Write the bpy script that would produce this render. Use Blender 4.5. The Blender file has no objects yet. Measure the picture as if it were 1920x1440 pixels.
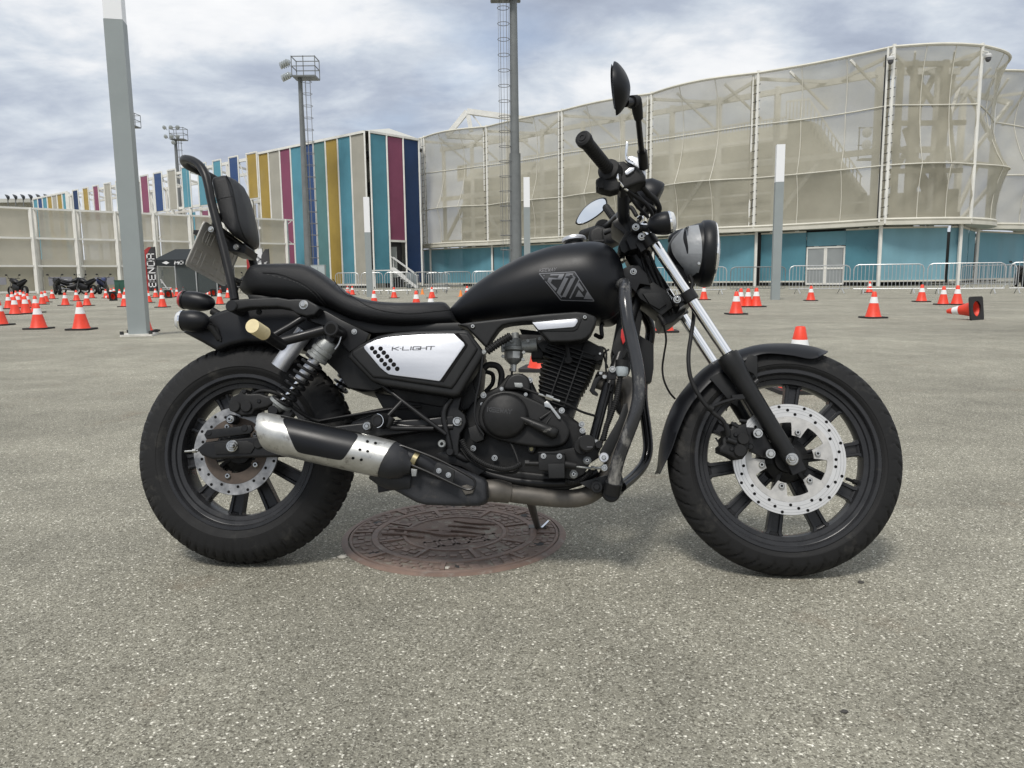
import bpy, bmesh, math, random
from math import sin, cos, pi, radians, sqrt, atan2
from mathutils import Vector, Matrix
from mathutils.bvhtree import BVHTree

SC = bpy.context.scene
COL = SC.collection
random.seed(7)

# ------------------------------------------------------------------ camera
CAM_H = 0.78
PITCH = radians(7.9)
ROLL = 0.0115
FPX = 1440.0
_F = Vector((0, cos(PITCH), -sin(PITCH)))
_R0 = Vector((1, 0, 0)); _U0 = Vector((0, sin(PITCH), cos(PITCH)))
_R = _R0 * cos(ROLL) - _U0 * sin(ROLL)
_U = _U0 * cos(ROLL) + _R0 * sin(ROLL)
CPOS = Vector((0, 0, CAM_H))
cd = bpy.data.cameras.new('camera'); cam = bpy.data.objects.new('camera', cd); COL.objects.link(cam)
cam.matrix_world = Matrix(((_R.x, _U.x, -_F.x, 0), (_R.y, _U.y, -_F.y, 0), (_R.z, _U.z, -_F.z, CAM_H), (0, 0, 0, 1)))
cd.sensor_width = 36.0; cd.lens = 36.0 * FPX / 1920.0
cd.clip_start = 0.05; cd.clip_end = 3000
SC.camera = cam

# ------------------------------------------------------------------ light, sky, exposure
SUN_EL, SUN_AZ = radians(58), radians(205)       # azimuth measured clockwise from +Y
SUN_STRENGTH = 2.0
SKY_STRENGTH = 0.12
CLOUD_STRENGTH = 0.68
EXPOSURE = 0.5
SC.view_settings.view_transform = 'Standard'
SC.view_settings.look = 'None'
SC.view_settings.gamma = 1.0
SC.view_settings.use_curve_mapping = False
SC.view_settings.exposure = EXPOSURE
sun_d = bpy.data.lights.new('sun', 'SUN'); sun = bpy.data.objects.new('sun', sun_d); COL.objects.link(sun)
sun_d.energy = SUN_STRENGTH; sun_d.angle = radians(14); sun_d.color = (1.0, 0.96, 0.9)
sdir = Vector((sin(SUN_AZ) * cos(SUN_EL), cos(SUN_AZ) * cos(SUN_EL), sin(SUN_EL)))
sun.rotation_euler = sdir.to_track_quat('Z', 'Y').to_euler()
sun.location = (0, 0, 30)

W = bpy.data.worlds.new('World'); SC.world = W; W.use_nodes = True
def build_sky():
    nt = W.node_tree; nt.nodes.clear(); N = nt.nodes.new; L = nt.links.new
    out = N('ShaderNodeOutputWorld')
    sky = N('ShaderNodeTexSky'); sky.sky_type = 'NISHITA'; sky.sun_disc = False
    sky.sun_elevation = SUN_EL; sky.sun_rotation = SUN_AZ; sky.air_density = 1.0; sky.dust_density = 1.0
    b1 = N('ShaderNodeBackground'); b1.inputs[1].default_value = SKY_STRENGTH
    L(sky.outputs[0], b1.inputs[0])
    tc = N('ShaderNodeTexCoord'); sp = N('ShaderNodeSeparateXYZ'); L(tc.outputs['Generated'], sp.inputs[0])
    def math_(op, a, b=None, clamp=False):
        m = N('ShaderNodeMath'); m.operation = op; m.use_clamp = clamp
        for i, v in enumerate((a, b)):
            if v is None: continue
            if isinstance(v, (int, float)): m.inputs[i].default_value = v
            else: L(v, m.inputs[i])
        return m.outputs[0]
    z = math_('MAXIMUM', sp.outputs[2], 0.0)
    den = math_('ADD', z, 0.26)
    cx = math_('DIVIDE', sp.outputs[0], den); cy = math_('DIVIDE', sp.outputs[1], den)
    cb = N('ShaderNodeCombineXYZ'); L(cx, cb.inputs[0]); L(cy, cb.inputs[1]); cb.inputs[2].default_value = 3.1
    def noise(scale, detail, rough, dist=0.0, off=(0, 0, 0), sc=(1, 1, 1)):
        mp = N('ShaderNodeMapping'); L(cb.outputs[0], mp.inputs[0]); mp.inputs['Location'].default_value = off; mp.inputs['Scale'].default_value = sc
        n = N('ShaderNodeTexNoise'); n.inputs['Scale'].default_value = scale; n.inputs['Detail'].default_value = detail
        n.inputs['Roughness'].default_value = rough; n.inputs['Distortion'].default_value = dist
        L(mp.outputs[0], n.inputs[0]); return n.outputs[0]
    def ramp(fac, stops):
        r = N('ShaderNodeValToRGB'); L(fac, r.inputs[0]); e = r.color_ramp.elements
        while len(e) < len(stops): e.new(0.5)
        for k, (p, c) in enumerate(stops):
            e[k].position = p; e[k].color = (c[0], c[1], c[2], 1) if isinstance(c, tuple) else (c, c, c, 1)
        return r.outputs[0]
    big = noise(1.15, 7, 0.52, 0.15, (2.3, 0.9, 0), (0.9, 1.05, 1))
    fine = noise(4.2, 7, 0.6, 0.3, (5.1, 3.7, 0), (0.8, 1.1, 1))
    mixv = math_('ADD', math_('MULTIPLY', big, 0.76), math_('MULTIPLY', fine, 0.24))
    shade = ramp(mixv, [(0.39, (0.37, 0.42, 0.53)), (0.455, (0.49, 0.55, 0.66)), (0.51, (0.68, 0.74, 0.82)), (0.56, (0.92, 0.94, 0.97)), (0.64, (1.08, 1.08, 1.08))])
    # lower sky is paler
    hz = math_('SUBTRACT', 1.0, math_('MULTIPLY', z, 5.5), True)
    hz = math_('MULTIPLY', hz, 0.55)
    mx = N('ShaderNodeMix'); mx.data_type = 'RGBA'; L(hz, mx.inputs[0]); L(shade, mx.inputs[6]); mx.inputs[7].default_value = (0.88, 0.90, 0.93, 1)
    b2 = N('ShaderNodeBackground'); L(mx.outputs[2], b2.inputs[0]); b2.inputs[1].default_value = CLOUD_STRENGTH
    cover = noise(0.55, 6, 0.55, 0.2, (8.2, 1.3, 0))
    cov = ramp(cover, [(0.22, 0.45), (0.34, 1.0)])
    ms = N('ShaderNodeMixShader'); L(cov, ms.inputs[0]); L(b1.outputs[0], ms.inputs[1]); L(b2.outputs[0], ms.inputs[2])
    L(ms.outputs[0], out.inputs[0])
build_sky()
SC.cycles.transparent_max_bounces = 24
SC.cycles.max_bounces = 8

# ------------------------------------------------------------------ pixel rays -> real points
def ray(px, py): return _F + _R * ((px - 960) / FPX) - _U * ((py - 720) / FPX)
def G(px, py, z=0.0):
    d = ray(px, py); t = (z - CAM_H) / d.z; return CPOS + d * t
def V(px, py, D):
    d = ray(px, py); return CPOS + d * (D / d.y)

# ------------------------------------------------------------------ materials
MATS = {}
def mat(name, color, rough=0.5, metal=0.0, var=0.0, vscale=6.0, bump=0.0, bscale=200.0, spec=None, coat=0.0, alpha=None, trans=0.0, dirt=None, stretch=(1, 1, 1), emis=None):
    if name in MATS: return MATS[name]
    if spec is None: spec = 0.30 if max(color) < 0.03 else 0.5
    if max(color) < 0.0236: color = tuple(q * 0.62 for q in color)
    m = bpy.data.materials.new(name); m.use_nodes = True; nt = m.node_tree
    b = nt.nodes['Principled BSDF']; N = nt.nodes.new; L = nt.links.new
    c = (color[0], color[1], color[2], 1)
    b.inputs['Base Color'].default_value = c; b.inputs['Roughness'].default_value = rough; b.inputs['Metallic'].default_value = metal
    b.inputs['Specular IOR Level'].default_value = spec; b.inputs['Coat Weight'].default_value = coat
    if trans: b.inputs['Transmission Weight'].default_value = trans
    tc = N('ShaderNodeTexCoord'); mp = N('ShaderNodeMapping'); mp.inputs['Scale'].default_value = stretch; L(tc.outputs['Object'], mp.inputs[0])
    if var > 0 or dirt:
        n = N('ShaderNodeTexNoise'); n.inputs['Scale'].default_value = vscale; n.inputs['Detail'].default_value = 6; n.inputs['Roughness'].default_value = 0.62
        L(mp.outputs[0], n.inputs[0])
        mr = N('ShaderNodeMapRange'); L(n.outputs[0], mr.inputs[0]); mr.inputs[1].default_value = 0.3; mr.inputs[2].default_value = 0.7
        mr.inputs[3].default_value = 1 - var; mr.inputs[4].default_value = 1 + var
        mul = N('ShaderNodeVectorMath'); mul.operation = 'SCALE'; mul.inputs[0].default_value = c[:3]; L(mr.outputs[0], mul.inputs['Scale'])
        col = mul.outputs[0]
        if dirt:
            n2 = N('ShaderNodeTexNoise'); n2.inputs['Scale'].default_value = dirt[2]; n2.inputs['Detail'].default_value = 8; n2.inputs['Roughness'].default_value = 0.7
            L(mp.outputs[0], n2.inputs[0])
            r2 = N('ShaderNodeMapRange'); L(n2.outputs[0], r2.inputs[0]); r2.inputs[1].default_value = dirt[1]; r2.inputs[2].default_value = dirt[1] + 0.12
            r2.inputs[3].default_value = 0; r2.inputs[4].default_value = dirt[3]
            mx = N('ShaderNodeMix'); mx.data_type = 'RGBA'; L(r2.outputs[0], mx.inputs[0]); L(col, mx.inputs[6]); mx.inputs[7].default_value = (*dirt[0], 1); col = mx.outputs[2]
        L(col, b.inputs['Base Color'])
        rr = N('ShaderNodeMapRange'); L(n.outputs[0], rr.inputs[0]); rr.inputs[1].default_value = 0.3; rr.inputs[2].default_value = 0.7
        rr.inputs[3].default_value = max(0.02, rough - 0.08); rr.inputs[4].default_value = min(1, rough + 0.08); L(rr.outputs[0], b.inputs['Roughness'])
    if bump > 0:
        n3 = N('ShaderNodeTexNoise'); n3.inputs['Scale'].default_value = bscale; n3.inputs['Detail'].default_value = 3; L(mp.outputs[0], n3.inputs[0])
        bp = N('ShaderNodeBump'); bp.inputs['Strength'].default_value = bump; bp.inputs['Distance'].default_value = 0.002
        L(n3.outputs[0], bp.inputs['Height']); L(bp.outputs[0], b.inputs['Normal'])
    if alpha is not None:
        out = nt.nodes['Material Output']; tr = N('ShaderNodeBsdfTransparent'); ms = N('ShaderNodeMixShader')
        wv = N('ShaderNodeTexNoise'); wv.inputs['Scale'].default_value = 0.55; wv.inputs['Detail'].default_value = 5; L(mp.outputs[0], wv.inputs[0])
        ar = N('ShaderNodeMapRange'); L(wv.outputs[0], ar.inputs[0]); ar.inputs[1].default_value = 0.3; ar.inputs[2].default_value = 0.7
        ar.inputs[3].default_value = alpha - 0.06; ar.inputs[4].default_value = min(1, alpha + 0.06)
        tl = N('ShaderNodeBsdfTranslucent'); tl.inputs[0].default_value = c
        m2 = N('ShaderNodeMixShader'); m2.inputs[0].default_value = 0.3; L(b.outputs[0], m2.inputs[1]); L(tl.outputs[0], m2.inputs[2])
        L(ar.outputs[0], ms.inputs[0]); L(tr.outputs[0], ms.inputs[1]); L(m2.outputs[0], ms.inputs[2]); L(ms.outputs[0], out.inputs[0])
    if emis:
        b.inputs['Emission Color'].default_value = (*emis[0], 1); b.inputs['Emission Strength'].default_value = emis[1]
    MATS[name] = m; return m

# ------------------------------------------------------------------ mesh builder
def frame_of(d, hint=None):
    w = d.normalized(); h = hint or (Vector((0, 0, 1)) if abs(w.z) < 0.95 else Vector((0, 1, 0)))
    u = h.cross(w)
    if u.length < 1e-6: u = Vector((1, 0, 0)).cross(w)
    u.normalize(); v = w.cross(u); return u, v, w

def catmull(P, sub=6, closed=False):
    out = []; n = len(P)
    rng = range(n) if closed else range(n - 1)
    for i in rng:
        a = P[(i - 1) % n] if (closed or i > 0) else P[0] * 2 - P[1]
        b = P[i]; c = P[(i + 1) % n]
        d = P[(i + 2) % n] if (closed or i < n - 2) else P[-1] * 2 - P[-2]
        for k in range(sub):
            t = k / sub
            out.append(0.5 * ((2 * b) + (c - a) * t + (2 * a - 5 * b + 4 * c - d) * t * t + (3 * b - a - 3 * c + d) * t ** 3))
    if not closed: out.append(P[-1].copy())
    return out

class MB:
    def __init__(s): s.v = []; s.f = []
    def add(s, vs, fs):
        o = len(s.v); s.v.extend(Vector(v) for v in vs); s.f.extend([tuple(i + o for i in f) for f in fs]); return s
    def quad(s, a, b, c, d): return s.add([a, b, c, d], [(0, 1, 2, 3)])
    def box(s, c, size, u=None, v=None, w=None):
        u = u or Vector((1, 0, 0)); v = v or Vector((0, 1, 0)); w = w or u.cross(v)
        c = Vector(c); a, b, d = size[0] / 2, size[1] / 2, size[2] / 2
        P = [c + u * (a * i) + v * (b * j) + w * (d * k) for i in (-1, 1) for j in (-1, 1) for k in (-1, 1)]
        return s.add(P, [(0, 1, 3, 2), (4, 6, 7, 5), (0, 4, 5, 1), (2, 3, 7, 6), (0, 2, 6, 4), (1, 5, 7, 3)])
    def bar(s, p0, p1, wd, ht, hint=None):
        p0 = Vector(p0); p1 = Vector(p1); u, v, w = frame_of(p1 - p0, hint)
        return s.box((p0 + p1) / 2, (wd, ht, (p1 - p0).length), u, v, w)
    def rings(s, R, closed=False, cap0=True, cap1=True):
        n = len(R[0]); vs = [p for r in R for p in r]; fs = []
        m = len(R)
        for i in range(m if closed else m - 1):
            for j in range(n):
                a = i * n + j; b = i * n + (j + 1) % n; c = ((i + 1) % m) * n + (j + 1) % n; d = ((i + 1) % m) * n + j
                fs.append((a, b, c, d))
        if not closed:
            if cap0: fs.append(tuple(range(n - 1, -1, -1)))
            if cap1: fs.append(tuple((m - 1) * n + j for j in range(n)))
        return s.add(vs, fs)
    def tube(s, path, r, n=10, closed=False, caps=True, flat=1.0, hint=None):
        P = [Vector(p) for p in path]; m = len(P); rr = r if isinstance(r, (list, tuple)) else [r] * m
        R = []; pu = None
        for i in range(m):
            if closed: d = P[(i + 1) % m] - P[i - 1]
            else: d = P[min(i + 1, m - 1)] - P[max(i - 1, 0)]
            if d.length < 1e-9: d = Vector((0, 0, 1))
            w = d.normalized()
            if pu is None: u, v, w = frame_of(d, hint)
            else:
                u = pu - w * pu.dot(w)
                if u.length < 1e-6: u = frame_of(d)[0]
                u.normalize(); v = w.cross(u)
            pu = u
            R.append([P[i] + u * (rr[i] * cos(2 * pi * k / n)) + v * (rr[i] * flat * sin(2 * pi * k / n)) for k in range(n)])
        return s.rings(R, closed, caps, caps)
    def cyl(s, p0, p1, r0, r1=None, n=16, bev=0.0):
        p0 = Vector(p0); p1 = Vector(p1); r1 = r0 if r1 is None else r1
        if bev > 0:
            d = (p1 - p0).normalized()
            return s.tube2([p0, p0 + d * bev, p1 - d * bev, p1], [r0 - bev, r0, r1, r1 - bev], n, d)
        return s.tube([p0, p1], [r0, r1], n)
    def tube2(s, pts, rs, n, d):
        u, v, w = frame_of(d)
        R = [[p + u * (r * cos(2 * pi * k / n)) + v * (r * sin(2 * pi * k / n)) for k in range(n)] for p, r in zip(pts, rs)]
        return s.rings(R)
    def lathe(s, prof, o, axis, n=32, closed_prof=False, caps=True, a0=0.0, a1=2 * pi, hint=None):
        """prof: list of (radius, height along axis)"""
        u, v, w = frame_of(Vector(axis), hint); o = Vector(o)
        full = abs(a1 - a0 - 2 * pi) < 1e-6
        cnt = n if full else n + 1
        cols = []
        for k in range(cnt):
            a = a0 + (a1 - a0) * k / n
            cols.append([o + w * h + u * (r * cos(a)) + v * (r * sin(a)) for r, h in prof])
        m = len(prof); vs = [p for c in cols for p in c]; fs = []
        for k in range(n):
            k2 = (k + 1) % cnt if full else k + 1
            for j in range(m if closed_prof else m - 1):
                j2 = (j + 1) % m
                fs.append((k * m + j, k2 * m + j, k2 * m + j2, k * m + j2))
        if caps and full and not closed_prof:
            if prof[0][0] > 1e-6: fs.append(tuple(k * m for k in range(cnt - 1, -1, -1)))
            if prof[-1][0] > 1e-6: fs.append(tuple(k * m + m - 1 for k in range(cnt)))
        return s.add(vs, fs)
    def prism(s, poly, vec, bev=0.0, seg=2, both=True, taper=0.0):
        """poly: near outline (Vectors, planar), vec: extrusion towards the far side"""
        poly = [Vector(p) for p in poly]
        bm = bmesh.new(); vs = [bm.verts.new(p) for p in poly]; f = bm.faces.new(vs); bm.normal_update()
        r = bmesh.ops.extrude_face_region(bm, geom=[f])
        nv = [g for g in r['geom'] if isinstance(g, bmesh.types.BMVert)]
        c = sum(poly, Vector()) / len(poly)
        for q in nv: q.co += vec; 
        if taper:
            for q in vs: q.co = c + (q.co - c) * (1 - taper)
        bm.normal_update(); bmesh.ops.recalc_face_normals(bm, faces=bm.faces)
        if bev > 0:
            sv = set(vs); nvs = set(nv)
            ed = [e for e in bm.edges if (e.verts[0] in sv and e.verts[1] in sv) or (both and e.verts[0] in nvs and e.verts[1] in nvs)]
            bmesh.ops.bevel(bm, geom=ed, offset=bev, segments=seg, profile=0.6, affect='EDGES', clamp_overlap=True)
        bm.verts.ensure_lookup_table(); bm.verts.index_update()
        s.add([v.co for v in bm.verts], [tuple(v.index for v in f.verts) for f in bm.faces]); bm.free(); return s
    def ball(s, c, rad, u=None, v=None, w=None, n=16, m=10, p=1.0):
        u = u or Vector((1, 0, 0)); v = v or Vector((0, 1, 0)); w = w or Vector((0, 0, 1)); c = Vector(c)
        if isinstance(rad, (int, float)): rad = (rad,) * 3
        R = []
        for i in range(1, m):
            t = pi * i / m; R.append([c + w * (rad[2] * -cos(t)) + u * (rad[0] * sin(t) * cos(2 * pi * k / n)) + v * (rad[1] * sin(t) * sin(2 * pi * k / n)) for k in range(n)])
        o = len(s.v); s.rings(R, cap0=False, cap1=False)
        a = len(s.v); s.v.append(c - w * rad[2]); s.v.append(c + w * rad[2])
        for k in range(n):
            s.f.append((a, o + (k + 1) % n, o + k)); q = o + (m - 2) * n; s.f.append((a + 1, q + k, q + (k + 1) % n))
        return s
    def build(s, name, m, parent=None, smooth=38, label=None, kind=None, fix=True):
        me = bpy.data.meshes.new(name); me.from_pydata([tuple(v) for v in s.v], [], s.f)
        if fix:
            bm = bmesh.new(); bm.from_mesh(me); bmesh.ops.recalc_face_normals(bm, faces=bm.faces); bm.to_mesh(me); bm.free()
        if smooth:
            me.polygons.foreach_set('use_smooth', [True] * len(me.polygons)); me.set_sharp_from_angle(angle=radians(smooth))
        if m is not None: me.materials.append(m)
        me.update()
        o = bpy.data.objects.new(name, me); COL.objects.link(o)
        if parent is not None: o.parent = parent
        if label: o['label'] = label
        if kind: o['kind'] = kind
        return o

def tag(o, label=None, cat=None, group=None, kind=None):
    if label: o['label'] = label
    if cat: o['category'] = cat
    if group: o['group'] = group
    if kind: o['kind'] = kind
    return o
def empty(name, loc=(0, 0, 0), rz=0.0):
    o = bpy.data.objects.new(name, None); COL.objects.link(o); o.location = loc; o.rotation_euler = (0, 0, rz)
    o.empty_display_size = 0.2; return o
def kids(o): return [c for c in bpy.data.objects if c.parent == o]
def copy_tree(o, parent=None, cache={}):
    c = o.copy(); COL.objects.link(c); c.parent = parent
    for ch in (cache.get(o.name) or cache.setdefault(o.name, kids(o))): copy_tree(ch, c)
    return c

# ------------------------------------------------------------------ block lettering drawn as strokes
GLY = {
 'K': [[(0, 0), (0, 1)], [(1, 1), (.25, .5), (1, 0)], [(0, .5), (.3, .5)]],
 'E': [[(1, 0), (0, 0), (0, 1), (1, 1)], [(0, .5), (.85, .5)]],
 'W': [[(0, 1), (.25, 0), (.5, .8), (.75, 0), (1, 1)]],
 'A': [[(0, 0), (.5, 1), (1, 0)], [(.25, .35), (.75, .35)]], 'a': [[(0, 0), (0, .88), (.12, 1), (1, 1), (1, 0)], [(0, .42), (1, .42)]],
 'Y': [[(0, 1), (.5, .5), (1, 1)], [(.5, .5), (.5, 0)]],
 'L': [[(0, 1), (0, 0), (1, 0)]], 'I': [[(.5, 0), (.5, 1)]], 'J': [[(1, 1), (1, .1), (.8, 0), (.1, 0), (0, .3)]],
 'G': [[(1, 1), (.1, 1), (0, .9), (0, .1), (.1, 0), (1, 0), (1, .45), (.55, .45)]],
 'H': [[(0, 0), (0, 1)], [(1, 0), (1, 1)], [(0, .5), (1, .5)]], 'T': [[(0, 1), (1, 1)], [(.5, 1), (.5, 0)]],
 '.': [[(.4, .5), (.6, .5)]], 'B': [[(0, 0), (0, 1), (.88, 1), (1, .85), (1, .62), (.88, .5), (0, .5)], [(.88, .5), (1, .38), (1, .12), (.88, 0), (0, 0)]],
 'N': [[(0, 0), (0, 1), (1, 0), (1, 1)]], 'D': [[(0, 0), (0, 1), (.8, 1), (1, .8), (1, .2), (.8, 0), (0, 0)]],
 'M': [[(0, 0), (0, 1), (.5, .35), (1, 1), (1, 0)]], 'O': [[(.1, 0), (0, .1), (0, .9), (.1, 1), (.9, 1), (1, .9), (1, .1), (.9, 0), (.1, 0)]],
 'C': [[(1, 1), (.1, 1), (0, .9), (0, .1), (.1, 0), (1, 0)]], '8': [[(0, 0), (0, 1), (1, 1), (1, 0), (0, 0)], [(0, .5), (1, .5)]],
 '3': [[(0, 1), (1, 1), (1, 0), (0, 0)], [(.2, .5), (1, .5)]], '6': [[(1, 1), (0, 1), (0, 0), (1, 0), (1, .5), (0, .5)]],
 '2': [[(0, 1), (1, 1), (1, .5), (0, .5), (0, 0), (1, 0)]], '4': [[(0, 1), (0, .4), (1, .4)], [(.8, .8), (.8, 0)]],
 'F': [[(0, 0), (0, 1), (1, 1)], [(0, .5), (.8, .5)]], 'P': [[(0, 0), (0, 1), (1, 1), (1, .5), (0, .5)]], 'S': [[(1, 1), (0, 1), (0, .5), (1, .5), (1, 0), (0, 0)]],
 'R': [[(0, 0), (0, 1), (1, 1), (1, .5), (0, .5), (1, 0)]], 'U': [[(0, 1), (0, 0), (1, 0), (1, 1)]], 'V': [[(0, 1), (.5, 0), (1, 1)]],
}
def text_quads(txt, wl=0.85, gap=0.25, th=0.16, narrow='I.'):
    """quads in letter units; total width is returned too"""
    out = []; x = 0
    for ch in txt:
        if ch == ' ': x += wl; continue
        w = wl * (0.25 if ch in narrow else 1)
        for pl in GLY[ch]:
            for (a, b), (c, d) in zip(pl[:-1], pl[1:]):
                p = Vector((x + a * w if ch not in narrow else x + w * .5 + (a - .5) * .3, b)); q = Vector((x + c * w if ch not in narrow else x + w * .5 + (c - .5) * .3, d))
                t = (q - p).normalized(); nrm = Vector((-t.y, t.x)) * th / 2; t = t * th / 2
                out.append([p - t - nrm, q + t - nrm, q + t + nrm, p - t + nrm])
        x += w + gap
    return out, x - gap
def text_mesh(mb, txt, fn, wl=0.85, gap=0.25, th=0.16, sub=1):
    """fn(u, v) -> Vector with u, v in 0..1 over the whole word"""
    q, W_ = text_quads(txt, wl, gap, th)
    for a, b, c, d in q:
        for i in range(sub):
            t0, t1 = i / sub, (i + 1) / sub
            P = [a.lerp(b, t0), a.lerp(b, t1), d.lerp(c, t1), d.lerp(c, t0)]
            mb.add([fn(p.x / W_, p.y) for p in P], [(0, 1, 2, 3)])
# ================================================================== SETTING: ground
def ground_material():
    m = bpy.data.materials.new('asphalt'); m.use_nodes = True; nt = m.node_tree; N = nt.nodes.new; L = nt.links.new
    b = nt.nodes['Principled BSDF']; b.inputs['Roughness'].default_value = 0.88; b.inputs['Specular IOR Level'].default_value = 0.3
    tc = N('ShaderNodeTexCoord')
    def noise(sc, det=3, ro=0.6, stretch=None):
        n = N('ShaderNodeTexNoise'); n.inputs['Scale'].default_value = sc; n.inputs['Detail'].default_value = det; n.inputs['Roughness'].default_value = ro
        if stretch:
            mp = N('ShaderNodeMapping'); mp.inputs['Scale'].default_value = stretch; mp.inputs['Rotation'].default_value = (0, 0, 0.12); L(tc.outputs['Object'], mp.inputs[0]); L(mp.outputs[0], n.inputs[0])
        else: L(tc.outputs['Object'], n.inputs[0])
        return n.outputs[0]
    def rng(x, a, b_, c, d):
        r = N('ShaderNodeMapRange'); L(x, r.inputs[0])
        for i, v in enumerate((a, b_, c, d)): r.inputs[i + 1].default_value = v
        return r.outputs[0]
    def mixc(f, a, c, mode='MIX'):
        x = N('ShaderNodeMix'); x.data_type = 'RGBA'; x.blend_type = mode
        if isinstance(f, float): x.inputs[0].default_value = f
        else: L(f, x.inputs[0])
        for i, q in ((6, a), (7, c)):
            if isinstance(q, tuple): x.inputs[i].default_value = (*q, 1)
            else: L(q, x.inputs[i])
        return x.outputs[2]
    # aggregate: two sizes of stone chips in a binder
    warp = N('ShaderNodeTexNoise'); warp.inputs['Scale'].default_value = 120; L(tc.outputs['Object'], warp.inputs[0])
    wv = N('ShaderNodeVectorMath'); wv.operation = 'SCALE'; wv.inputs['Scale'].default_value = 0.006; L(warp.outputs['Color'], wv.inputs[0])
    wa = N('ShaderNodeVectorMath'); wa.operation = 'ADD'; L(tc.outputs['Object'], wa.inputs[0]); L(wv.outputs[0], wa.inputs[1])
    def vor(sc, rnd=1.0):
        v = N('ShaderNodeTexVoronoi'); v.inputs['Scale'].default_value = sc; v.inputs['Randomness'].default_value = rnd; L(wa.outputs[0], v.inputs[0])
        s = N('ShaderNodeSeparateColor'); L(v.outputs['Color'], s.inputs[0]); return v.outputs['Distance'], s.outputs[0], s.outputs[1]
    d1, r1, g1 = vor(215); d2, r2, g2 = vor(410)
    cr = N('ShaderNodeValToRGB'); L(r1, cr.inputs[0]); e = cr.color_ramp.elements
    st = [(0.0, (0.105, 0.098, 0.076)), (0.22, (0.235, 0.224, 0.178)), (0.60, (0.33, 0.316, 0.255)), (0.84, (0.47, 0.45, 0.37)), (0.945, (0.82, 0.79, 0.68))]
    while len(e) < len(st): e.new(0.5)
    for k, (p, c) in enumerate(st): e[k].position = p; e[k].color = (*c, 1)
    cr.color_ramp.interpolation = 'CONSTANT'
    cr2 = N('ShaderNodeValToRGB'); L(r2, cr2.inputs[0]); e = cr2.color_ramp.elements
    st = [(0.0, (0.11, 0.103, 0.082)), (0.30, (0.26, 0.249, 0.20)), (0.72, (0.375, 0.36, 0.295)), (0.92, (0.66, 0.635, 0.54))]
    while len(e) < len(st): e.new(0.5)
    for k, (p, c) in enumerate(st): e[k].position = p; e[k].color = (*c, 1)
    cr2.color_ramp.interpolation = 'CONSTANT'
    chips = mixc(rng(g1, 0.45, 0.5, 0, 1), cr.outputs[0], cr2.outputs[0])
    binder = rng(d1, 0.30, 0.62, 0, 0.55)
    chips = mixc(binder, chips, (0.20, 0.19, 0.15))
    # patches and stains of real-world wear
    big = rng(noise(0.35, 5, 0.6), 0.3, 0.7, 0.84, 1.24); mid = rng(noise(2.6, 5, 0.65), 0.3, 0.7, 0.84, 1.18); streak = rng(noise(0.5, 5, 0.6, (0.25, 1.6, 1)), 0.3, 0.7, 0.9, 1.09)
    mu = N('ShaderNodeMath'); mu.operation = 'MULTIPLY'; L(big, mu.inputs[0]); L(mid, mu.inputs[1])
    mu2 = N('ShaderNodeMath'); mu2.operation = 'MULTIPLY'; L(mu.outputs[0], mu2.inputs[0]); L(streak, mu2.inputs[1])
    sc = N('ShaderNodeVectorMath'); sc.operation = 'SCALE'; L(chips, sc.inputs[0]); L(mu2.outputs[0], sc.inputs['Scale'])
    col = sc.outputs[0]
    rust = rng(noise(1.9, 6, 0.7), 0.60, 0.74, 0, 0.40); col = mixc(rust, col, (0.20, 0.145, 0.095))
    # fine cracks
    vc = N('ShaderNodeTexVoronoi'); vc.feature = 'DISTANCE_TO_EDGE'; vc.inputs['Scale'].default_value = 0.33
    wn = N('ShaderNodeTexNoise'); wn.inputs['Scale'].default_value = 2.2; wn.inputs['Detail'].default_value = 6; L(tc.outputs['Object'], wn.inputs[0])
    ws = N('ShaderNodeVectorMath'); ws.operation = 'SCALE'; ws.inputs['Scale'].default_value = 0.9; L(wn.outputs['Color'], ws.inputs[0])
    wd = N('ShaderNodeVectorMath'); wd.operation = 'ADD'; L(tc.outputs['Object'], wd.inputs[0]); L(ws.outputs[0], wd.inputs[1]); L(wd.outputs[0], vc.inputs[0])
    ck = rng(vc.outputs['Distance'], 0.0, 0.0022, 1, 0)
    gate = rng(noise(0.8, 3), 0.52, 0.64, 0, 0.32); cm = N('ShaderNodeMath'); cm.operation = 'MULTIPLY'; L(ck, cm.inputs[0]); L(gate, cm.inputs[1])
    col = mixc(cm.outputs[0], col, (0.06, 0.058, 0.05))
    L(col, b.inputs['Base Color'])
    h = N('ShaderNodeMath'); h.operation = 'ADD'; L(rng(d1, 0, 0.6, 1, 0), h.inputs[0]); L(rng(d2, 0, 0.6, 0.5, 0), h.inputs[1])
    h3 = N('ShaderNodeMath'); h3.operation = 'ADD'; L(h.outputs[0], h3.inputs[0]); L(rng(r1, 0, 1, 0, 0.9), h3.inputs[1])
    bp = N('ShaderNodeBump'); bp.inputs['Strength'].default_value = 0.75; bp.inputs['Distance'].default_value = 0.0016
    L(h3.outputs[0], bp.inputs['Height']); L(bp.outputs[0], b.inputs['Normal'])
    return m
gm = MB(); S_ = 1200
gm.quad((-S_, -60, 0), (S_, -60, 0), (S_, 1600, 0), (-S_, 1600, 0))
gm.build('ground', ground_material(), kind='structure', smooth=0)

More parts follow.
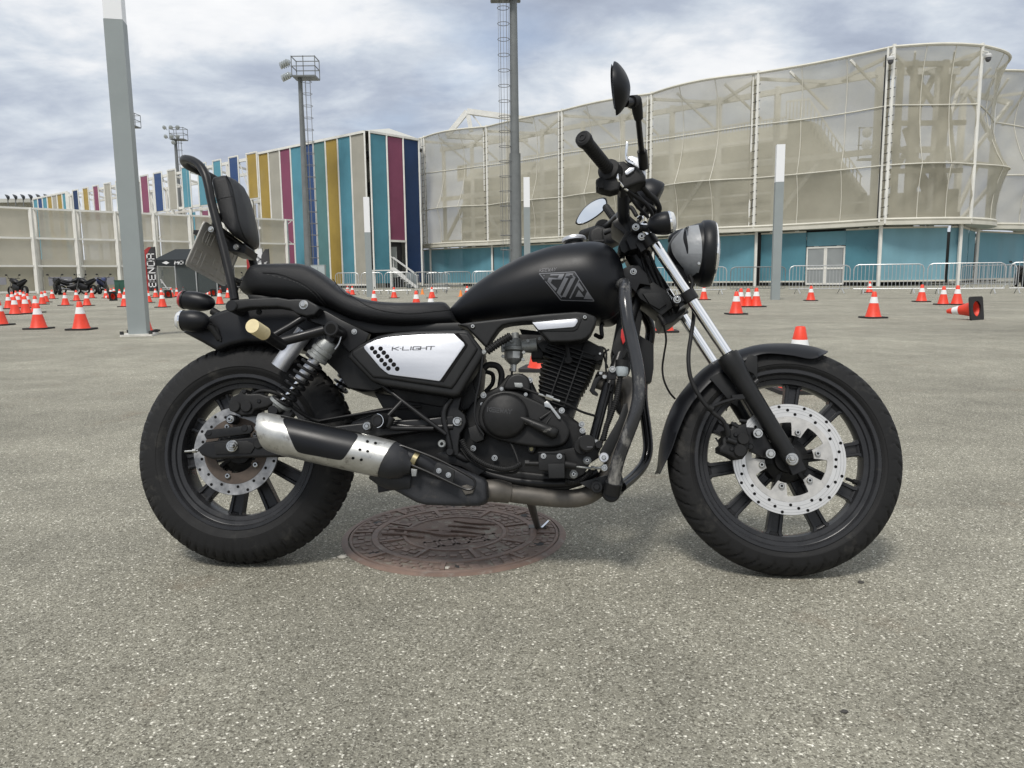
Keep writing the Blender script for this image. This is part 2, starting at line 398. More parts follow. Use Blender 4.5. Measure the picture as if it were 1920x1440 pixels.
# ------------------------------------------------------------------ materials of the setting
WHITE = mat('white_steel', (0.72, 0.71, 0.66), 0.5, var=0.10, vscale=1.2)
CREAM = mat('cream_steel', (0.58, 0.56, 0.48), 0.55, var=0.12, vscale=0.9)
MESH = mat('beige_mesh_fabric', (0.46, 0.435, 0.345), 0.8, alpha=0.70, var=0.10, vscale=0.5)
MESH2 = mat('beige_fence_fabric', (0.60, 0.57, 0.48), 0.8, alpha=0.70, var=0.08, vscale=0.5)
GREYF = mat('beige_panel_fabric', (0.52, 0.50, 0.43), 0.8, alpha=0.93, var=0.08, vscale=0.4)
TEALW = mat('teal_panel', (0.19, 0.43, 0.52), 0.45, alpha=0.86, var=0.12, vscale=0.7, stretch=(1, 1, .3))
TEALP = mat('pale_teal_panel', (0.27, 0.50, 0.58), 0.45, alpha=0.92, var=0.12, vscale=0.7, stretch=(1, 1, .3)); TEALD = mat('clear_teal_panel', (0.14, 0.36, 0.44), 0.35, alpha=0.74, var=0.12, vscale=0.7)  # paler and darker teal copies: the bays' lighting is partly in the colour
TEAL = mat('teal_fabric', (0.14, 0.40, 0.50), 0.6, alpha=0.86, var=0.10, vscale=0.5)
TEALG = mat('green_teal_fabric', (0.15, 0.32, 0.33), 0.6, alpha=0.85, var=0.10, vscale=0.5)
GOLD = mat('gold_fabric', (0.52, 0.37, 0.09), 0.6, alpha=0.84, var=0.10, vscale=0.5)
MAG = mat('magenta_fabric', (0.34, 0.10, 0.18), 0.6, alpha=0.86, var=0.10, vscale=0.5)
NAVY = mat('navy_fabric', (0.025, 0.06, 0.16), 0.6, alpha=0.92, var=0.10, vscale=0.5)
BLUE = mat('blue_fabric', (0.05, 0.11, 0.28), 0.6, alpha=0.88, var=0.10, vscale=0.5)
INNER = mat('inner_concrete', (0.36, 0.35, 0.30), 0.8, var=0.15, vscale=0.6)
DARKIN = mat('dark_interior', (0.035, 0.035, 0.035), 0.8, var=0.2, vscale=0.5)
GALV = mat('galvanised_steel', (0.50, 0.51, 0.51), 0.42, metal=0.6, var=0.12, vscale=8)
GALVD = mat('dull_galvanised_steel', (0.22, 0.22, 0.215), 0.5, metal=0.5, var=0.15, vscale=8)
MAST = mat('mast_paint', (0.155, 0.165, 0.165), 0.5, var=0.14, vscale=1.5, dirt=((0.35, 0.33, 0.30), 0.66, 2.5, 0.6))
POLE = mat('pole_grey_paint', (0.27, 0.30, 0.30), 0.42, var=0.05, vscale=2.0, dirt=((0.40, 0.40, 0.38), 0.72, 30, 0.5))
POLEW = mat('pole_white_diffuser', (0.80, 0.81, 0.82), 0.4)
GLASS = mat('lamp_glass', (0.45, 0.48, 0.48), 0.12, metal=0.5)
ROOFM = mat('roof_sheet', (0.50, 0.50, 0.46), 0.6, var=0.08)

# ================================================================== curved mesh clad building
FA = [(795, 258), (912, 238), (1054, 208), (1222, 176), (1422, 137), (1677, 88), (1842, 86)]
HT = 13.75
def top_depth(px, py):
    d = ray(px, py); t = (HT - CAM_H) / d.z; p = CPOS + d * t; return Vector((p.x, p.y))
FP = [top_depth(*q) for q in FA]
print('facade', [(round(p.x, 1), round(p.y, 1)) for p in FP])
FP.append(FP[-1] + Vector((4.3, 5.5))); FP.append(FP[-1] + Vector((6.0, 4.0))); FP.append(FP[-1] + Vector((7.0, 6.0)))
FP.insert(0, top_depth(779, 263))
bd = empty('mesh_clad_building', (FP[5].x, FP[5].y, 0)); BD_INV = Vector((FP[5].x, FP[5].y, 0))
tag(bd, 'round grandstand building wrapped in curved beige mesh above a teal ground floor', 'building')
def bpart(mb, name, m, **k):
    mb.v = [v - BD_INV for v in mb.v]; return mb.build(name, m, bd, **k)
LV = [3.95, 7.1, 10.5, HT]
BUL = [0.2, 1.0, 0.2, 0.55, 1.0, -0.5, .75, 1.3, 1.6, 1.3]
def ring_off(bay, lev): return BUL[bay] * (0.75, 1.0, 0.35, 0.8)[lev] + (0, 0.35, -0.35, 0.1)[lev]
def fac(bay, u, lev_f, back=0.0):
    a, b = FP[bay], FP[bay + 1]; d = (b - a); L_ = d.length; d = d / L_; nrm = Vector((d.y, -d.x))
    l0 = min(int(lev_f), 2); fr = lev_f - l0
    off = ring_off(bay, l0) * (1 - fr) + ring_off(bay, l0 + 1) * fr
    off -= 0.28 * sin(pi * fr) * sin(pi * u)
    off = off * sin(pi * u) * min(1.0, L_ / 8) - back
    z = LV[l0] * (1 - fr) + LV[l0 + 1] * fr
    p = a + d * (u * L_) + nrm * off
    return Vector((p.x, p.y, z))
NB = len(FP) - 1
for b in range(NB):
    for lv in range(3):
        mb = MB(); nu, nv = 30, 12; vs = []; ph_ = random.uniform(0, 6)
        for j in range(nv + 1):
            for i in range(nu + 1):
                uu, vv = i / nu, j / nv; p = fac(b, 0.012 + 0.976 * uu, lv + vv); fo = .05 * sin(9 * uu + 7 * vv + ph_) * sin(pi * vv) + .035 * sin(23 * uu - 11 * vv + ph_) * sin(pi * vv); vs.append(p + Vector((fo * .6, -fo, random.uniform(-.008, .008))))
        fs = [(j * (nu + 1) + i, j * (nu + 1) + i + 1, (j + 1) * (nu + 1) + i + 1, (j + 1) * (nu + 1) + i) for j in range(nv) for i in range(nu)]
        mb.add(vs, fs); bpart(mb, 'mesh_panel', MESH, smooth=180, fix=False)
    for lv in range(4):
        mb = MB(); mb.tube([fac(b, i / 14, lv, -0.03) for i in range(15)], (0.10, 0.045, 0.045, 0.09)[lv], 6); bpart(mb, 'hoop_tube', CREAM)
    for u in (1 / 3, 2 / 3):
        mb = MB(); mb.tube([fac(b, u, j / 4, -0.03) for j in range(13)], 0.028, 5); bpart(mb, 'seam_cord', CREAM)
    # ledge under the mesh
    mb = MB(); top = []; bot = []
    for i in range(15):
        a = fac(b, i / 14, 0, -0.12); c = fac(b, i / 14, 0, 1.4); c.z = a.z
        mb_ = [a + Vector((0, 0, -.10)), a + Vector((0, 0, -.32)), c + Vector((0, 0, -.32)), c + Vector((0, 0, -.10))]
        top.append(mb_)
    mb.rings(top); bpart(mb, 'ledge', CREAM)
BLACK_GAP = mat('dark_gap_lacing', (0.02, 0.02, 0.02), 0.8)
for i, p in enumerate(FP):
    q = Vector((p.x, p.y, 0)); mb = MB()
    mb.cyl(q + Vector((0, 0, 3.7)), q + Vector((0, 0, HT + 0.15)), 0.11, n=8); bpart(mb, 'mesh_post', WHITE)
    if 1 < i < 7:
        mb = MB(); mb.box(q + Vector((-.16, .34, 8.7)), (.34, .06, 9.4)); bpart(mb, 'gap_shadow', DARKIN, smooth=0)  # dark panel added behind the post, stands for the shade in the gap
    if i < 7:
        mb = MB(); mb.cyl(q + Vector((-0.26, 0.18, 3.8)), q + Vector((-0.26, 0.18, HT)), 0.07, n=8); bpart(mb, 'mesh_post', WHITE)
        mb = MB()
        for k in range(18): 
            z = 4.1 + k * 0.52; mb.cyl(q + Vector((-0.3, 0.0, z)), q + Vector((0.14, -0.11, z + .12)), 0.018, n=4)
        bpart(mb, 'lacing', BLACK_GAP, kind='stuff')
# inner structure: columns, beams, braces behind the mesh
def inn(bay, u, back, z):
    a, b = FP[bay], FP[bay + 1]; d = b - a; L_ = d.length; d = d / L_; nrm = Vector((d.y, -d.x)); p = a + d * (u * L_) - nrm * back
    return Vector((p.x, p.y, z))
def beam(a, b, w, h, name='inner_beam', m=None):
    mb = MB(); mb.bar(a, b, w, h); bpart(mb, name, m or WHITE)
for b in range(1, 9):
    for u in (0.05,) + ((0.52,) if b in (1, 2, 3, 4) else ()):
        beam(inn(b, u, 2.2, 0), inn(b, u, 2.2, 13.2), 0.34, 0.34, 'inner_column')
    for z in (4.2, 8.3, 12.9): beam(inn(b, 0, 2.2, z), inn(b, 1, 2.2, z), 0.22, 0.36)
    beam(inn(b, 0, 0.1, 13.4), inn(b, 0.5, 2.4, 12.9), 0.13, 0.2); beam(inn(b, 1, 0.1, 13.4), inn(b, 0.5, 2.4, 12.9), 0.13, 0.2)
    beam(inn(b, 0.25, 0.1, 13.5), inn(b, 0.45, 2.4, 11.3), 0.1, 0.14); beam(inn(b, 0.7, 0.1, 13.5), inn(b, 0.9, 2.4, 11.3), 0.1, 0.14)
    beam(inn(b, 0.05, 2.3, 4.4), inn(b, 0.42, 2.3, 8.2), 0.2, 0.28); 
    if b in (1, 3): beam(inn(b, 0.95, 2.3, 4.4), inn(b, 0.6, 2.3, 8.2), 0.2, 0.28)
# grandstand slab with railing behind the first four bays
for b in range(0, 5):
    mb = MB(); mb.add([inn(b, -.02, 5, 3.9), inn(b, 1.02, 5, 3.9), inn(b, 1.02, 5.6, 10.3), inn(b, -.02, 5.6, 10.3), inn(b, -.02, 11, 3.9), inn(b, 1.02, 11, 3.9), inn(b, 1.02, 7, 11.6), inn(b, -.02, 7, 11.6)],
                      [(0, 1, 2, 3), (3, 2, 6, 7), (4, 7, 6, 5), (0, 4, 5, 1), (0, 3, 7, 4), (1, 5, 6, 2)]); bpart(mb, 'stand_wall', INNER)
    for zz in (5.3, 6.6, 8.9):
        beam(inn(b, 0.0, 4.85, zz), inn(b, 1.0, 4.85, zz), 0.10, 0.14)
    for k in range(34):
        if k == 0: rb = MB(); rb.bar((0, 0, 0), (0, 0, 1.25), .055, .055); first = rb.build('baluster', CREAM, bd); base = first
        else: base = first.copy(); COL.objects.link(base)
        base.location = inn(b, k / 34, 4.6, 10.35) - BD_INV
    beam(inn(b, 0, 4.6, 11.65), inn(b, 1, 4.6, 11.65), 0.08, 0.1, 'handrail'); beam(inn(b, 0, 4.6, 10.32), inn(b, 1, 4.6, 10.32), 0.12, 0.2, 'handrail')
# sloping stand edge in the fifth bay
mb = MB(); A_ = [inn(5, 0, 5, 3.9), inn(5, .55, 5, 3.9), inn(5, .62, 5, 6.2), inn(5, .42, 5, 8.4), inn(5, .2, 5, 11.2), inn(5, 0, 5, 11.6)]
B_ = [p + Vector((1.2, 1.5, 0)) for p in A_]; mb.rings([A_, B_]); bpart(mb, 'stand_wall', INNER)
for k in range(22):
    u = 0.0 + k * .03; z = 11.6 if u < .2 else 11.2 - (u - .2) * 12.2
    base = first.copy(); COL.objects.link(base); base.location = inn(5, u, 4.7, z - .1) - BD_INV
beam(inn(5, 0, 4.7, 12.7), inn(5, .2, 4.7, 12.6), .08, .1, 'handrail'); beam(inn(5, .2, 4.7, 12.5), inn(5, .64, 4.7, 7.1), .08, .1, 'handrail')
for z in (4.6, 5.4): beam(inn(5, .5, 4, z), inn(5, 1, 4, z), 0.1, 0.12)
mb = MB(); mb.add([inn(5, .5, 6, 3.9), inn(5, 1.3, 6, 3.9), inn(5, 1.3, 6, 6.0), inn(5, .5, 6, 6.0)], [(0, 1, 2, 3)]); 
mb.add([inn(5, .5, 6.3, 3.9), inn(5, 1.3, 6.3, 3.9), inn(5, 1.3, 6.3, 6.0), inn(5, .5, 6.3, 6.0)], [(0, 1, 2, 3)]); bpart(mb, 'stand_wall', INNER)
# heavy cross braces in the corner tower
DKST = mat('backlit_beige_steel', (0.30, 0.285, 0.235), 0.6, var=.12, vscale=1.0)  # darker than the other beams: backlit shade put into the colour
for (u0, z0, u1, z1, bk) in [(.2, 4.2, .2, 13.3, 1.2), (.36, 4.2, .36, 13.3, 1.2), (.72, 4.2, .72, 13.3, 1.2), (.55, 4.2, .55, 13.3, 2.4), (.88, 4.2, .88, 13.3, 2.4)]:
    beam(inn(6, u0, bk, z0), inn(6, u1, bk, z1), 0.3, 0.3, 'inner_column', DKST)
for (u0, z0, u1, z1) in [(.36, 9.6, .75, 12.9), (.3, 12.9, .95, 9.9), (.3, 4.4, .75, 7.9), (.3, 8.3, .9, 5.2), (.3, 9.4, .75, 5.3), (.36, 7.7, .95, 7.0), (.1, 5, .2, 9), (.72, 9.4, .98, 13), (.72, 12.9, .98, 9.6), (.72, 8.9, .98, 5.6)]:
    beam(inn(6, u0, 1.3, z0), inn(6, u1, 2.6, z1), 0.22, 0.30, 'brace', DKST)
for z in (4.3, 6.9, 9.7, 13.1): beam(inn(6, 0, 1.2, z), inn(6, 1, 1.2, z), .2, .28, 'inner_beam', DKST)
for b in (7, 8):
    for (u0, z0, u1, z1) in [(.1, 4.4, .9, 8.2), (.1, 8.2, .9, 12.8), (.9, 8.2, .1, 12.8)]: beam(inn(b, u0, 2, z0), inn(b, u1, 2, z1), .2, .24, 'brace')
# ground floor teal panels between posts
def lowp(bay, u, back, z): return inn(bay, u, back, z)
for b in range(0, NB):
    segs = [(0.015, 0.985)]
    if b == 5: segs = [(0.02, 0.39), (0.695, 0.98)]
    if b == 6: segs = [(0.02, 0.80), (0.84, 0.99)]
    if b == 7: segs = [(0.02, 0.55), (0.60, 0.98)]
    for (u0, u1) in segs:
        bk = .55 if b != 5 else .9
        mb = MB(); P = [lowp(b, u0, bk, .35), lowp(b, u1, bk, .35), lowp(b, u1, bk, 3.45), lowp(b, u0, bk, 3.45)]; nrm = Vector((FP[b + 1] - FP[b]).normalized().to_tuple() + (0,)); nn = Vector((-nrm.y, nrm.x, 0)) * .04
        mb.rings([P, [p + nn for p in P]]); bpart(mb, 'teal_panel', TEALP if b == 6 else (TEALD if b == 5 else TEALW), smooth=0)
        for z in (.3, 3.5): beam(lowp(b, u0, bk - .04, z), lowp(b, u1, bk - .04, z), .09, .10, 'panel_rail', CREAM)
    beam(lowp(b, 0.0, .45, 0), lowp(b, 0.0, .45, 3.7), .16, .16, 'ground_post', WHITE)
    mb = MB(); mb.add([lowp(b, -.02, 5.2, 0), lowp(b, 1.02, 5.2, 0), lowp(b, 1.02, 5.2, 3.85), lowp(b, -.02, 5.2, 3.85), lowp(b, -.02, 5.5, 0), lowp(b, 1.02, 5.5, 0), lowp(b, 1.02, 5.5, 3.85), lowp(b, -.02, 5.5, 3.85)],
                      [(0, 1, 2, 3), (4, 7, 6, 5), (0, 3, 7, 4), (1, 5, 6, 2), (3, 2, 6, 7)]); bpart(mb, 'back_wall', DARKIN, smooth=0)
    beam(lowp(b, .2, 2.8, .2), lowp(b, .75, 2.8, 3.8), .12, .16, 'brace'); beam(lowp(b, .75, 2.9, .2), lowp(b, .2, 2.9, 3.8), .12, .16, 'brace')
# double glass door in the fifth bay
def door():
    u0, u1, bk = 0.40, 0.685, .95
    P = lambda u, z, back=bk: lowp(5, u, back, z)
    dr = MB(); w = .10
    for u in (u0, (u0 + u1) / 2 - .006, (u0 + u1) / 2 + .006, u1): dr.bar(P(u, .1), P(u, 2.5), .09, .09)
    for z in (.14, 1.12, 2.46): dr.bar(P(u0, z, bk + .002), P(u1, z, bk + .002), .08, .11)
    d_ = bpart(dr, 'door', WHITE)
    gl = mat('door_glass', (0.48, 0.51, 0.51), 0.08, spec=0.8, alpha=0.75)
    um = (u0 + u1) / 2
    for a, b_, z0, z1 in ((u0 + .01, um - .01, .2, 1.07), (um + .01, u1 - .01, .2, 1.07), (u0 + .01, um - .01, 1.17, 2.4), (um + .01, u1 - .01, 1.17, 2.4)):
        mb = MB(); mb.add([P(a, z0), P(b_, z0), P(b_, z1), P(a, z1)], [(0, 1, 2, 3)]); mb.v = [v - BD_INV for v in mb.v]; mb.build('door_pane', gl, d_, smooth=0)
    mb = MB(); mb.add([P(u0 - .01, 2.56, bk + .05), P(u1 + .01, 2.56, bk + .05), P(u1 + .01, 3.45, bk + .05), P(u0 - .01, 3.45, bk + .05)], [(0, 1, 2, 3)]); bpart(mb, 'teal_panel', TEALW, smooth=0)
door()
# roof truss rising behind the left end
def truss():
    D = 92; P = lambda x, y: V(x, y, D)
    for a, b, w in (((838, 255), (876, 209), .55), ((876, 209), (884, 247), .5), ((876, 209), (1000, 226), .6), ((884, 213), (905, 240), .15), ((838, 255), (990, 262), .5)):
        beam(P(*a), P(*b), w, w, 'roof_truss', WHITE)
truss()

# ================================================================== striped stadium
ZT = V(684, 247, 67.5).z
def at_z(px, py, z):
    d = ray(px, py); t = (z - CAM_H) / d.z; p = CPOS + d * t; return Vector((p.x, p.y))
T0 = at_z(684, 247, ZT); TD = (at_z(127, 362, ZT) - T0).normalized(); TN = Vector((-TD.y, -TD.x)) * -1
TN = Vector((TD.y, -TD.x)); TN = TN if TN.y > 0 else -TN
print('stadium line', T0, TD)
st = empty('striped_stadium_building', (T0.x, T0.y, 0)); tag(st, 'long stadium building faced with tall teal, gold, magenta and beige striped panels', 'building')
ST0 = Vector((T0.x, T0.y, 0))
def sp(mb, name, m, **k):
    mb.v = [v - ST0 for v in mb.v]; return mb.build(name, m, st, **k)
def tl(px, py=None):
    if py is None: py = 375 - (px - 63) * 0.205
    d = ray(px, py); den = TD.x * d.y - TD.y * d.x; return (T0.y * d.x - T0.x * d.y) / den
def tp(t, z, back=0.0): p = T0 + TD * t + TN * back; return Vector((p.x, p.y, z))
print('stadium top', ZT)
def sbar(a, b, w, h, name='frame_bar', m=None):
    mb = MB(); mb.bar(a, b, w, h); return sp(mb, name, m or WHITE)
def panel(P0, P1, z0, z1, m, name='stripe_panel', nseg=1):
    d = (P1 - P0).normalized(); n_ = Vector((d.y, -d.x, 0)) * .05
    mb = MB(); A = [P0 + Vector((0, 0, z0)), P1 + Vector((0, 0, z0)), P1 + Vector((0, 0, z1)), P0 + Vector((0, 0, z1))]
    mb.rings([A, [p - n_ for p in A]]); return sp(mb, name, m, smooth=0)
cols = [GREYF, TEAL, GOLD, TEALG, BLUE, TEAL, MAG, GREYF, GOLD]
e = [tl(684, 246), tl(658, 254), tl(633.5, 258.6), tl(610.5, 263), tl(588, 269), tl(567, 273), tl(545, 277), tl(525, 282), tl(504, 286), tl(485, 289)]
print('edges', [round(q, 2) for q in e]); TEE = e[-1]
for i, c in enumerate(cols):
    panel(tp(e[i] + .06, 0), tp(e[i + 1] - .06, 0), .4, ZT - .15, c)
for i in range(10): sbar(tp(e[i], .2, -.06), tp(e[i], ZT, -.06), .13, .13)
sbar(tp(0, ZT, -.05), tp(TEE, ZT, -.05), .2, .2); sbar(tp(0, .3, -.05), tp(TEE, .3, -.05), .16, .16)
# right-hand face
S1 = at_z(777, 262, ZT); SDv = (S1 - T0); 
def rp(u, z, back=0.0):
    n_ = Vector((-SDv.y, SDv.x)).normalized(); p = T0 + SDv * u + n_ * back + Vector((0.35, 0.0)); return Vector((p.x, p.y, z))
for i, (c, z0) in enumerate(((TEAL, .4), (MAG, 4.2), (NAVY, .4))):
    u0, u1 = i / 3 + .012, (i + 1) / 3 - .012; P0, P1 = rp(u0, 0), rp(u1, 0)
    mb = MB(); A = [rp(u0, z0), rp(u1, z0), rp(u1, ZT - .15), rp(u0, ZT - .15)]; mb.rings([A, [rp(u0, z0, .05), rp(u1, z0, .05), rp(u1, ZT - .15, .05), rp(u0, ZT - .15, .05)]]); sp(mb, 'stripe_panel', c, smooth=0)
for i in range(4): sbar(rp(i / 3, .1, -.05), rp(i / 3, ZT, -.05), .13, .13)
for z in (4.1, ZT): sbar(rp(1 / 3 if z < 5 else 0, z, -.03), rp(2 / 3 if z < 5 else 1, z, -.03), .16, .18)
# inner mass and roof so that the box is solid
mb = MB(); far_ = lambda p, k: Vector((p.x * k, p.y * k, p.z)); A = [tp(0.4, 0, 1.0), rp(.93, 0, 1.0), far_(rp(.90, 0, 0), 1.17), far_(tp(TEE - .5, 0), 1.17), tp(TEE - .2, 0, 1.0)]
mb.rings([A, [Vector((p.x, p.y, ZT - .8)) for p in A]]); sp(mb, 'inner_wall', INNER, smooth=0)
for z_ in (2.2, 5.4, 8.6, 11.4):
    sbar(tp(.3, z_, .7), tp(TEE - .3, z_, .7), .5, .9 if z_ < 9 else .5, 'floor_edge', DARKIN)
mb = MB(); A = [tp(0, ZT + .1, -.1), rp(1, ZT + .1), far_(rp(.97, ZT + .1), 1.17), far_(tp(TEE, ZT + .1), 1.17), tp(TEE, ZT + .1, -.1)]
pk = tp(1.5, ZT + 1.0, 4); mb.v = [Vector(p) for p in A] + [pk]; mb.f = [(0, 1, 5), (1, 2, 5), (2, 3, 5), (3, 4, 5), (4, 0, 5)]; sp(mb, 'roof', ROOFM, smooth=0)
# entrance under the magenta panel with stairs
mb = MB(); A = [rp(1 / 3 + .01, 0, 0.5), rp(2 / 3 - .01, 0, .5), rp(2 / 3 - .01, 4.1, .5), rp(1 / 3 + .01, 4.1, .5)]; mb.rings([A, [rp(1 / 3 + .01, 0, .95), rp(2 / 3 - .01, 0, .95), rp(2 / 3 - .01, 4.1, .95), rp(1 / 3 + .01, 4.1, .95)]]); sp(mb, 'entrance_recess', DARKIN, smooth=0)
sbar(rp(.47, 0.9, .35), rp(.47, 3.6, .35), .5, .1, 'entrance_door', mat('entrance_door_paint', (0.3, 0.32, 0.3), .5))
# banner frame running on to the left
ban = [(463, 482, GOLD), (430, 447, BLUE), (400, 415, TEAL), (371, 387, TEAL), (341, 356, TEAL), (315, 330, GREYF), (289, 304, BLUE), (264, 278, MAG), (240, 253, GOLD), (218, 230, TEAL), (196, 208, GREYF), (175, 185, MAG), (156, 166, GOLD), (137, 147, NAVY)]
for a, b, c in ban:
    t1, t0 = tl(a), tl(b); zb = 9.0
    panel(tp(t0, 0), tp(t1, 0), zb, ZT + .1, c, 'banner_panel')
    for t in (t0, t1): sbar(tp(t, zb - .1, -.06), tp(t, ZT + .25, -.06), .12, .12)
    sbar(tp(t0, ZT + .2, -.06), tp(t1, ZT + .2, -.06), .12, .12)
tE = tl(127); tF = tl(63)
for z in (9.0, ZT - .3, 6.0): sbar(tp(TEE, z, .1), tp(tE, z, .1), .22, .28)
for z in (9.2, ZT - .9): sbar(tp(TEE, z, 3.5), tp(tE, z, 3.5), .22, .3)
k = 18.5
while k < tE:
    sbar(tp(k, 0, .15), tp(k, ZT - .2, .15), .3, .3, 'frame_column'); sbar(tp(k, 0, 3.6), tp(k, ZT - .8, 3.6), .3, .3, 'frame_column')
    sbar(tp(k, ZT - .3, .15), tp(k, ZT - .9, 3.6), .2, .2); sbar(tp(k, 9, .15), tp(k + 1.9, ZT - .4, .15), .07, .07); k += 4.2
nE = 7; cs = [TEAL, BLUE, TEAL, GOLD, GREYF, GOLD, TEAL]
for i in range(nE):
    t0 = tE + (tF - tE) * (nE - 1 - i) / nE; t1 = tE + (tF - tE) * (nE - i) / nE
    panel(tp(t0 + .1, 0), tp(t1 - .1, 0), .4, ZT, cs[i])
    sbar(tp(t1, 8, -.06), tp(t1, ZT + .1, -.06), .16, .16)
sbar(tp(tE, 6, -.06), tp(tE, ZT + .1, -.06), .5, .3); sbar(tp(tE, ZT + .15, -.06), tp(tF, ZT + .15, -.06), .2, .22)
for k in range(12):   # lower row of stripes behind the fence top
    t0 = 18 + k * 3.1; panel(tp(t0, 0, .3), tp(t0 + 1.5, 0, .3), .3, 8.4, [GREYF, GOLD, GREYF, MAG, TEAL, GREYF][k % 6])
# far low stand at the left edge
fs_ = empty('far_stand_building', tuple(V(20, 530, 140).to_tuple()[:2]) + (0,)); tag(fs_, 'distant low beige stand beyond the striped stadium at the left edge', 'building')
o0 = Vector(fs_.location)
def box_part(name, m, x0, x1, y0, y1, D, dep, par, o):
    a = V(x0, y0, D); b = V(x1, y1, D); mb = MB(); mb.box(((a.x + b.x) / 2 - o.x, D + dep / 2 - o.y, (a.z + max(b.z, 0)) / 2), (abs(b.x - a.x), dep, abs(a.z - max(b.z, 0)))); return mb.build(name, m, par, smooth=0)
box_part('wall', GREYF, -120, 66, 379, 560, 140, 12, fs_, o0); box_part('roof', ROOFM, -120, 68, 374, 379, 139, 14, fs_, o0)

# ================================================================== beige mesh fence building on the left
fb = empty('mesh_fence_wall', (-19.8, 72, 0)); tag(fb, 'long three-tier beige mesh screen on white steel posts at the left', 'fence')
FB0 = Vector((-19.8, 72, 0)); FD = Vector((-0.738, -0.675)); FN = Vector((-0.675, 0.738))
def fp(t, z, back=0.0): p = Vector((-19.8, 72)) + FD * t + FN * back; return Vector((p.x, p.y, z))
def fbar(a, b, w, h, name='frame_bar', m=None):
    mb = MB(); mb.bar(a, b, w, h); mb.v = [v - FB0 for v in mb.v]; mb.build(name, m or WHITE, fb)
ts = [0.95 + 2.87 * i for i in range(15)]
FH = [.12, 2.02, 4.05, 6.2]
for i, t in enumerate(ts):
    fbar(fp(t, 0, -.1), fp(t, 6.25, -.1), .24, .24, 'fence_post')
    fbar(fp(t - .42, 0, .55), fp(t - .42, 6.15, .55), .20, .20, 'fence_post')
    for z in FH[1:]: fbar(fp(t, z, -.1), fp(t - .42, z, .55), .1, .1)
for i in range(len(ts) - 1):
    for k in range(3):
        mb = MB(); A = [fp(ts[i] + .14, FH[k] + .06), fp(ts[i + 1] - .14 - (.35 if True else 0), FH[k] + .06), fp(ts[i + 1] - .14 - .35, FH[k + 1] - .06), fp(ts[i] + .14, FH[k + 1] - .06)]
        n_ = Vector((FN.x, FN.y, 0)) * .02; mb.rings([A, [p + n_ for p in A]]); mb.v = [v - FB0 for v in mb.v]; mb.build('mesh_panel', MESH2 if k else MESH, fb, smooth=0)
for z in FH: fbar(fp(.2, z, -.12), fp(ts[-1], z, -.12), .12, .14, 'fence_rail')
for i in (0,):
    fbar(fp(.3, 4.1, .1), fp(3, 6.1, .1), .06, .06); fbar(fp(.3, 6.1, .12), fp(3, 4.1, .12), .06, .06)
mb = MB(); A = [fp(1.0, 0, 4), fp(36, 0, 4), fp(36, 0, 5), fp(1.0, 0, 5)]; mb.rings([A, [Vector((p.x, p.y, 2.6)) for p in A]]); mb.v = [v - FB0 for v in mb.v]
mb.build('inner_wall', mat('pale_inner_wall', (0.50, 0.48, 0.42), .8, var=.1, vscale=.6), fb, smooth=0)
fbar(fp(1, 1.5, 3), fp(36, 1.5, 3), .1, .5, 'inner_seats', mat('grey_seats', (.22, .22, .21), .6))

# ================================================================== masts with floodlights
def mast(px_b, top_py, D, r0, r1, label, lamps, side=1, lad=True, joint=None, hmul=None):
    b = V(px_b, 540, D); b.z = 0; top = V(px_b, top_py, D).z
    t = empty('floodlight_mast', b); tag(t, label, 'floodlight mast', 'floodlight masts')
    mb = MB()
    if joint: mb.tube2([Vector((0, 0, 0)), Vector((0, 0, joint)), Vector((0, 0, joint + .01)), Vector((0, 0, top))], [r0, r0 * .93, r0 * .74, r1], 20, Vector((0, 0, 1)))
    else: mb.cyl((0, 0, 0), (0, 0, top), r0, r1, 16)
    mb.build('pole', MAST, t)
    mb = MB(); mb.box((0, 0, .04), (r0 * 3.4, r0 * 3.4, .08)); mb.build('base_plate', MAST, t)
    if lad:
        lx = side * (r0 + .25); mb = MB(); 
        for dx in (-.2, .2): mb.bar((lx + dx, 0, 1.0), (lx + dx, 0, top - .1), .035, .035)
        for dx in (-.32, 0, .32): mb.bar((lx + dx, -.6 if dx == 0 else -.42, 2.6), (lx + dx, -.6 if dx == 0 else -.42, top - .1), .022, .022)
        mb.build('ladder', GALVD, t)
        z = 2.6; proto = None
        while z < top:
            if proto is None:
                hb = MB(); hb.tube([Vector((.38 * cos(a), -.2 + .42 * sin(a), 0)) for a in [2 * pi * i / 12 for i in range(12)]], .02, 4, closed=True); proto = hb.build('cage_hoop', GALVD, t); o = proto
            else: o = proto.copy(); COL.objects.link(o)
            o.location = (lx, 0, z); z += 0.95
    # platform
    mb = MB(); mb.box((side * .5, 0, top), (1.9, 1.5, .12))
    for z in (.75, 1.5):
        for a, c in (((-.45, -.75), (1.45, -.75)), ((1.45, -.75), (1.45, .75)), ((1.45, .75), (-.45, .75)), ((-.45, .75), (-.45, -.75))): mb.bar((side * a[0], a[1], top + z), (side * c[0], c[1], top + z), .06, .06)
    for x, y in ((-.45, -.75), (1.45, -.75), (1.45, .75), (-.45, .75), (.5, -.75)): mb.bar((side * x, y, top), (side * x, y, top + 1.55), .06, .06)
    mb.build('platform', MAST, t)
    for (x, y, z, dx, dy) in lamps:
        d = Vector((dx, dy, -.35)).normalized(); c = Vector((x, y, top + z)); mb = MB()
        mb.lathe([(.05, -.28), (.16, -.22), (.27, -.02), (.30, .05), (.27, .07), (.0, .07)], c, d, 14); l_ = mb.build('floodlight', GLASS, t)
        mb = MB(); mb.bar(c - d * .2, Vector((x * .8, y * .6, top + max(0.1, z - .3))), .05, .05); mb.build('bracket', MAST, l_)
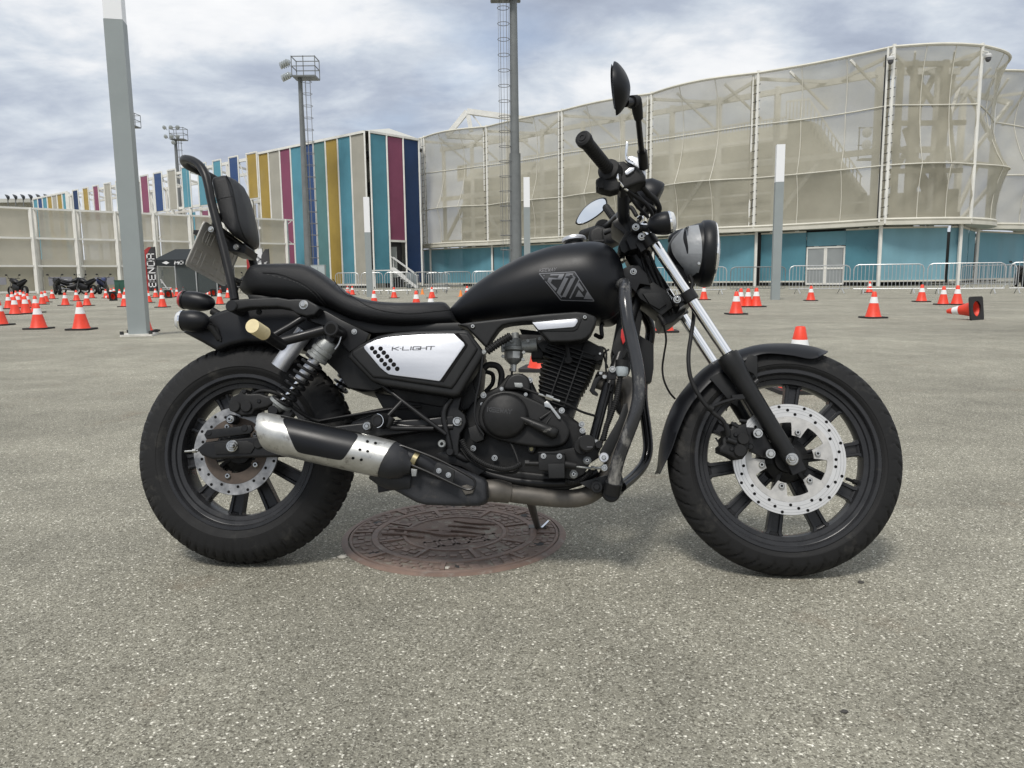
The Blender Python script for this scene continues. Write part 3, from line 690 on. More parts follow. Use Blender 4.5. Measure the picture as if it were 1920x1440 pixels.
mast(563 + 18, 146, 66, .36, .17, 'tall floodlight mast with caged ladder in front of the striped panels', [(-.9 - .25 * i, -.3 + .3 * i, 1.15, -.8, -.5) for i in range(4)] + [(-.8 - .25 * i, -.3 + .3 * i, .15, -.8, -.5) for i in range(4)])
mast(331 + 17, 262, 110, .36, .2, 'distant floodlight mast with round lamps rising over the colored banners', [(-1.0 + .9 * i, -.9, 1.5, -.3 + .3 * i, -1) for i in range(3)] + [(-.9 + .8 * i, -.9, .3, -.3 + .3 * i, -1) for i in range(3)] + [(0.1, -.9, -.5, 0, -1)])
mast(237 + 24, 238, 100, .36, .2, 'floodlight mast whose basket shows just right of the big grey pole', [], lad=False)
mast(968, -4, 52, .40, .24, 'thick grey mast with caged ladder standing behind the fuel tank', [(-1.0, -.3, .3, -.8, -.5), (-.7, .3, .3, -.8, -.5)], side=-1, joint=V(968, 288, 52).z)

# row of far lamps on the far stand
rl = empty('far_lamp_row', tuple(V(50, 377, 138))); tag(rl, 'row of tilted dark lamps on the far stand roof at the left', 'lamp row')
for i in range(6):
    mb = MB(); mb.lathe([(.1, -.35), (.35, -.2), (.6, .15), (.56, .18), (0, .18)], (-3.3 + i * 1.35, 0, .7), Vector((-1, -.6, -.5)), 10); mb.build('lamp', mat('dark_lamp', (.06, .065, .07), .4), rl)
    mb = MB(); mb.bar((-3.3 + i * 1.35, 0, -.9), (-3.3 + i * 1.35, 0, .7), .12, .12); mb.build('bracket', MAST, rl)

# ================================================================== square lamp columns
def lamp_column(px, py_base, w, h, wh, label, D=None, plate=False):
    p = G(px, py_base) if D is None else V(px, 540, D); p.z = 0
    t = empty('lamp_column', p, -atan2(p.x, p.y) * .5); tag(t, label, 'lamp post', 'square lamp columns')
    mb = MB(); A = [Vector((sx * w / 2, sy * w / 2, 0)) for sx, sy in ((-1, -1), (1, -1), (1, 1), (-1, 1))]
    mb.prism(A, Vector((0, 0, wh)), bev=0); mb.build('column', POLE, t, smooth=0)
    mb = MB(); w2 = w * .97; A = [Vector((sx * w2 / 2, sy * w2 / 2, wh + .004)) for sx, sy in ((-1, -1), (1, -1), (1, 1), (-1, 1))]
    mb.prism(A, Vector((0, 0, h - wh)), bev=0.0); mb.build('lamp_head', POLEW, t, smooth=0)
    if plate:
        mb = MB(); mb.box((0, 0, .015), (w * 1.75, w * 1.75, .03)); mb.build('base_plate', mat('plate_white', (.62, .60, .55), .5, var=.2, vscale=12), t, smooth=0)
        for sx in (-1, 1):
            for sy in (-1, 1):
                mb = MB(); mb.cyl((sx * w * .78, sy * w * .78, .03), (sx * w * .78, sy * w * .78, .075), .028, n=6); mb.build('anchor_bolt', DARKIN, t)
wA = 0.245
pA = G(262, 629); hA = V(219, 41, pA.y + .0).z
lamp_column(262, 629, wA, hA + 2.0, hA, 'big grey lamp column with white top and bolted base plate in the left foreground', plate=True)
lamp_column(693, 555, .25, V(686, 370, 34).z, V(687, 436, 34).z, 'slim grey lamp column with white head beside the gap in the striped building', D=34)
lamp_column(989, 540, .24, V(989, 333, 30).z, V(989, 389, 30).z, 'slim lamp column with white head rising behind the fuel tank beside the mast', D=30)
lamp_column(1454, 562, .25, V(1456, 272, 24).z, V(1456, 342, 24).z, 'grey lamp column with white head in front of the beige mesh building', D=24)
lamp_column(476, 545, .26, V(475, 452, 42).z, V(475, 454, 42).z - .3, 'pale lamp column partly hidden behind the backrest', D=42)

# ================================================================== crowd barriers
def barrier(pl, Dl, pr, Dr, label, m=GALV):
    a = V(pl, 540, Dl); b = V(pr, 540, Dr); a.z = b.z = 0; d = b - a; L_ = d.length; ang = atan2(d.y, d.x)
    t = empty('crowd_barrier', (a + b) / 2, ang); tag(t, label, 'barrier', 'steel crowd barriers')
    h = L_ / 2 - .03; r = .022; mb = MB(); c = .16
    pts = [Vector((-h, 0, .2)), Vector((-h, 0, 1.1 - c)), Vector((-h + .05, 0, 1.1 - .05)), Vector((-h + c, 0, 1.1)), Vector((h - c, 0, 1.1)), Vector((h - .05, 0, 1.05)), Vector((h, 0, 1.1 - c)), Vector((h, 0, .2))]
    mb.tube(pts, r, 6, closed=True); mb.build('frame', m, t)
    n = max(6, int(L_ / .135)); proto = None
    for i in range(1, n):
        x = -h + 2 * h * i / n
        if proto is None: bb = MB(); bb.cyl((0, 0, .2), (0, 0, 1.08), .011, n=5); proto = bb.build('bar', m, t); o = proto
        else: o = proto.copy(); COL.objects.link(o)
        o.location = (x, 0, 0)
    for x in (-h * .72, h * .72):
        mb = MB(); mb.tube([Vector((x, -.33, .012)), Vector((x, -.08, .2)), Vector((x, .08, .2)), Vector((x, .33, .012))], .018, 5); mb.build('foot', m, t)
barrier(1283, 31, 1363, 31, 'barrier just right of the taped headlight')
barrier(1368, 33, 1473, 33, 'dull dark barrier standing behind the right lamp column', GALVD)
barrier(1478, 30.5, 1594, 30.5, 'bright barrier in front of the glass double door')
barrier(1598, 29.3, 1732, 28.6, 'barrier right of the door, behind the lone middle cone')
barrier(1736, 28.2, 1885, 27.4, 'wide barrier behind the pair of cones at the right')
barrier(1890, 27.6, 2010, 27, 'barrier cut off by the right edge of the picture')
barrier(1800, 39, 1905, 36, 'farther barrier overlapping behind the wide one at the right')
barrier(629, 39.5, 674, 39, 'barrier right behind the seat, left of the slim lamp column')
barrier(677, 39.5, 719, 39.5, 'barrier standing behind the slim lamp column')
barrier(721, 39, 772, 39, 'barrier in front of the white stairs')
barrier(775, 40, 826, 40, 'dull barrier right of the stairs', GALVD)
barrier(828, 40, 884, 40, 'dull barrier in front of the wide teal wall', GALVD)
barrier(799, 45, 838, 45, 'barrier stacked tight behind the dull one near the teal corner')
barrier(803, 46, 845, 46, 'rearmost barrier near the teal building corner')
barrier(885, 39, 935, 39, 'barrier at the foot of the fuel tank silhouette')
barrier(889, 41, 950, 41, 'second barrier overlapping at the fuel tank silhouette')
barrier(1205, 31, 1279, 31, 'barrier half hidden behind the front fork')

# ================================================================== traffic cones
CO = mat('cone_orange', (0.74, 0.05, 0.02), 0.5, var=0.14, vscale=9, dirt=((.30, .09, .06), .62, 16, .5))
COW = mat('cone_white_band', (0.78, 0.78, 0.77), 0.4, var=0.08, vscale=20, dirt=((.45, .42, .38), .64, 22, .6))
COB = mat('cone_black_base', (0.025, 0.024, 0.024), 0.7, var=0.2, vscale=12)
CSM = mat('small_cone_amber', (0.80, 0.26, 0.05), 0.5)
def cone_proto():
    H = .455; t = empty('traffic_cone', (0, -50, 0)); rb, rt = .125, .032
    rr = lambda f: rb + (rt - rb) * f
    mb = MB(); mb.lathe([(rr(0) + .012, .028), (rr(0), .045), (rr(.57), H * .57 + .0), (rr(.57) - .012, H * .57)], (0, 0, 0), (0, 0, 1), 20, caps=False); mb.build('lower_body', CO, t)
    mb = MB(); mb.lathe([(rr(.80) - .01, H * .8), (rr(.80), H * .8), (rr(.985), H * .985), (rt - .006, H), (.018, H), (.016, H - .04)], (0, 0, 0), (0, 0, 1), 20, caps=False); mb.build('tip', CO, t)
    mb = MB(); mb.lathe([(rr(.57) + .001, H * .57), (rr(.80) + .001, H * .8)], (0, 0, 0), (0, 0, 1), 20, caps=False); mb.build('white_band', COW, t)
    s = .185; A = []
    for sx, sy in ((-1, -1), (1, -1), (1, 1), (-1, 1)):
        cx, cy = sx * (s - .04), sy * (s - .04)
        a0 = {(-1, -1): pi, (1, -1): 1.5 * pi, (1, 1): 0, (-1, 1): .5 * pi}[(sx, sy)]
        for k in range(4): A.append(Vector((cx + .04 * cos(a0 + k * pi / 6), cy + .04 * sin(a0 + k * pi / 6), 0.028)))
    mb = MB(); n = len(A); inner = [Vector((.118 * cos(2 * pi * (k + .5) / n - .75 * pi - .2), .118 * sin(2 * pi * (k + .5) / n - .75 * pi - .2), .028)) for k in range(n)]
    dz = Vector((0, 0, -.026)); mb.rings([inner, A, [p + dz for p in A], [p + dz for p in inner]], closed=True); mb.build('base', COB, t)
    return t
def small_cone_proto():
    t = empty('small_cone', (0, -50, 0)); mb = MB(); mb.lathe([(.10, .012), (.085, .02), (.02, .28), (.0, .28)], (0, 0, 0), (0, 0, 1), 16); mb.build('body', CSM, t)
    mb = MB(); mb.lathe([(.062, .10), (.0455, .17)], (0, 0, 0), (0, 0, 1), 16, caps=False); mb.build('white_band', COW, t)
    mb = MB(); mb.box((0, 0, .006), (.26, .26, .012)); mb.build('base', CSM, t); return t
CP = cone_proto(); first_cone = [True]
def cone(px, py, label, D=None, rot=None, lift=0.0):
    p = G(px, py) if D is None else V(px, 540, D); p.z = 0
    if first_cone[0]: o = CP; first_cone[0] = False
    else: o = copy_tree(CP)
    o.scale = (random.uniform(.95, 1.05),) * 2 + (random.uniform(.95, 1.04),)
    o.location = p + Vector((0, 0, lift)); o.rotation_euler = rot or (0, 0, random.uniform(-.25, .25))
    tag(o, label, 'traffic cone', 'orange and white traffic cones')
CONES = [
 (73, 617, 'large foreground cone at the far left, left of the pair nearest the grey pole'),
 (153, 618.5, 'large foreground cone halfway between the left edge and the big grey pole'),
 (1, 610, 'cone cut off by the left edge of the picture'),
 (29, 590, 'front left cone of the left cluster, base joined with its neighbor'),
 (49, 588.5, 'front middle cone of the left cluster'),
 (68, 586.5, 'front right cone of the left cluster, just behind the large left one'),
 (17, 579, 'leftmost cone of the left cluster, second row'),
 (35, 577.5, 'second row cone in the middle of the left cluster'),
 (53, 577, 'second row cone at the right of the left cluster'),
 (24, 570, 'third row cone peeking over the leftmost cluster cone'),
 (31, 564, 'back row cone below the leftmost parked motorcycle, left one of two'),
 (39.5, 564, 'back row cone below the leftmost parked motorcycle, right one of two'),
 (46, 568, 'third row cone hidden between two cluster cones'),
 (80, 571, 'nearer cone of the pair right of the left cluster'),
 (86, 567, 'farther cone of the pair right of the left cluster'),
 (98.5, 560.5, 'cone in front of the second parked motorcycle from the left'),
 (123, 573, 'lone cone below the middle parked motorcycles, nearer row'),
 (144, 564.5, 'lone cone in front of the middle parked motorcycles, farther row'),
 (163.5, 573.5, 'lone cone up and right of the second large foreground cone'),
 (173, 559, 'small far cone left of the motorcycle beside the green bin'),
 (199, 559, 'upright cone left of the fallen one near the green bin'),
 (209, 556, 'far cone directly behind the fallen one near the green bin'),
 (214.5, 554, 'far cone just below the green bin, left side'),
 (225, 559, 'far cone just right of the green bin'),
 (235, 556, 'far cone touching the left side of the grey pole'),
 (239, 566, 'middle cone of three at the left side of the grey pole'),
 (235, 575.5, 'nearest cone of three at the left side of the grey pole'),
 (277, 555, 'far cone against the right side of the grey pole'),
 (279, 567.5, 'cone beside the right side of the grey pole under the red flag'),
 (292, 558, 'far cone just right of the red flag foot'),
 (303, 557, 'far cone in front of the white folding chair'),
 (305, 576.5, 'nearest upright cone between grey pole and tail light'),
 (322, 557.5, 'far cone just right of the fallen cone by the tent'),
 (332, 556, 'second far cone right of the fallen cone by the tent'),
 (270, 622.5, 'cone almost hidden behind the foot of the big grey pole'),
 (384, 549, 'far cone under the tent next to the license plate'),
 (412.5, 571, 'bigger cone right behind the tail light, left of the backrest tube'),
 (413, 550, 'far cone behind the bigger one near the tail light'),
 (428, 559, 'cone half hidden by the backrest tube foot'),
 (344, 551, 'far cone between tent post and tail light'),
 (652, 551, 'far cone touching the seat slope, left one of two'),
 (661, 553, 'far cone touching the seat slope, right one of two'),
 (702, 577, 'cone peeking over the seat, nearest the slim lamp column'),
 (739, 559, 'upright cone in front of the stairs barrier'),
 (781, 580, 'tall cone peeking over the seat with its red lower body in view'),
 (810, 559, 'farther cone of the pair over the front of the seat'),
 (808.5, 590, 'nearer cone of the pair over the seat front, white band touching the seat edge'),
 (876, 556, 'far cone touching the fuel tank silhouette'),
 (1019, 694, 'near cone seen through the gap behind the engine'),
 (1245, 622.5, 'near cone seen through the fork legs'),
 (1496, 733, 'nearest cone, standing behind the front wheel and mudguard'),
 (1319.5, 562.5, 'small cone just right of the headlight'),
 (1380, 589.5, 'front cone of the group of four right of the headlight'),
 (1388.5, 575.5, 'rear left cone of the group of four right of the headlight'),
 (1402, 575.5, 'rear middle cone of the group of four right of the headlight'),
 (1417.5, 575.5, 'rear right cone of the group of four right of the headlight'),
 (1520, 564, 'small cone in front of the glass door barrier'),
 (1637, 596.5, 'largest upright cone between door and fallen cone'),
 (1727.5, 566, 'small cone between two barriers at the right'),
 (1768, 571.5, 'left cone of the pair behind the fallen cone'),
 (1794, 571.5, 'right cone of the pair behind the fallen cone'),
 (1630, 549, 'faint small cone behind the barrier right of the door')]
for x, y, l in CONES: cone(x, y, l)
# three fallen cones: axis nearly horizontal, resting on body and base edge
def fallen(px, py, az, label):
    p = G(px, py); tilt = pi / 2 + radians(7)
    if az is None: az = 0
    o = copy_tree(CP); M = Matrix.Rotation(az, 4, 'Z') @ Matrix.Rotation(tilt, 4, 'Y')
    o.rotation_euler = M.to_euler(); o.location = p + Vector((0, 0, .187)); o.scale = (1.08,) * 3; tag(o, label, 'traffic cone', 'orange and white traffic cones')
fallen(1831, 600, radians(122), 'big fallen cone lying on its side with its black base turned to the camera')
fallen(213, 564, radians(160), 'fallen cone near the green bin showing its dark red hollow base')
fallen(316.5, 559, radians(155), 'fallen cone lying beside the white folding chair')
fallen(401, 556, radians(160), 'fallen cone behind the tail light near the license plate')
SCn = small_cone_proto(); SCn.location = G(792, 552); tag(SCn, 'small amber cone between the two tall cones over the seat', 'cone', 'small amber cones')
s2 = copy_tree(SCn); s2.location = G(864, 556); tag(s2, 'small amber cone close to the fuel tank silhouette', 'cone', 'small amber cones')

# ================================================================== small things by the buildings
def boxy(name, px0, px1, ytop, D, depth, m, label, cat):
    a = V(px0, ytop, D); b = V(px1, ytop, D); h = (a.z + b.z) / 2; w = b.x - a.x
    t = empty(name, ((a.x + b.x) / 2, D + depth / 2, 0)); tag(t, label, cat)
    mb = MB(); mb.prism([Vector((-w / 2, -depth / 2, .06)), Vector((w / 2, -depth / 2, .06)), Vector((w / 2, depth / 2, .06)), Vector((-w / 2, depth / 2, .06))], Vector((0, 0, h - .06)), bev=.02); mb.build('housing', m, t)
    mb = MB(); mb.box((0, 0, .03), (w * 1.06, depth * 1.06, .06)); mb.build('plinth', INNER, t)
    mb = MB(); mb.box((0, 0, h + .03), (w * 1.05, depth * 1.05, .06)); mb.build('lid', m, t)
    mb = MB(); mb.bar((-.01, -depth / 2 - .006, .15), (-.01, -depth / 2 - .006, h - .1), .012, .012); mb.build('door_joint', DARKIN, t)
    return t
boxy('electric_cabinet', 583, 608, 498, 62, .5, mat('cabinet_grey', (.36, .40, .40), .5, var=.05), 'pale grey electric cabinet at the foot of the green stripe panel', 'cabinet')
boxy('service_box', 762, 781, 512, 62, .5, mat('box_grey', (.20, .23, .24), .5), 'grey service box beside the handrail of the white stairs', 'box')
gb = boxy('trash_bin', 214, 233, 527, 46, .6, mat('bin_green', (.02, .075, .05), .5), 'dark green wheeled bin left of the big grey pole', 'bin')
# stairs
sa = V(735, 540, 62); stt = empty('entrance_stairs', (sa.x, sa.y, 0)); tag(stt, 'white steel stairs with handrails under the magenta panel', 'stairs')
SW = mat('stair_white', (.62, .62, .60), .5)
for i in range(7):
    mb = MB(); mb.box((.35 + (6 - i) * .26 - .2, 0, .18 + i * .2), (.28, 1.1, .05)); mb.build('step', SW, stt, smooth=0)
for y in (-.55, .55):
    mb = MB(); mb.bar((2.1, y, .05), (.1, y, 1.6), .06, .22); mb.build('stringer', SW, stt)
    mb = MB(); mb.tube([Vector((2.1, y, 0)), Vector((2.1, y, 1.0)), Vector((.1, y, 2.5)), Vector((.1, y, 1.4))], .035, 6); mb.build('handrail', SW, stt)
mb = MB(); mb.box((-.75, 0, 1.45), (1.5, 1.1, .08)); 
for x in (-1.4, 0): mb.bar((x, -.5, 0), (x, -.5, 1.45), .08, .08); mb.bar((x, .5, 0), (x, .5, 1.45), .08, .08)
mb.build('landing', SW, stt)
# security cameras
def cctv(px, py, D, label, arm):
    p = V(px, py, D); t = empty('security_camera', p); tag(t, label, 'camera')
    mb = MB(); mb.ball((0, 0, -.05), (.16, .16, .2), n=14, m=8); mb.build('dome', mat('cctv_dome', (.08, .08, .085), .2), t)
    mb = MB(); mb.lathe([(.19, 0), (.2, .12), (.12, .22), (0, .24)], (0, 0, 0), (0, 0, 1), 14); mb.build('housing', mat('cctv_white', (.5, .5, .49), .5), t)
    mb = MB(); mb.tube([Vector((0, 0, .2)), Vector((arm * .1, 0, .33)), Vector((arm, 0, .36))], .035, 6); mb.build('arm', WHITE, t)
dR = FP[7].y; cctv(1853, 108, dR - .2, 'dome camera on an arm at the top right corner of the mesh building', -.35)
cctv(1670, 113, FP[6].y - .35, 'dome camera hanging at the post top left of the corner tower', .2)
cctv(789, 280, FP[1].y - .5, 'dome camera on the left end of the mesh building', .25)
# floodlight panel seen through the mesh
sl = empty('floodlight_bank', tuple(V(1644, 275, 80))); tag(sl, 'bank of round floodlights seen through the beige mesh', 'floodlight')
for r in range(2):
    for c in range(3):
        mb = MB(); mb.lathe([(.2, -.3), (.42, -.1), (.5, .1), (.46, .12), (0, .12)], (-1.1 + c * 1.1, 0, 1.4 - r * 1.2), Vector((0, -1, -.2)), 14); mb.build('floodlight', mat('bank_lamp', (.55, .56, .55), .3), sl)
mb = MB(); mb.box((0, .3, 1.9), (3.6, .1, .1)); mb.box((0, .3, .2), (3.6, .1, .1)); mb.box((0, .3, -1.2), (3.2, 1.2, .12)); mb.box((0, .2, -.4), (3.2, .08, .08))
for x in (-1.7, 0, 1.7): mb.box((x, .3, .4), (.1, .1, 3.2))
mb.build('frame', MAST, sl)
mb = MB(); b0 = Vector(sl.location); mb.cyl((0, .4, -1.2), (0, .4, -b0.z), .2, .35, 12); mb.build('pole', MAST, sl)

# tent with letters
tD = 46; tx0 = V(291, 540, tD).x; tx1 = V(408, 540, tD).x; tw = tx1 - tx0
tt = empty('event_tent', ((tx0 + tx1) / 2, tD + 1.5, 0)); tag(tt, 'black gazebo tent with clear side walls and white letters on its valance', 'tent')
TB = mat('tent_black', (.018, .022, .024), .65, var=.2, vscale=2)
mb = MB(); hw = tw / 2; e_ = 2.05; hd = 1.5
vs = [(-hw, -hd, e_), (hw, -hd, e_), (hw, hd, e_), (-hw, hd, e_), (-.62 * hw, 0, 2.72), (.62 * hw, 0, 2.72)]
mb.add(vs, [(0, 1, 5, 4), (1, 2, 5), (2, 3, 4, 5), (3, 0, 4)]); mb.build('canopy', TB, tt, smooth=0)
for a, b in (((-hw, -hd), (hw, -hd)), ((hw, -hd), (hw, hd)), ((hw, hd), (-hw, hd)), ((-hw, hd), (-hw, -hd))):
    mb = MB(); mb.bar((a[0], a[1], e_ - .17), (b[0], b[1], e_ - .17), .012, .34, Vector((0, 0, 1))); mb.build('valance', TB, tt, smooth=0)
def pole_(x, y): 
    mb = MB(); mb.bar((x, y, 0), (x, y, e_), .05, .05); mb.build('pole', GALV, tt)
for x in (-hw + .03, -hw * .33, hw * .33, hw - .03): pole_(x, -hd + .04)
for x in (-hw + .03, hw - .03): pole_(x, hd - .04)
CLR = mat('clear_vinyl', (.10, .12, .12), .15, alpha=.62)
for i in range(3):
    x0 = -hw + .06 + i * (2 * hw) / 3; x1 = x0 + 2 * hw / 3 - .1; mb = MB(); mb.add([(x0, -hd + .08, .05), (x1, -hd + .08, .05), (x1, -hd + .08, e_ - .3), (x0, -hd + .08, e_ - .3)], [(0, 1, 2, 3)]); mb.build('side_wall', CLR, tt, smooth=0)
mb = MB(); mb.add([(-hw, hd - .1, .05), (hw, hd - .1, .05), (hw, hd - .1, e_), (-hw, hd - .1, e_)], [(0, 1, 2, 3)]); mb.build('back_sheet', mat('tent_back', (.12, .13, .13), .7), tt, smooth=0)
LW = mat('white_print', (.75, .75, .75), .6)
mb = MB(); x0 = V(331, 540, tD).x - tt.location.x; x1 = V(346, 540, tD).x - tt.location.x
text_mesh(mb, 'MO', lambda u, v: Vector((x0 + (x1 - x0) * u + v * .03, -hd - .02, e_ - .26 + .17 * v)), th=.26); mb.build('lettering', LW, tt, smooth=0)
mb = MB(); mb.add([(x0 - .75, -hd - .02, e_ - .18), (x0 - .5, -hd - .02, e_ - .08), (x0 - .3, -hd - .02, e_ - .18), (x0 - .5, -hd - .02, e_ - .27)], [(0, 1, 2, 3)]); mb.build('emblem', LW, tt, smooth=0)

# feather flags
def flag(px0, px1, ytop, ybot, D, m, label, text=None, m2=None, tm=None, split=.4, xf=(.35, .85), yf=(.12, .93)):
    a = V(px0, ybot, D); b = V(px1, ytop, D); w = b.x - a.x; z0, z1 = max(a.z, .25), b.z
    t = empty('feather_flag', ((a.x + b.x) / 2, D, 0)); tag(t, label, 'flag', 'feather flags')
    def outl(z): 
        f = (z - z0) / (z1 - z0); return -w / 2 + w * (.0 + max(0, (f - .72) / .28) ** 2 * .55), w / 2
    def yy(x, z): return .05 * sin(3 * z + 4 * x)
    n = 14
    def strip(u0, u1, nm, mm, off=0):
        mb = MB(); vs = []
        for i in range(n + 1):
            z = z0 + (z1 - z0) * i / n; l, r = outl(z)
            for k in range(4):
                x = l + (r - l) * (u0 + (u1 - u0) * k / 3); vs.append((x, yy(x, z) - off, z))
        mb.add(vs, [(i * 4 + k, i * 4 + k + 1, (i + 1) * 4 + k + 1, (i + 1) * 4 + k) for i in range(n) for k in range(3)]); return mb.build(nm, mm, t, smooth=180, fix=False)
    strip(0, split if m2 else 1, 'sail', m)
    if m2: strip(split, 1, 'sail', m2)
    mb = MB(); mb.tube([Vector((w / 2 + .02, 0, 0)), Vector((w / 2 + .02, 0, z1 * .8)), Vector((w / 2 + .01, 0, z1 + .02))], .018, 6); mb.build('pole', TB, t)
    mb = MB(); mb.box((w / 2 + .02, 0, .02), (.4, .4, .04)); mb.build('base', TB, t)
    if text:
        mb = MB(); xa, xb = -w / 2 + w * xf[0], -w / 2 + w * xf[1]
        text_mesh(mb, text, lambda u, v: Vector((xb - (xb - xa) * v, -.07, z0 + (z1 - z0) * (yf[0] + (yf[1] - yf[0]) * u))), wl=.85, gap=.36, th=.16); mb.build('lettering', tm or LW, t, smooth=0)
FR = mat('flag_red', (.30, .02, .02), .6, var=.3, vscale=3); FK = mat('flag_black', (.035, .033, .035), .6, var=.2, vscale=3)
flag(267, 290, 463, 546, 40, FR, 'feather flag in red and dark grey with upright white letters beside the grey pole', 'BENDa', FK, split=.42, xf=(.50, .93), yf=(.10, .84))
flag(465, 472, 468, 530, 47, FR, 'dark red feather flag glimpsed behind the backrest tube')
flag(479.5, 491.5, 466, 530, 46, mat('flag_white', (.68, .68, .68), .6), 'white feather flag with a grey print behind the backrest', 'BV', None, mat('grey_print', (.15, .15, .16), .6), xf=(.2, .8), yf=(.25, .8))
flag(492.5, 503.5, 467, 530, 45, FK, 'black feather flag with small white letters right of the white flag', '4JHLA', None, xf=(.35, .75), yf=(.1, .62))

# folding chair
ch = empty('folding_chair', V(313, 540, 41.5) * 1.0); ch.location.z = 0; ch.rotation_euler = (0, 0, .5); tag(ch, 'white folding chair standing in front of the tent', 'chair')
CWm = mat('chair_white', (.68, .68, .68), .5)
mb = MB(); mb.box((.0, 0, .45), (.42, .40, .03)); mb.build('seat', CWm, ch)
mb = MB(); mb.box((-.24, 0, .78), (.03, .38, .2), Vector((cos(.2), 0, sin(.2))), Vector((0, 1, 0))); mb.build('backrest', CWm, ch)
for y in (-.2, .2):
    for a, b in (((.24, 0), (-.28, .9)), ((-.22, 0), (.18, .45))): mb = MB(); mb.bar((a[0], y, a[1]), (b[0], y, b[1]), .03, .03); mb.build('leg', CWm, ch)

# banners behind the fence
def sign(x0, x1, y0, y1, D, m, label, text=None):
    a = V(x0, y1, D); b = V(x1, y0, D); t = empty('hanging_banner', ((a.x + b.x) / 2, D, a.z)); tag(t, label, 'banner'); w = b.x - a.x; h = b.z - a.z
    mb = MB(); mb.box((0, 0, h / 2), (w, .03, h)); mb.build('sheet', m, t, smooth=0)
    if text: mb = MB(); text_mesh(mb, text, lambda u, v: Vector((-w * .3 + w * .6 * u, -.03, h * .3 + h * .4 * v))); mb.build('lettering', mat('pale_print', (.5, .5, .5), .6), t, smooth=0)
GB = mat('banner_grey', (.20, .20, .22), .6)
sign(92, 135, 519, 536, 52.5, GB, 'grey banner with pale letters low behind the second fence bay', 'AMC')
sign(179, 214, 519, 534, 58, GB, 'plain grey banner low behind the fence bay left of the bin')
sign(-5, 11, 520, 534, 50, GB, 'grey banner low at the left edge of the fence')

# ================================================================== parked motorcycles far behind
BK = mat('far_bike_black', (.018, .018, .02), .45, var=.3, vscale=8); BKR = mat('far_bike_rubber', (.02, .02, .02), .8); BKM = mat('far_bike_metal', (.35, .35, .36), .35, metal=.8); BKW = mat('far_bike_white', (.55, .55, .56), .4); BKB = mat('far_bike_blue', (.02, .03, .10), .4)
def far_bike(px, D, rz, label, acc=BK, scale=1.0, name='parked_motorcycle', head=BK):
    p = V(px, 540, D); t = empty(name, (p.x, p.y, 0), rz); t.scale = (scale,) * 3; tag(t, label, 'motorcycle', 'motorcycles parked along the mesh fence')
    for x, r, w in ((-.68, .31, .08), (.68, .30, .055)):
        mb = MB(); mb.lathe([(r - .09, -w * .7), (r - .02, -w), (r, -w * .4), (r, w * .4), (r - .02, w), (r - .09, w * .7)], (x, 0, r), (0, 1, 0), 20, closed_prof=True); wh = mb.build('wheel', BKR, t)
        mb = MB(); mb.cyl((x, -.05, r), (x, .05, r), .06, n=8)
        for k in range(6): a = k * pi / 3; mb.bar((x, 0, r), (x + (r - .08) * cos(a), 0, r + (r - .08) * sin(a)), .03, .03)
        mb.build('rim', BKM, wh)
    S = lambda x, z, w, h: [Vector((x, w * cos(a), z + h * sin(a))) for a in [2 * pi * i / 10 for i in range(10)]]
    mb = MB(); mb.rings([S(-.1, .82, .10, .07), S(.05, .88, .16, .13), S(.28, .92, .18, .18), S(.44, .90, .12, .16)]); mb.build('fuel_tank', acc, t)
    mb = MB(); mb.rings([S(-.82, 1.0, .06, .05), S(-.6, .92, .15, .09), S(-.3, .82, .17, .08), S(-.05, .82, .14, .08)]); mb.build('seat', BK, t)
    mb = MB(); mb.rings([S(-.95, .92, .06, .06), S(-.6, .78, .15, .14), S(-.2, .66, .16, .17)]); mb.build('tail_section', acc, t)
    mb = MB(); mb.rings([S(-.34, .45, .16, .16), S(0, .46, .22, .24), S(.28, .54, .20, .28), S(.40, .62, .10, .18)]); mb.build('engine', BK, t)
    for y in (-.09, .09): mb = MB(); mb.cyl((.68, y, .3), (.40, y, 1.0), .027, n=8); mb.build('fork', BKM, t)
    mb = MB(); mb.rings([S(.42, .98, .10, .12), S(.55, .98, .12, .14), S(.62, .95, .09, .1)]); mb.build('headlight', head, t)
    mb = MB(); mb.tube([Vector((.25, -.38, 1.08)), Vector((.36, -.1, 1.06)), Vector((.36, .1, 1.06)), Vector((.25, .38, 1.08))], .018, 6); mb.build('handlebar', BK, t)
    for y in (-1, 1):
        mb = MB(); mb.tube([Vector((.32, .28 * y, 1.08)), Vector((.36, .36 * y, 1.26))], .01, 5); mb.ball((.35, .42 * y, 1.29), (.02, .08, .05), n=8, m=6); mb.build('mirror', BK, t)
    mb = MB(); mb.cyl((-.75, -.16, .42), (-.1, -.13, .33), .055, .035, 10); mb.build('muffler', BKM, t)
    mb = MB(); mb.tube([Vector((0, .12, .35)), Vector((.05, .32, 0))], .015, 5); mb.build('side_stand', BK, t)
far_bike(33, 49, radians(155), 'leftmost parked black motorcycle in front of the mesh fence')
far_bike(107, 50, radians(130), 'parked black motorcycle just right of the second fence post')
far_bike(137, 51, radians(20), 'parked naked motorcycle with white headlight in the middle of the row', head=BKW)
far_bike(160, 50.5, radians(160), 'parked black motorcycle overlapping the one with white headlight')
far_bike(193, 51, radians(100), 'parked dark blue motorcycle left of the green bin', acc=BKB)
far_bike(455, 50, radians(60), 'dark motorcycle glimpsed between the backrest tubes and the seat')
far_bike(1912, 40, radians(70), 'dark motorcycle behind the barrier at the right edge')

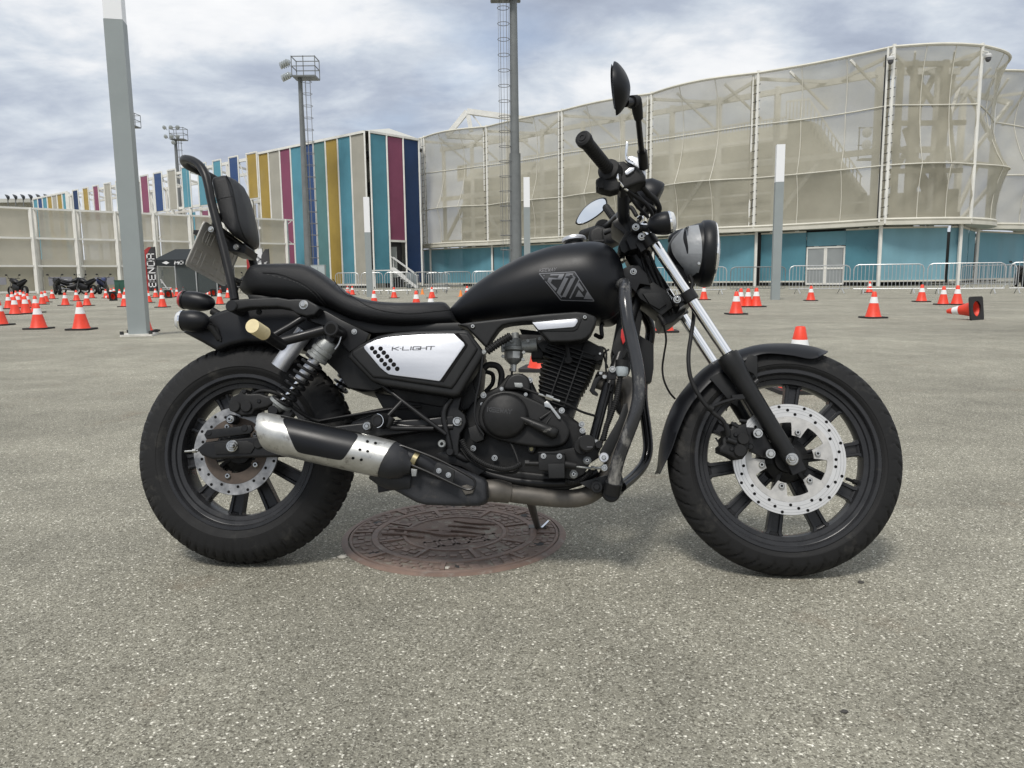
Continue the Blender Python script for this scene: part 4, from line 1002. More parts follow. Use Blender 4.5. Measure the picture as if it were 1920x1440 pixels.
# ================================================================== manhole cover
mc = (G(647, 1003) + G(1060, 1003)) / 2; 
yN = G(853, 1069).y; yF = G(853, 949).y; mc = Vector(((G(647, 1003).x + G(1060, 1003).x) / 2, (yN + yF) / 2, 0)); MR = (G(1060, 1005).x - G(647, 1005).x) / 2
print('manhole', mc, MR, (yF - yN) / 2)
mh = empty('manhole_cover', mc, .35); tag(mh, 'round rusty cast iron manhole cover set in the asphalt under the motorcycle', 'manhole cover')
RUST = mat('rusty_iron', (0.165, 0.120, 0.096), 0.8, var=.35, vscale=9, bump=.8, bscale=160, dirt=((.27, .25, .205), .50, 14, .85))
RUSTW = mat('worn_rusty_iron', (0.175, 0.120, 0.094), 0.6, var=.3, vscale=12, bump=.5, bscale=200, dirt=((.27, .25, .22), .56, 20, .7))
Zt = .004
mb = MB(); mb.lathe([(MR * .955, .001), (MR * .955, Zt + .0015), (MR * .99, Zt + .0015), (MR * 1.012, .0005)], (0, 0, 0), (0, 0, 1), 72, closed_prof=False, caps=False); mb.build('outer_frame', RUSTW, mh)
mb = MB(); mb.lathe([(.0, Zt), (MR * .945, Zt), (MR * .945, .0005)], (0, 0, 0), (0, 0, 1), 72, caps=False); mb.build('cover_plate', RUST, mh)
for r, w in ((.72, .03), (.455, .02), (.93, .015)):
    mb = MB(); mb.lathe([(MR * (r - w), Zt), (MR * (r - w) + .002, Zt + .0032), (MR * (r + w) - .002, Zt + .0032), (MR * (r + w), Zt)], (0, 0, 0), (0, 0, 1), 72, caps=False); mb.build('raised_ring', RUSTW, mh)
for k in range(16):
    a = 2 * pi * k / 16; mb = MB(); r0, r1 = (.755, .91) if k % 2 else (.48, .69); u = Vector((cos(a), sin(a), 0)); v = Vector((-sin(a), cos(a), 0))
    mb.box(u * MR * (r0 + r1) / 2 + Vector((0, 0, Zt + .0022)), (MR * (r1 - r0), .012, .0045), u, v); mb.build('raised_rib', RUSTW, mh)
pb = MB(); pb.box((0, 0, .0012), (.016, .024, .0024)); proto = None
for (r, n_) in ((.52, 36), (.585, 40), (.65, 44), (.785, 52), (.84, 56), (.89, 60)):
    for k in range(n_):
        if random.random() < .22 or (k % (n_ // 8) == 0): continue
        a = 2 * pi * k / n_ + .02
        if proto is None: proto = pb.build('tread_block', RUSTW, mh, smooth=0); o = proto
        else: o = proto.copy(); COL.objects.link(o)
        o.location = (MR * r * cos(a), MR * r * sin(a), Zt); o.rotation_euler = (0, 0, a); o.scale = (1, random.uniform(.7, 1.05), random.uniform(.6, 1.1))
for k in range(6):
    a = 2 * pi * k / 6 + .3; mb = MB(); mb.cyl((MR * .82 * cos(a), MR * .82 * sin(a), Zt + .0002), (MR * .82 * cos(a), MR * .82 * sin(a), Zt + .0008), .015, n=9); mb.build('vent_hole', DARKIN, mh)
mb = MB()   # worn raised emblem and unreadable lettering in the middle
for i in range(9):
    x = -.16 + i * .03; y = .02 + .05 * sin(i * .9); pts = [Vector((x - .05, y + .05, Zt + .001)), Vector((x, y + .02 * cos(i), Zt + .003)), Vector((x + .06, y - .03, Zt + .001))]; mb.tube(catmull(pts, 4), .0055, 5)
mb.build('emblem', RUSTW, mh)
mb = MB(); text_mesh(mb, 'OOOSO', lambda u, v: Vector((-.11 + .22 * u, -.10 + .05 * v, Zt + .0012)), th=.16); mb.build('raised_letters', RUSTW, mh, smooth=0)
# a few loose stones
PEB = mat('pale_stone', (.50, .48, .42), .8, var=.2, vscale=60); PED = mat('dark_stone', (.05, .047, .042), .8)
for i, (x, y, s, m_, l) in enumerate([(838, 1067, .008, PEB, 'pale pebble on the near rim of the manhole cover'), (642, 1046, .010, PEB, 'flat pale pebble between rear tyre and manhole cover'), (1583, 1336, .005, PED, 'dark stone on the asphalt at the lower right'), (1614, 1093, .006, PED, 'small dark stone just right of the front tyre'), (627, 1047, .004, PEB, 'tiny pale pebble beside the rear tyre')]):
    p = G(x, y); mb = MB(); mb.ball((0, 0, s * .35), (s * 1.5, s, s * .5), n=9, m=6)
    for v in mb.v: v *= random.uniform(.85, 1.15)
    o = mb.build('pebble', m_, smooth=50); o.location = p; tag(o, l, 'pebble', 'loose stones')
# ================================================================== THE MOTORCYCLE
RC = G(455, 1057); FC = G(1474, 1080)
ax = (FC - RC); WB = ax.length; ax.normalize()
LEAN = radians(15)
lat0 = Vector((0, 0, 1)).cross(ax)
upv = Vector((0, 0, 1)) * cos(LEAN) + lat0 * sin(LEAN); latv = lat0 * cos(LEAN) - Vector((0, 0, 1)) * sin(LEAN)
BM = Matrix(((ax.x, latv.x, upv.x, RC.x), (ax.y, latv.y, upv.y, RC.y), (ax.z, latv.z, upv.z, RC.z), (0, 0, 0, 1)))
BI = BM.inverted(); BC = BI @ CPOS; BR = BI.to_3x3()
print('wheelbase', WB)
def U(px, py, s):
    """pixel -> bike-local point on the plane s metres to the right of the centre plane"""
    d = BR @ ray(px, py); t = (-s - BC.y) / d.y; return BC + d * t
def UL(pts, s): return [U(x, y, s) for x, y in pts]
def mir(p): return Vector((p.x, -p.y, p.z))
YN = Vector((0, -1, 0))     # towards the camera side
bk = empty('motorcycle', RC); bk.rotation_euler = BM.to_euler()
tag(bk, 'matte black cruiser motorcycle leaning on its side stand in the foreground', 'motorcycle')

# materials
MB_K = mat('matte_black_paint', (0.0085, 0.0095, 0.0125), 0.40, var=.06, vscale=5, bump=.05, bscale=300, spec=.30)
PLA = mat('black_plastic', (0.017, 0.0175, 0.018), 0.46, var=.12, vscale=30, bump=.12, bscale=700, dirt=((.07, .066, .058), .66, 26, .35))
SATIN = mat('satin_black_metal', (0.016, 0.016, 0.017), 0.36, var=.15, vscale=22, dirt=((.09, .085, .075), .68, 30, .4))
ENG = mat('engine_black', (0.014, 0.014, 0.0142), 0.50, var=.2, vscale=40, bump=.2, bscale=500, dirt=((.085, .078, .065), .64, 34, .4))
GLOS = mat('gloss_black_tube', (0.012, 0.012, 0.013), 0.16, var=.1, vscale=30, dirt=((.10, .095, .085), .70, 20, .5))
WORN = mat('scraped_black_tube', (0.030, 0.031, 0.034), 0.24, var=.15, vscale=30, dirt=((.28, .27, .25), .545, 13, .85), stretch=(1, 1, .45))
TYRE = mat('tyre_rubber', (0.017, 0.017, 0.0175), 0.72, var=.18, vscale=14, bump=.25, bscale=320, dirt=((.060, .057, .050), .56, 9, .55))
RUB = mat('rubber', (0.014, 0.014, 0.0145), 0.6, var=.1, vscale=40)
VIN = mat('seat_vinyl', (0.017, 0.0175, 0.0195), 0.44, var=.06, vscale=10, bump=.45, bscale=900)
RIM = mat('rim_black', (0.023, 0.0235, 0.0255), 0.30, var=.12, vscale=25, dirt=((.075, .07, .06), .62, 18, .4))
CHR = mat('chrome', (0.92, 0.92, 0.92), 0.07, metal=1.0)
ALU = mat('brushed_aluminium', (0.60, 0.61, 0.64), 0.36, metal=.75, var=.07, vscale=7, bump=.1, bscale=600, stretch=(.3, 1, 3))
ALUW = mat('scratched_muffler_metal', (0.50, 0.50, 0.48), 0.40, metal=.85, var=.16, vscale=26, dirt=((.13, .115, .10), .55, 30, .75))
STEEL = mat('bolt_steel', (0.48, 0.48, 0.465), 0.28, metal=1.0, var=.1, vscale=60)
DISC = mat('brake_disc_steel', (0.66, 0.65, 0.63), 0.34, metal=.8, var=.06, vscale=30)
DISCW = mat('worn_disc_steel', (0.30, 0.30, 0.30), 0.40, metal=.7, var=.45, vscale=30, stretch=(1, 1, 1))
CARR = mat('disc_carrier', (0.48, 0.47, 0.45), 0.5, metal=.5, var=.16, vscale=40, dirt=((.16, .14, .12), .60, 60, .7))
CARB = mat('rusty_carrier', (0.085, 0.065, 0.052), 0.6, metal=.4, var=.3, vscale=30)
CAST = mat('cast_alloy', (0.27, 0.28, 0.275), 0.48, metal=.6, var=.2, vscale=45, bump=.3, bscale=400, dirt=((.09, .08, .07), .56, 50, .6))
EXH = mat('burnt_exhaust', (0.115, 0.105, 0.092), 0.55, metal=.4, var=.25, vscale=16, dirt=((.14, .12, .10), .55, 18, .7))
EXB = mat('exhaust_black', (0.022, 0.023, 0.026), 0.52, var=.2, vscale=14, bump=.15, bscale=260, dirt=((.075, .068, .058), .58, 22, .45))
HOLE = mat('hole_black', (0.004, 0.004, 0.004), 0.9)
TAPE = mat('grey_duct_tape', (0.19, 0.20, 0.212), 0.42, var=.05, vscale=30, bump=.6, bscale=60)
TAPE2 = mat('pale_duct_tape', (0.25, 0.262, 0.275), 0.38, var=.05, vscale=30, bump=.6, bscale=60)
CRM = mat('cream_tape', (0.66, 0.56, 0.33), 0.7, var=.08, vscale=60, bump=.4, bscale=120)
REDL = mat('red_lens', (0.35, 0.008, 0.010), 0.12, coat=1.0)
CLRL = mat('clear_lens', (0.55, 0.56, 0.56), 0.10, coat=.6, bump=.6, bscale=120)
GRY = mat('grey_print', (0.13, 0.135, 0.15), 0.45)
BADGE = mat('badge_grey', (0.135, 0.14, 0.155), 0.42)
BADG2 = mat('badge_dark', (0.020, 0.021, 0.024), 0.42)
MIRG = mat('mirror_glass', (0.85, 0.87, 0.9), 0.02, metal=1.0)
PLB = mat('plate_back', (0.40, 0.385, 0.36), 0.55, metal=.3, var=.12, vscale=12, bump=.2, bscale=200)
RESV = mat('reservoir_plastic', (0.36, 0.40, 0.42), 0.3, var=.15, vscale=60)
STAND = mat('stand_metal', (0.10, 0.095, 0.085), 0.5, metal=.5, var=.3, vscale=40)

def P_(mb, name, m, parent=bk, **k): return mb.build(name, m, parent, **k)
def pr(name, pts, s0, s1, m, bev=.003, seg=2, parent=bk, sm=0, **k):
    q = UL(pts, s0)
    if sm: q = catmull(q, sm, closed=True)
    mb = MB(); mb.prism(q, Vector((0, s0 - s1, 0)), bev=bev, seg=seg, both=False); return P_(mb, name, m, parent, **k)
def tb(name, pts, r, m, sm=6, n=12, parent=bk, s=None, **k):
    """pts: (px, py, s) list"""
    q = [U(x, y, z if s is None else s) for x, y, z in [(p + (0,)) if len(p) == 2 else p for p in pts]]
    if sm: q = catmull(q, sm)
    if isinstance(r, (list, tuple)):
        rr = []; nr = len(r) - 1
        for i in range(len(q)): f = i / (len(q) - 1) * nr; j = min(int(f), nr - 1); rr.append(r[j] * (1 - f + j) + r[j + 1] * (f - j))
        r = rr
    mb = MB(); mb.tube(q, r, n); return P_(mb, name, m, parent, **k)
def knob(name, px, py, s0, s1, r, m, n=20, bev=.002, parent=bk, **k):
    """short cylinder whose axis is the bike's cross axis; s0 = near face"""
    c = U(px, py, s0); mb = MB(); mb.cyl(c, c + Vector((0, s0 - s1, 0)), r, n=n, bev=min(bev, r * .4)); return P_(mb, name, m, parent, **k)
def bolt(px, py, s, r=.006, m=None, parent=bk, washer=True, name='bolt', sock=False):
    c = U(px, py, s); mb = MB(); d = Vector((0, -1, 0))
    if washer: mb.cyl(c - d * .001, c + d * .0018, r * 1.38, n=18)
    mb.tube2([c, c + d * (r * .75), c + d * (r * .95)], [r, r, r * .78], 6 if not sock else 14, d)
    o = P_(mb, name, m or STEEL, parent, smooth=30)
    if sock: mb = MB(); q = c + d * (r * .97); mb.cyl(q - d * .0005, q + d * .0004, r * .45, n=6); P_(mb, 'socket', HOLE, o if parent is bk else parent)
    return o
def bellows(name, pts, r, m, rib=.006, sm=8, parent=bk, amp=.22):
    q = catmull([U(*p) for p in pts], sm); L_ = sum((q[i + 1] - q[i]).length for i in range(len(q) - 1)); n = max(8, int(L_ / rib) * 4); out = []; rr = []
    acc = 0; j = 0; seg = (q[1] - q[0]).length
    for i in range(n + 1):
        t = L_ * i / n
        while t > acc + seg and j < len(q) - 2: acc += seg; j += 1; seg = (q[j + 1] - q[j]).length
        out.append(q[j].lerp(q[j + 1], min(1, (t - acc) / max(seg, 1e-9)))); rr.append(r * (1 - amp * (i % 4 in (0, 3))))
    mb = MB(); mb.tube(out, rr, 10); return P_(mb, name, m, parent, smooth=30)

# ------------------------------------------------------------------ wheels
RRr, RRf = 0.31, 0.302
WRC = Vector((0, 0, RRr)); WFC = Vector((WB, 0, RRf))
def wheel(C, R, W, rimR, front):
    w = empty('wheel', C); w.parent = bk; O = Vector((0, 0, 0))
    n = 512 if not front else 480
    hw = W / 2; side = R - rimR
    prof = []   # (r, h) from near bead over tread to far bead
    for i in range(49):
        a = pi * i / 48   # 0 near side, pi far side
        h = -cos(a) * hw; ex = sin(a)
        r = rimR + side * (ex ** (0.62 if not front else .75))
        sd = 1 if i < 24 else -1; j_ = min(i, 48 - i)
        if j_ == 0: h = -sd * hw * .76; r = rimR - .004
        if j_ == 1: h = -sd * hw * .80; r = rimR + .003
        if j_ == 2: h = -sd * hw * .90; r = rimR + side * .12
        if j_ == 3: h = -sd * hw * .955; r = rimR + side * .20
        if j_ == 4: h = -sd * hw * .957; r = rimR + side * .215
        if j_ == 5: h = -sd * hw * .985; r = rimR + side * .235
        prof.append((r, h))
    mb = MB(); cols_ = []
    per = 8 if not front else 16
    for k in range(n):
        a = 2 * pi * k / n; col = []
        for i, (r, h) in enumerate(prof):
            f = abs(i - 24) / 24; side_n = i < 24
            g = 0
            if not front:
                sh = (0 if side_n else 3)
                ph = (k + sh) % per
                if .36 < f < .74 and ph in (0, 1): g = .0045 * (1 if f < .60 else .5)
                if .06 < f < .34 and (k + sh + 4) % per in (0, 1): g = .0045
                if .315 < f < .37: g = max(g, .006 if ((k + sh) // per) % 2 else .0035)
                if f < .05: g = .004
                if .50 < f < .70 and (k + sh + 5) % (2 * per) == 0: g = max(g, .003)
            else:
                sk = int(-abs(i - 24) * .75); ph = (k + sk) % 12
                if .14 < f < .74 and ph in (0, 1): g = .0055 * (1 if f < .6 else .55)
                if .46 < f < .60 and (k + sk + 6) % 12 in (0,): g = .003
                if f < .06: g = .0015
            col.append(Vector(((r - g) * cos(a), h, (r - g) * sin(a))))
        cols_.append(col)
    m = len(prof); vs = [p for c in cols_ for p in c]; fs = [(k * m + j, ((k + 1) % n) * m + j, ((k + 1) % n) * m + j + 1, k * m + j + 1) for k in range(n) for j in range(m - 1)]
    mb.add(vs, fs); P_(mb, 'tyre', TYRE, w, smooth=42)
    # rim
    rw = hw * .74
    mb = MB(); mb.lathe([(rimR - .001, -rw - .005), (rimR + .004, -rw - .002), (rimR + .004, -rw + .003), (rimR - .010, -rw + .008), (rimR - .022, -rw + .020), (rimR - .026, -rw * .2), (rimR - .026, rw * .2), (rimR - .022, rw - .02), (rimR - .012, rw - .008), (rimR + .003, rw - .004), (rimR + .005, rw + .003), (rimR + .002, rw + .0065),
              (rimR - .0060, rw + .0065), (rimR - .0085, rw + .004), (rimR - .0105, rw - .008), (rimR - .0200, rw - .0105), (rimR - .0225, rw - .016), (rimR - .0335, rw - .0185), (rimR - .037, rw - .030), (rimR - .037, -rw * .35), (rimR - .0335, -rw + .0165), (rimR - .0120, -rw + .0060)], O, (0, -1, 0), 96, closed_prof=True); rim = P_(mb, 'rim', RIM, w)
    # spokes
    off = radians(9 if front else -26); ns = 10; ri = .052; ro = rimR - .030
    sw0, sw1, sw2 = (.0155, .0185, .034) if front else (.015, .019, .032); dz = .014
    for k in range(ns):
        a = off + 2 * pi * k / ns; u = Vector((cos(a), 0, sin(a))); v = Vector((-sin(a), 0, cos(a)))
        sec = [(ri, sw0, .018), (ro * .78, sw1, .013), (ro * .93, sw1 * 1.05, .013), (ro * .985, sw2 * .8, .016), (ro + .004, sw2, .018)]
        mb = MB(); R_ = []
        for r, hw_, d in sec:
            g = .007 if r < ro * .95 else .002; gw = hw_ * .48
            R_.append([u * r + v * x + Vector((0, y, 0)) for x, y in ((-hw_, -d + .002), (-hw_ + .003, -d), (-gw - .0015, -d), (-gw, -d + g), (gw, -d + g), (gw + .0015, -d), (hw_ - .003, -d), (hw_, -d + .002), (hw_, d), (-hw_, d))])
        mb.rings(R_); P_(mb, 'spoke', RIM, w, smooth=25)
    # hub
    mb = MB(); mb.lathe([(.018, -.062), (.034, -.060), (.036, -.045), (.058, -.034), (.064, -.01), (.064, .03), (.04, .05), (.018, .055)], O, (0, 1, 0), 40); P_(mb, 'hub', ENG, w)
    for k in range(6):
        a = off + k * pi / 3; mb = MB(); mb.bar((.02 * cos(a), -.040, .02 * sin(a)), (.075 * cos(a), -.028, .075 * sin(a)), .016, .01); P_(mb, 'hub_rib', ENG, w)
    if front:
        a = radians(-17); c = Vector((cos(a), 0, sin(a))) * (rimR - .035); t_ = Vector((cos(a), 0, sin(a)))
        mb = MB(); mb.cyl(c, c - t_ * .012, .007, n=10); mb.tube([c - t_ * .010 + YN * .0, c - t_ * .014 + YN * .01 - t_ * .012, c - t_ * .034 + YN * .012], .0045, 8); P_(mb, 'valve', RUB, w)
    return w
wr = wheel(WRC, RRr, .150, .212, False)
wf = wheel(WFC, RRf, .112, .234, True)
# brake discs
def disc(w, C, s, R, rin, m, mc, rc, front):
    y = -s; O = Vector((0, y, 0))
    mb = MB(); mb.lathe([(R, .0025), (R - .001, 0), (rin, 0), (rin, .004), (R, .004)], O, (0, 1, 0), 96, closed_prof=True); d = P_(mb, 'brake_disc', m, w)
    if front:
        for f in (.30, .55, .78):
            rr = rin + (R - rin) * f; mb = MB(); mb.lathe([(rr, -.0002), (rr + .0011, -.0002)], O, (0, 1, 0), 96, caps=False); P_(mb, 'wear_groove', mat('disc_groove', (.42, .42, .41), .4, metal=.6), d)
    nh = 40 if front else 26; mb = None; proto = None
    for k in range(nh):
        rr = rin + (R - rin) * ((.2, .5, .8)[k % 3] if front else (.25, .72)[k % 2]); a = 2 * pi * k / nh
        if proto is None: mb = MB(); mb.cyl((0, -.0006, 0), (0, .0002, 0), .0040, n=12); proto = P_(mb, 'vent_hole', HOLE, d); o = proto
        else: o = proto.copy(); COL.objects.link(o)
        o.location = (rr * cos(a), y, rr * sin(a))
    N = 360; tabs = 6 if front else 5; a_off = radians(12 if front else 40); mb = MB(); ri_ = []
    for k in range(N):
        a = 2 * pi * k / N; ph = ((a - a_off) * tabs / (2 * pi)) % 1.0; t = abs(((ph + .5) % 1.0) - .5)
        if front: r = rc if t < .17 else (rc + (rin * .86 - rc) * min(1, (t - .17) / .05)); 
        else: r = rc - .004 * (t < .08)
        ri_.append(r)
    th = .004; A = [Vector((rin + .0005, -.0000, 0))] ; outer = [Vector(((rin - .0003) * cos(2 * pi * k / N), y - .0008, (rin - .0003) * sin(2 * pi * k / N))) for k in range(N)]; inner = [Vector((ri_[k] * cos(2 * pi * k / N), y - .0008, ri_[k] * sin(2 * pi * k / N))) for k in range(N)]
    dn = Vector((0, th, 0)); mb.rings([outer, inner, [p + dn for p in inner], [p + dn for p in outer]], closed=True); c_ = P_(mb, 'disc_carrier', mc, w)
    for k in range(tabs):
        a = a_off + 2 * pi * k / tabs; r = rc + .010; q = Vector((r * cos(a), y - .001, r * sin(a)))
        mb = MB(); mb.tube2([q, q + YN * .005, q + YN * .0065], [.0075, .0075, .006], 16, YN); b = P_(mb, 'disc_bolt', STEEL, c_)
        mb = MB(); mb.cyl(q + YN * .0062, q + YN * .0069, .0035, n=6); P_(mb, 'socket', HOLE, w)
disc(wr, WRC, .082, .120, .090, DISCW, CARB, .060, False)
disc(wf, WFC, .066, .143, .110, DISC, CARR, .062, True)
WFL = WFC; 

# ------------------------------------------------------------------ fuel tank
TX = [(850, 578, 605, .050, .012), (862, 566, 606, .062, .02), (880, 549, 605, .078, .03), (905, 530, 602, .092, .05), (930, 514, 599, .106, .06), (960, 498, 596, .118, .08), (990, 484, 593, .127, .09), (1030, 471, 590, .136, .10), (1065, 465, 588, .140, .10), (1100, 461, 590, .141, .10),
      (1125, 462, 594, .137, .10), (1143, 469, 597, .128, .09), (1156, 482, 595, .112, .08), (1165, 500, 588, .088, .06), (1170, 522, 575, .052, .03)]
rings = []
for x, yt, yb, hw, sb in TX:
    pt = U(x, yt, 0.0); pb_ = U(x, yb, sb); cx = (pt.x + pb_.x) / 2
    zt, zb = pt.z, pb_.z; zc = zb + (zt - zb) * .42; r = []
    for k in range(40):
        a = 2 * pi * k / 40; c, s_ = cos(a), sin(a); e_ = 2.0 / 2.5
        yy = hw * (abs(c) ** e_) * (1 if c > 0 else -1); zz = (abs(s_) ** (e_ if s_ > 0 else .62)) * (1 if s_ > 0 else -1)
        xx = pt.x + (pb_.x - pt.x) * (0 if zz > 0 else -zz)
        r.append(Vector((xx, yy * (1.0 if zz > -.1 else 1 - .22 * (-zz)), zc + (zt - zc) * zz if zz > 0 else zc + (zc - zb) * zz)))
    rings.append(r)
# smooth along the length
nr = []
for j in range(40): nr.append(catmull([r[j] for r in rings], 4))
rings = [[nr[j][i] for j in range(40)] for i in range(len(nr[0]))]
tkm = MB(); tkm.rings(rings); tank_v = [v.copy() for v in tkm.v]; tank_f = list(tkm.f)
tank = P_(tkm, 'fuel_tank', MB_K, smooth=60)
TBVH = BVHTree.FromPolygons(tank_v, [f for f in tank_f])
def onto(bvh, px, py, off=.0008, fallback=.14):
    d = (BR @ ray(px, py)).normalized(); loc, nrm, idx, dist = bvh.ray_cast(BC, d)
    if loc is None: return U(px, py, fallback)
    if nrm.dot(d) > 0: nrm = -nrm
    return loc + nrm * off
# seam lip along the tank's lower edge
mb = MB(); mb.tube(catmull([onto(TBVH, *p, off=.0) for p in [(1170, 560), (1160, 583), (1146, 596), (1128, 600)]] , 5), .0022, 6); P_(mb, 'tank_seam', SATIN, tank)
# badge
def dq(mb, P, off, nu=10, nv=6):
    a, b, c, d = [Vector((p[0], p[1])) for p in P]; vs = []
    for j in range(nv + 1):
        for i in range(nu + 1):
            u, v = i / nu, j / nv; q = (a.lerp(b, u)).lerp(d.lerp(c, u), v); vs.append(onto(TBVH, q.x, q.y, off))
    mb.add(vs, [(j * (nu + 1) + i, j * (nu + 1) + i + 1, (j + 1) * (nu + 1) + i + 1, (j + 1) * (nu + 1) + i) for j in range(nv) for i in range(nu)])
Z48 = lambda x, y: (820 + x / 4.8, 440 + y / 4.8)
Bq = [Z48(918, 352), Z48(1236, 336), Z48(1410, 596), Z48(1113, 588)]
mb = MB(); dq(mb, Bq, .0005, 24, 18); P_(mb, 'badge_field', BADG2, tank, fix=False)
def edge(mb, p, q, w, off=.0012):
    p = Vector(p); q = Vector(q); t = (q - p).normalized(); n_ = Vector((-t.y, t.x)) * w / 2; dq(mb, [p - n_, q - n_, q + n_, p + n_], off, 6, 1)
mb = MB()
for i in range(4): edge(mb, Bq[i], Bq[(i + 1) % 4], 1.5)
P_(mb, 'badge_border', BADGE, tank, fix=False)
mb = MB(); ZK = lambda x, y: (1000 + x / 10.24, 496 + y / 10.24)
for P in ([(320, 215), (335, 185), (600, 178), (585, 207)], [(500, 205), (585, 205), (545, 287), (465, 267)], [(300, 255), (470, 263), (545, 287), (360, 285)], [(300, 255), (368, 280), (332, 352), (266, 320)], [(266, 320), (332, 350), (452, 458), (425, 507)],
          [(635, 172), (707, 195), (517, 572), (450, 535)], [(635, 172), (772, 175), (760, 199), (700, 197)], [(755, 203), (812, 250), (622, 622), (548, 617)], [(450, 535), (517, 570), (556, 615), (538, 642)], [(870, 283), (892, 300), (716, 648), (688, 642)],
          [(835, 395), (880, 343), (975, 487), (945, 526)], [(872, 488), (880, 492), (978, 622), (808, 614)], [(1033, 512), (1042, 516), (1155, 664), (966, 656)], [(195, 205), (215, 203), (218, 220), (200, 222)]):
    dq(mb, [ZK(*q) for q in P], .0013, 6, 4)
P_(mb, 'badge_digits', BADGE, tank, fix=False)
mb = MB(); x0, x1 = Z48(918, 338), Z48(1066, 328); vx, vy = Vector((x1[0] - x0[0], x1[1] - x0[1])), Vector((Z48(938, 310)[0] - Z48(920, 342)[0] - 2, -6.4))
qs, W_ = text_quads("KEEWAY", .95, .26, .17)
for q in qs: mb.add([onto(TBVH, *(Vector(x0) + vx * (p.x / W_) + vy * p.y * .95), off=.001) for p in q], [(0, 1, 2, 3)])
P_(mb, 'badge_lettering', GRY, tank, fix=False, smooth=0)
# filler cap
c = U(1077, 457, -.005); axc = Vector((-.10, 0, 1)).normalized()
mb = MB(); mb.lathe([(.024, -.012), (.026, .0), (.026, .004)], c, axc, 28); P_(mb, 'cap_neck', RUB, tank)
mb = MB(); mb.lathe([(.026, .004), (.0335, .006), (.0345, .012), (.033, .016), (.026, .019), (.0, .0195)], c, axc, 36); P_(mb, 'filler_cap', ALU, tank)

# ------------------------------------------------------------------ seat
def loft_side(T, np_=32, e_=3.3, low=.6, zc_f=.5, sub=4):
    rings = []
    for x, yt, xb, yb, hw, sb in T:
        pt = U(x, yt, 0.0); pb_ = U(xb, yb, sb); zc = pb_.z + (pt.z - pb_.z) * zc_f; r = []
        for k in range(np_):
            a = 2 * pi * k / np_; c, s_ = cos(a), sin(a)
            yy = hw * (abs(c) ** (2 / e_)) * (1 if c > 0 else -1); zz = (abs(s_) ** (2 / e_ if s_ > 0 else low)) * (1 if s_ > 0 else -1)
            f = (zz + 1) / 2; r.append(Vector((pb_.x + (pt.x - pb_.x) * f, yy, zc + (pt.z - zc) * zz if zz > 0 else zc + (zc - pb_.z) * zz)))
        rings.append(r)
    nr = [catmull([r[j] for r in rings], sub) for j in range(np_)]
    return [[nr[j][i] for j in range(np_)] for i in range(len(nr[0]))]
SE = [(463, 545, 458, 551, .060, .05), (476, 528, 472, 553, .090, .08), (491, 509, 492, 555, .108, .09), (512, 506.5, 512, 557, .116, .10), (545, 506, 548, 560, .125, .11), (582, 507, 585, 567, .130, .11), (604, 514, 606, 574, .130, .11), (630, 531, 628, 584, .128, .11), (655, 552, 652, 595, .126, .11),
      (680, 566, 680, 603, .124, .11), (712, 574, 712, 608, .122, .11), (750, 577, 752, 611, .118, .11), (790, 576, 792, 611, .110, .10), (820, 574, 824, 609, .096, .09), (838, 573, 848, 605, .080, .075), (845, 578, 857, 602, .060, .06)]
mb = MB(); R_ = loft_side(SE); mb.rings(R_); seat_v = [v.copy() for v in mb.v]; SBV = BVHTree.FromPolygons(seat_v, list(mb.f)); seat = P_(mb, 'seat', VIN, smooth=60)
def seam(name, pts, r=.0014, bvh=SBV, m=RUB, par=seat, off=.0003, sm=8):
    q = catmull([Vector((x, y, 0)) for x, y in pts], sm); mb = MB(); mb.tube([onto(bvh, p.x, p.y, off, .11) for p in q], r, 5); return P_(mb, name, m, par)
seam('piping', [(493, 511), (520, 513), (548, 522), (572, 533), (592, 548), (606, 564), (616, 576)], .0022)
seam('seam', [(624, 523), (638, 542), (650, 553), (664, 558)], .0012); seam('seam', [(655, 553), (700, 578), (760, 588), (815, 584), (845, 581)], .0010)
ST = mat('grey_thread', (.10, .10, .10), .7); 
q = catmull([Vector((x, y, 0)) for x, y in [(500, 514), (546, 526), (570, 537), (588, 551), (602, 567), (611, 577)]], 9); mb = MB()
for i in range(0, len(q) - 1, 2): mb.tube([onto(SBV, q[i].x, q[i].y, .0005, .11), onto(SBV, q[i + 1].x, q[i + 1].y, .0005, .11)], .0006, 4)
P_(mb, 'stitching', ST, seat)
# tool rail under the seat
pr('seat_base', [(462, 551), (490, 553), (560, 562), (612, 576), (660, 598), (720, 609), (860, 604), (875, 612), (860, 622), (760, 622), (700, 625), (640, 610), (600, 590), (540, 578), (466, 562)], .085, -.085, PLA, .006)

# ------------------------------------------------------------------ rear fender and inner fender
pr('rear_fender', [(341, 622), (352, 614), (378, 600), (402, 586), (428, 577), (480, 568), (540, 566), (600, 582), (655, 606), (700, 640), (712, 690), (700, 733), (676, 734), (651, 727), (636, 702), (612, 680), (580, 661), (545, 647), (505, 640), (460, 640), (430, 647), (405, 657), (375, 640)], .092, -.092, MB_K, .012, 3)
pr('inner_fender', [(600, 600), (660, 628), (700, 655), (735, 720), (700, 733), (652, 727), (630, 696), (600, 668)], .105, .080, PLA, .006)
pr('under_tray', [(700, 700), (860, 735), (880, 700), (900, 760), (870, 770), (760, 752), (722, 735)], .06, -.07, PLA, .006)

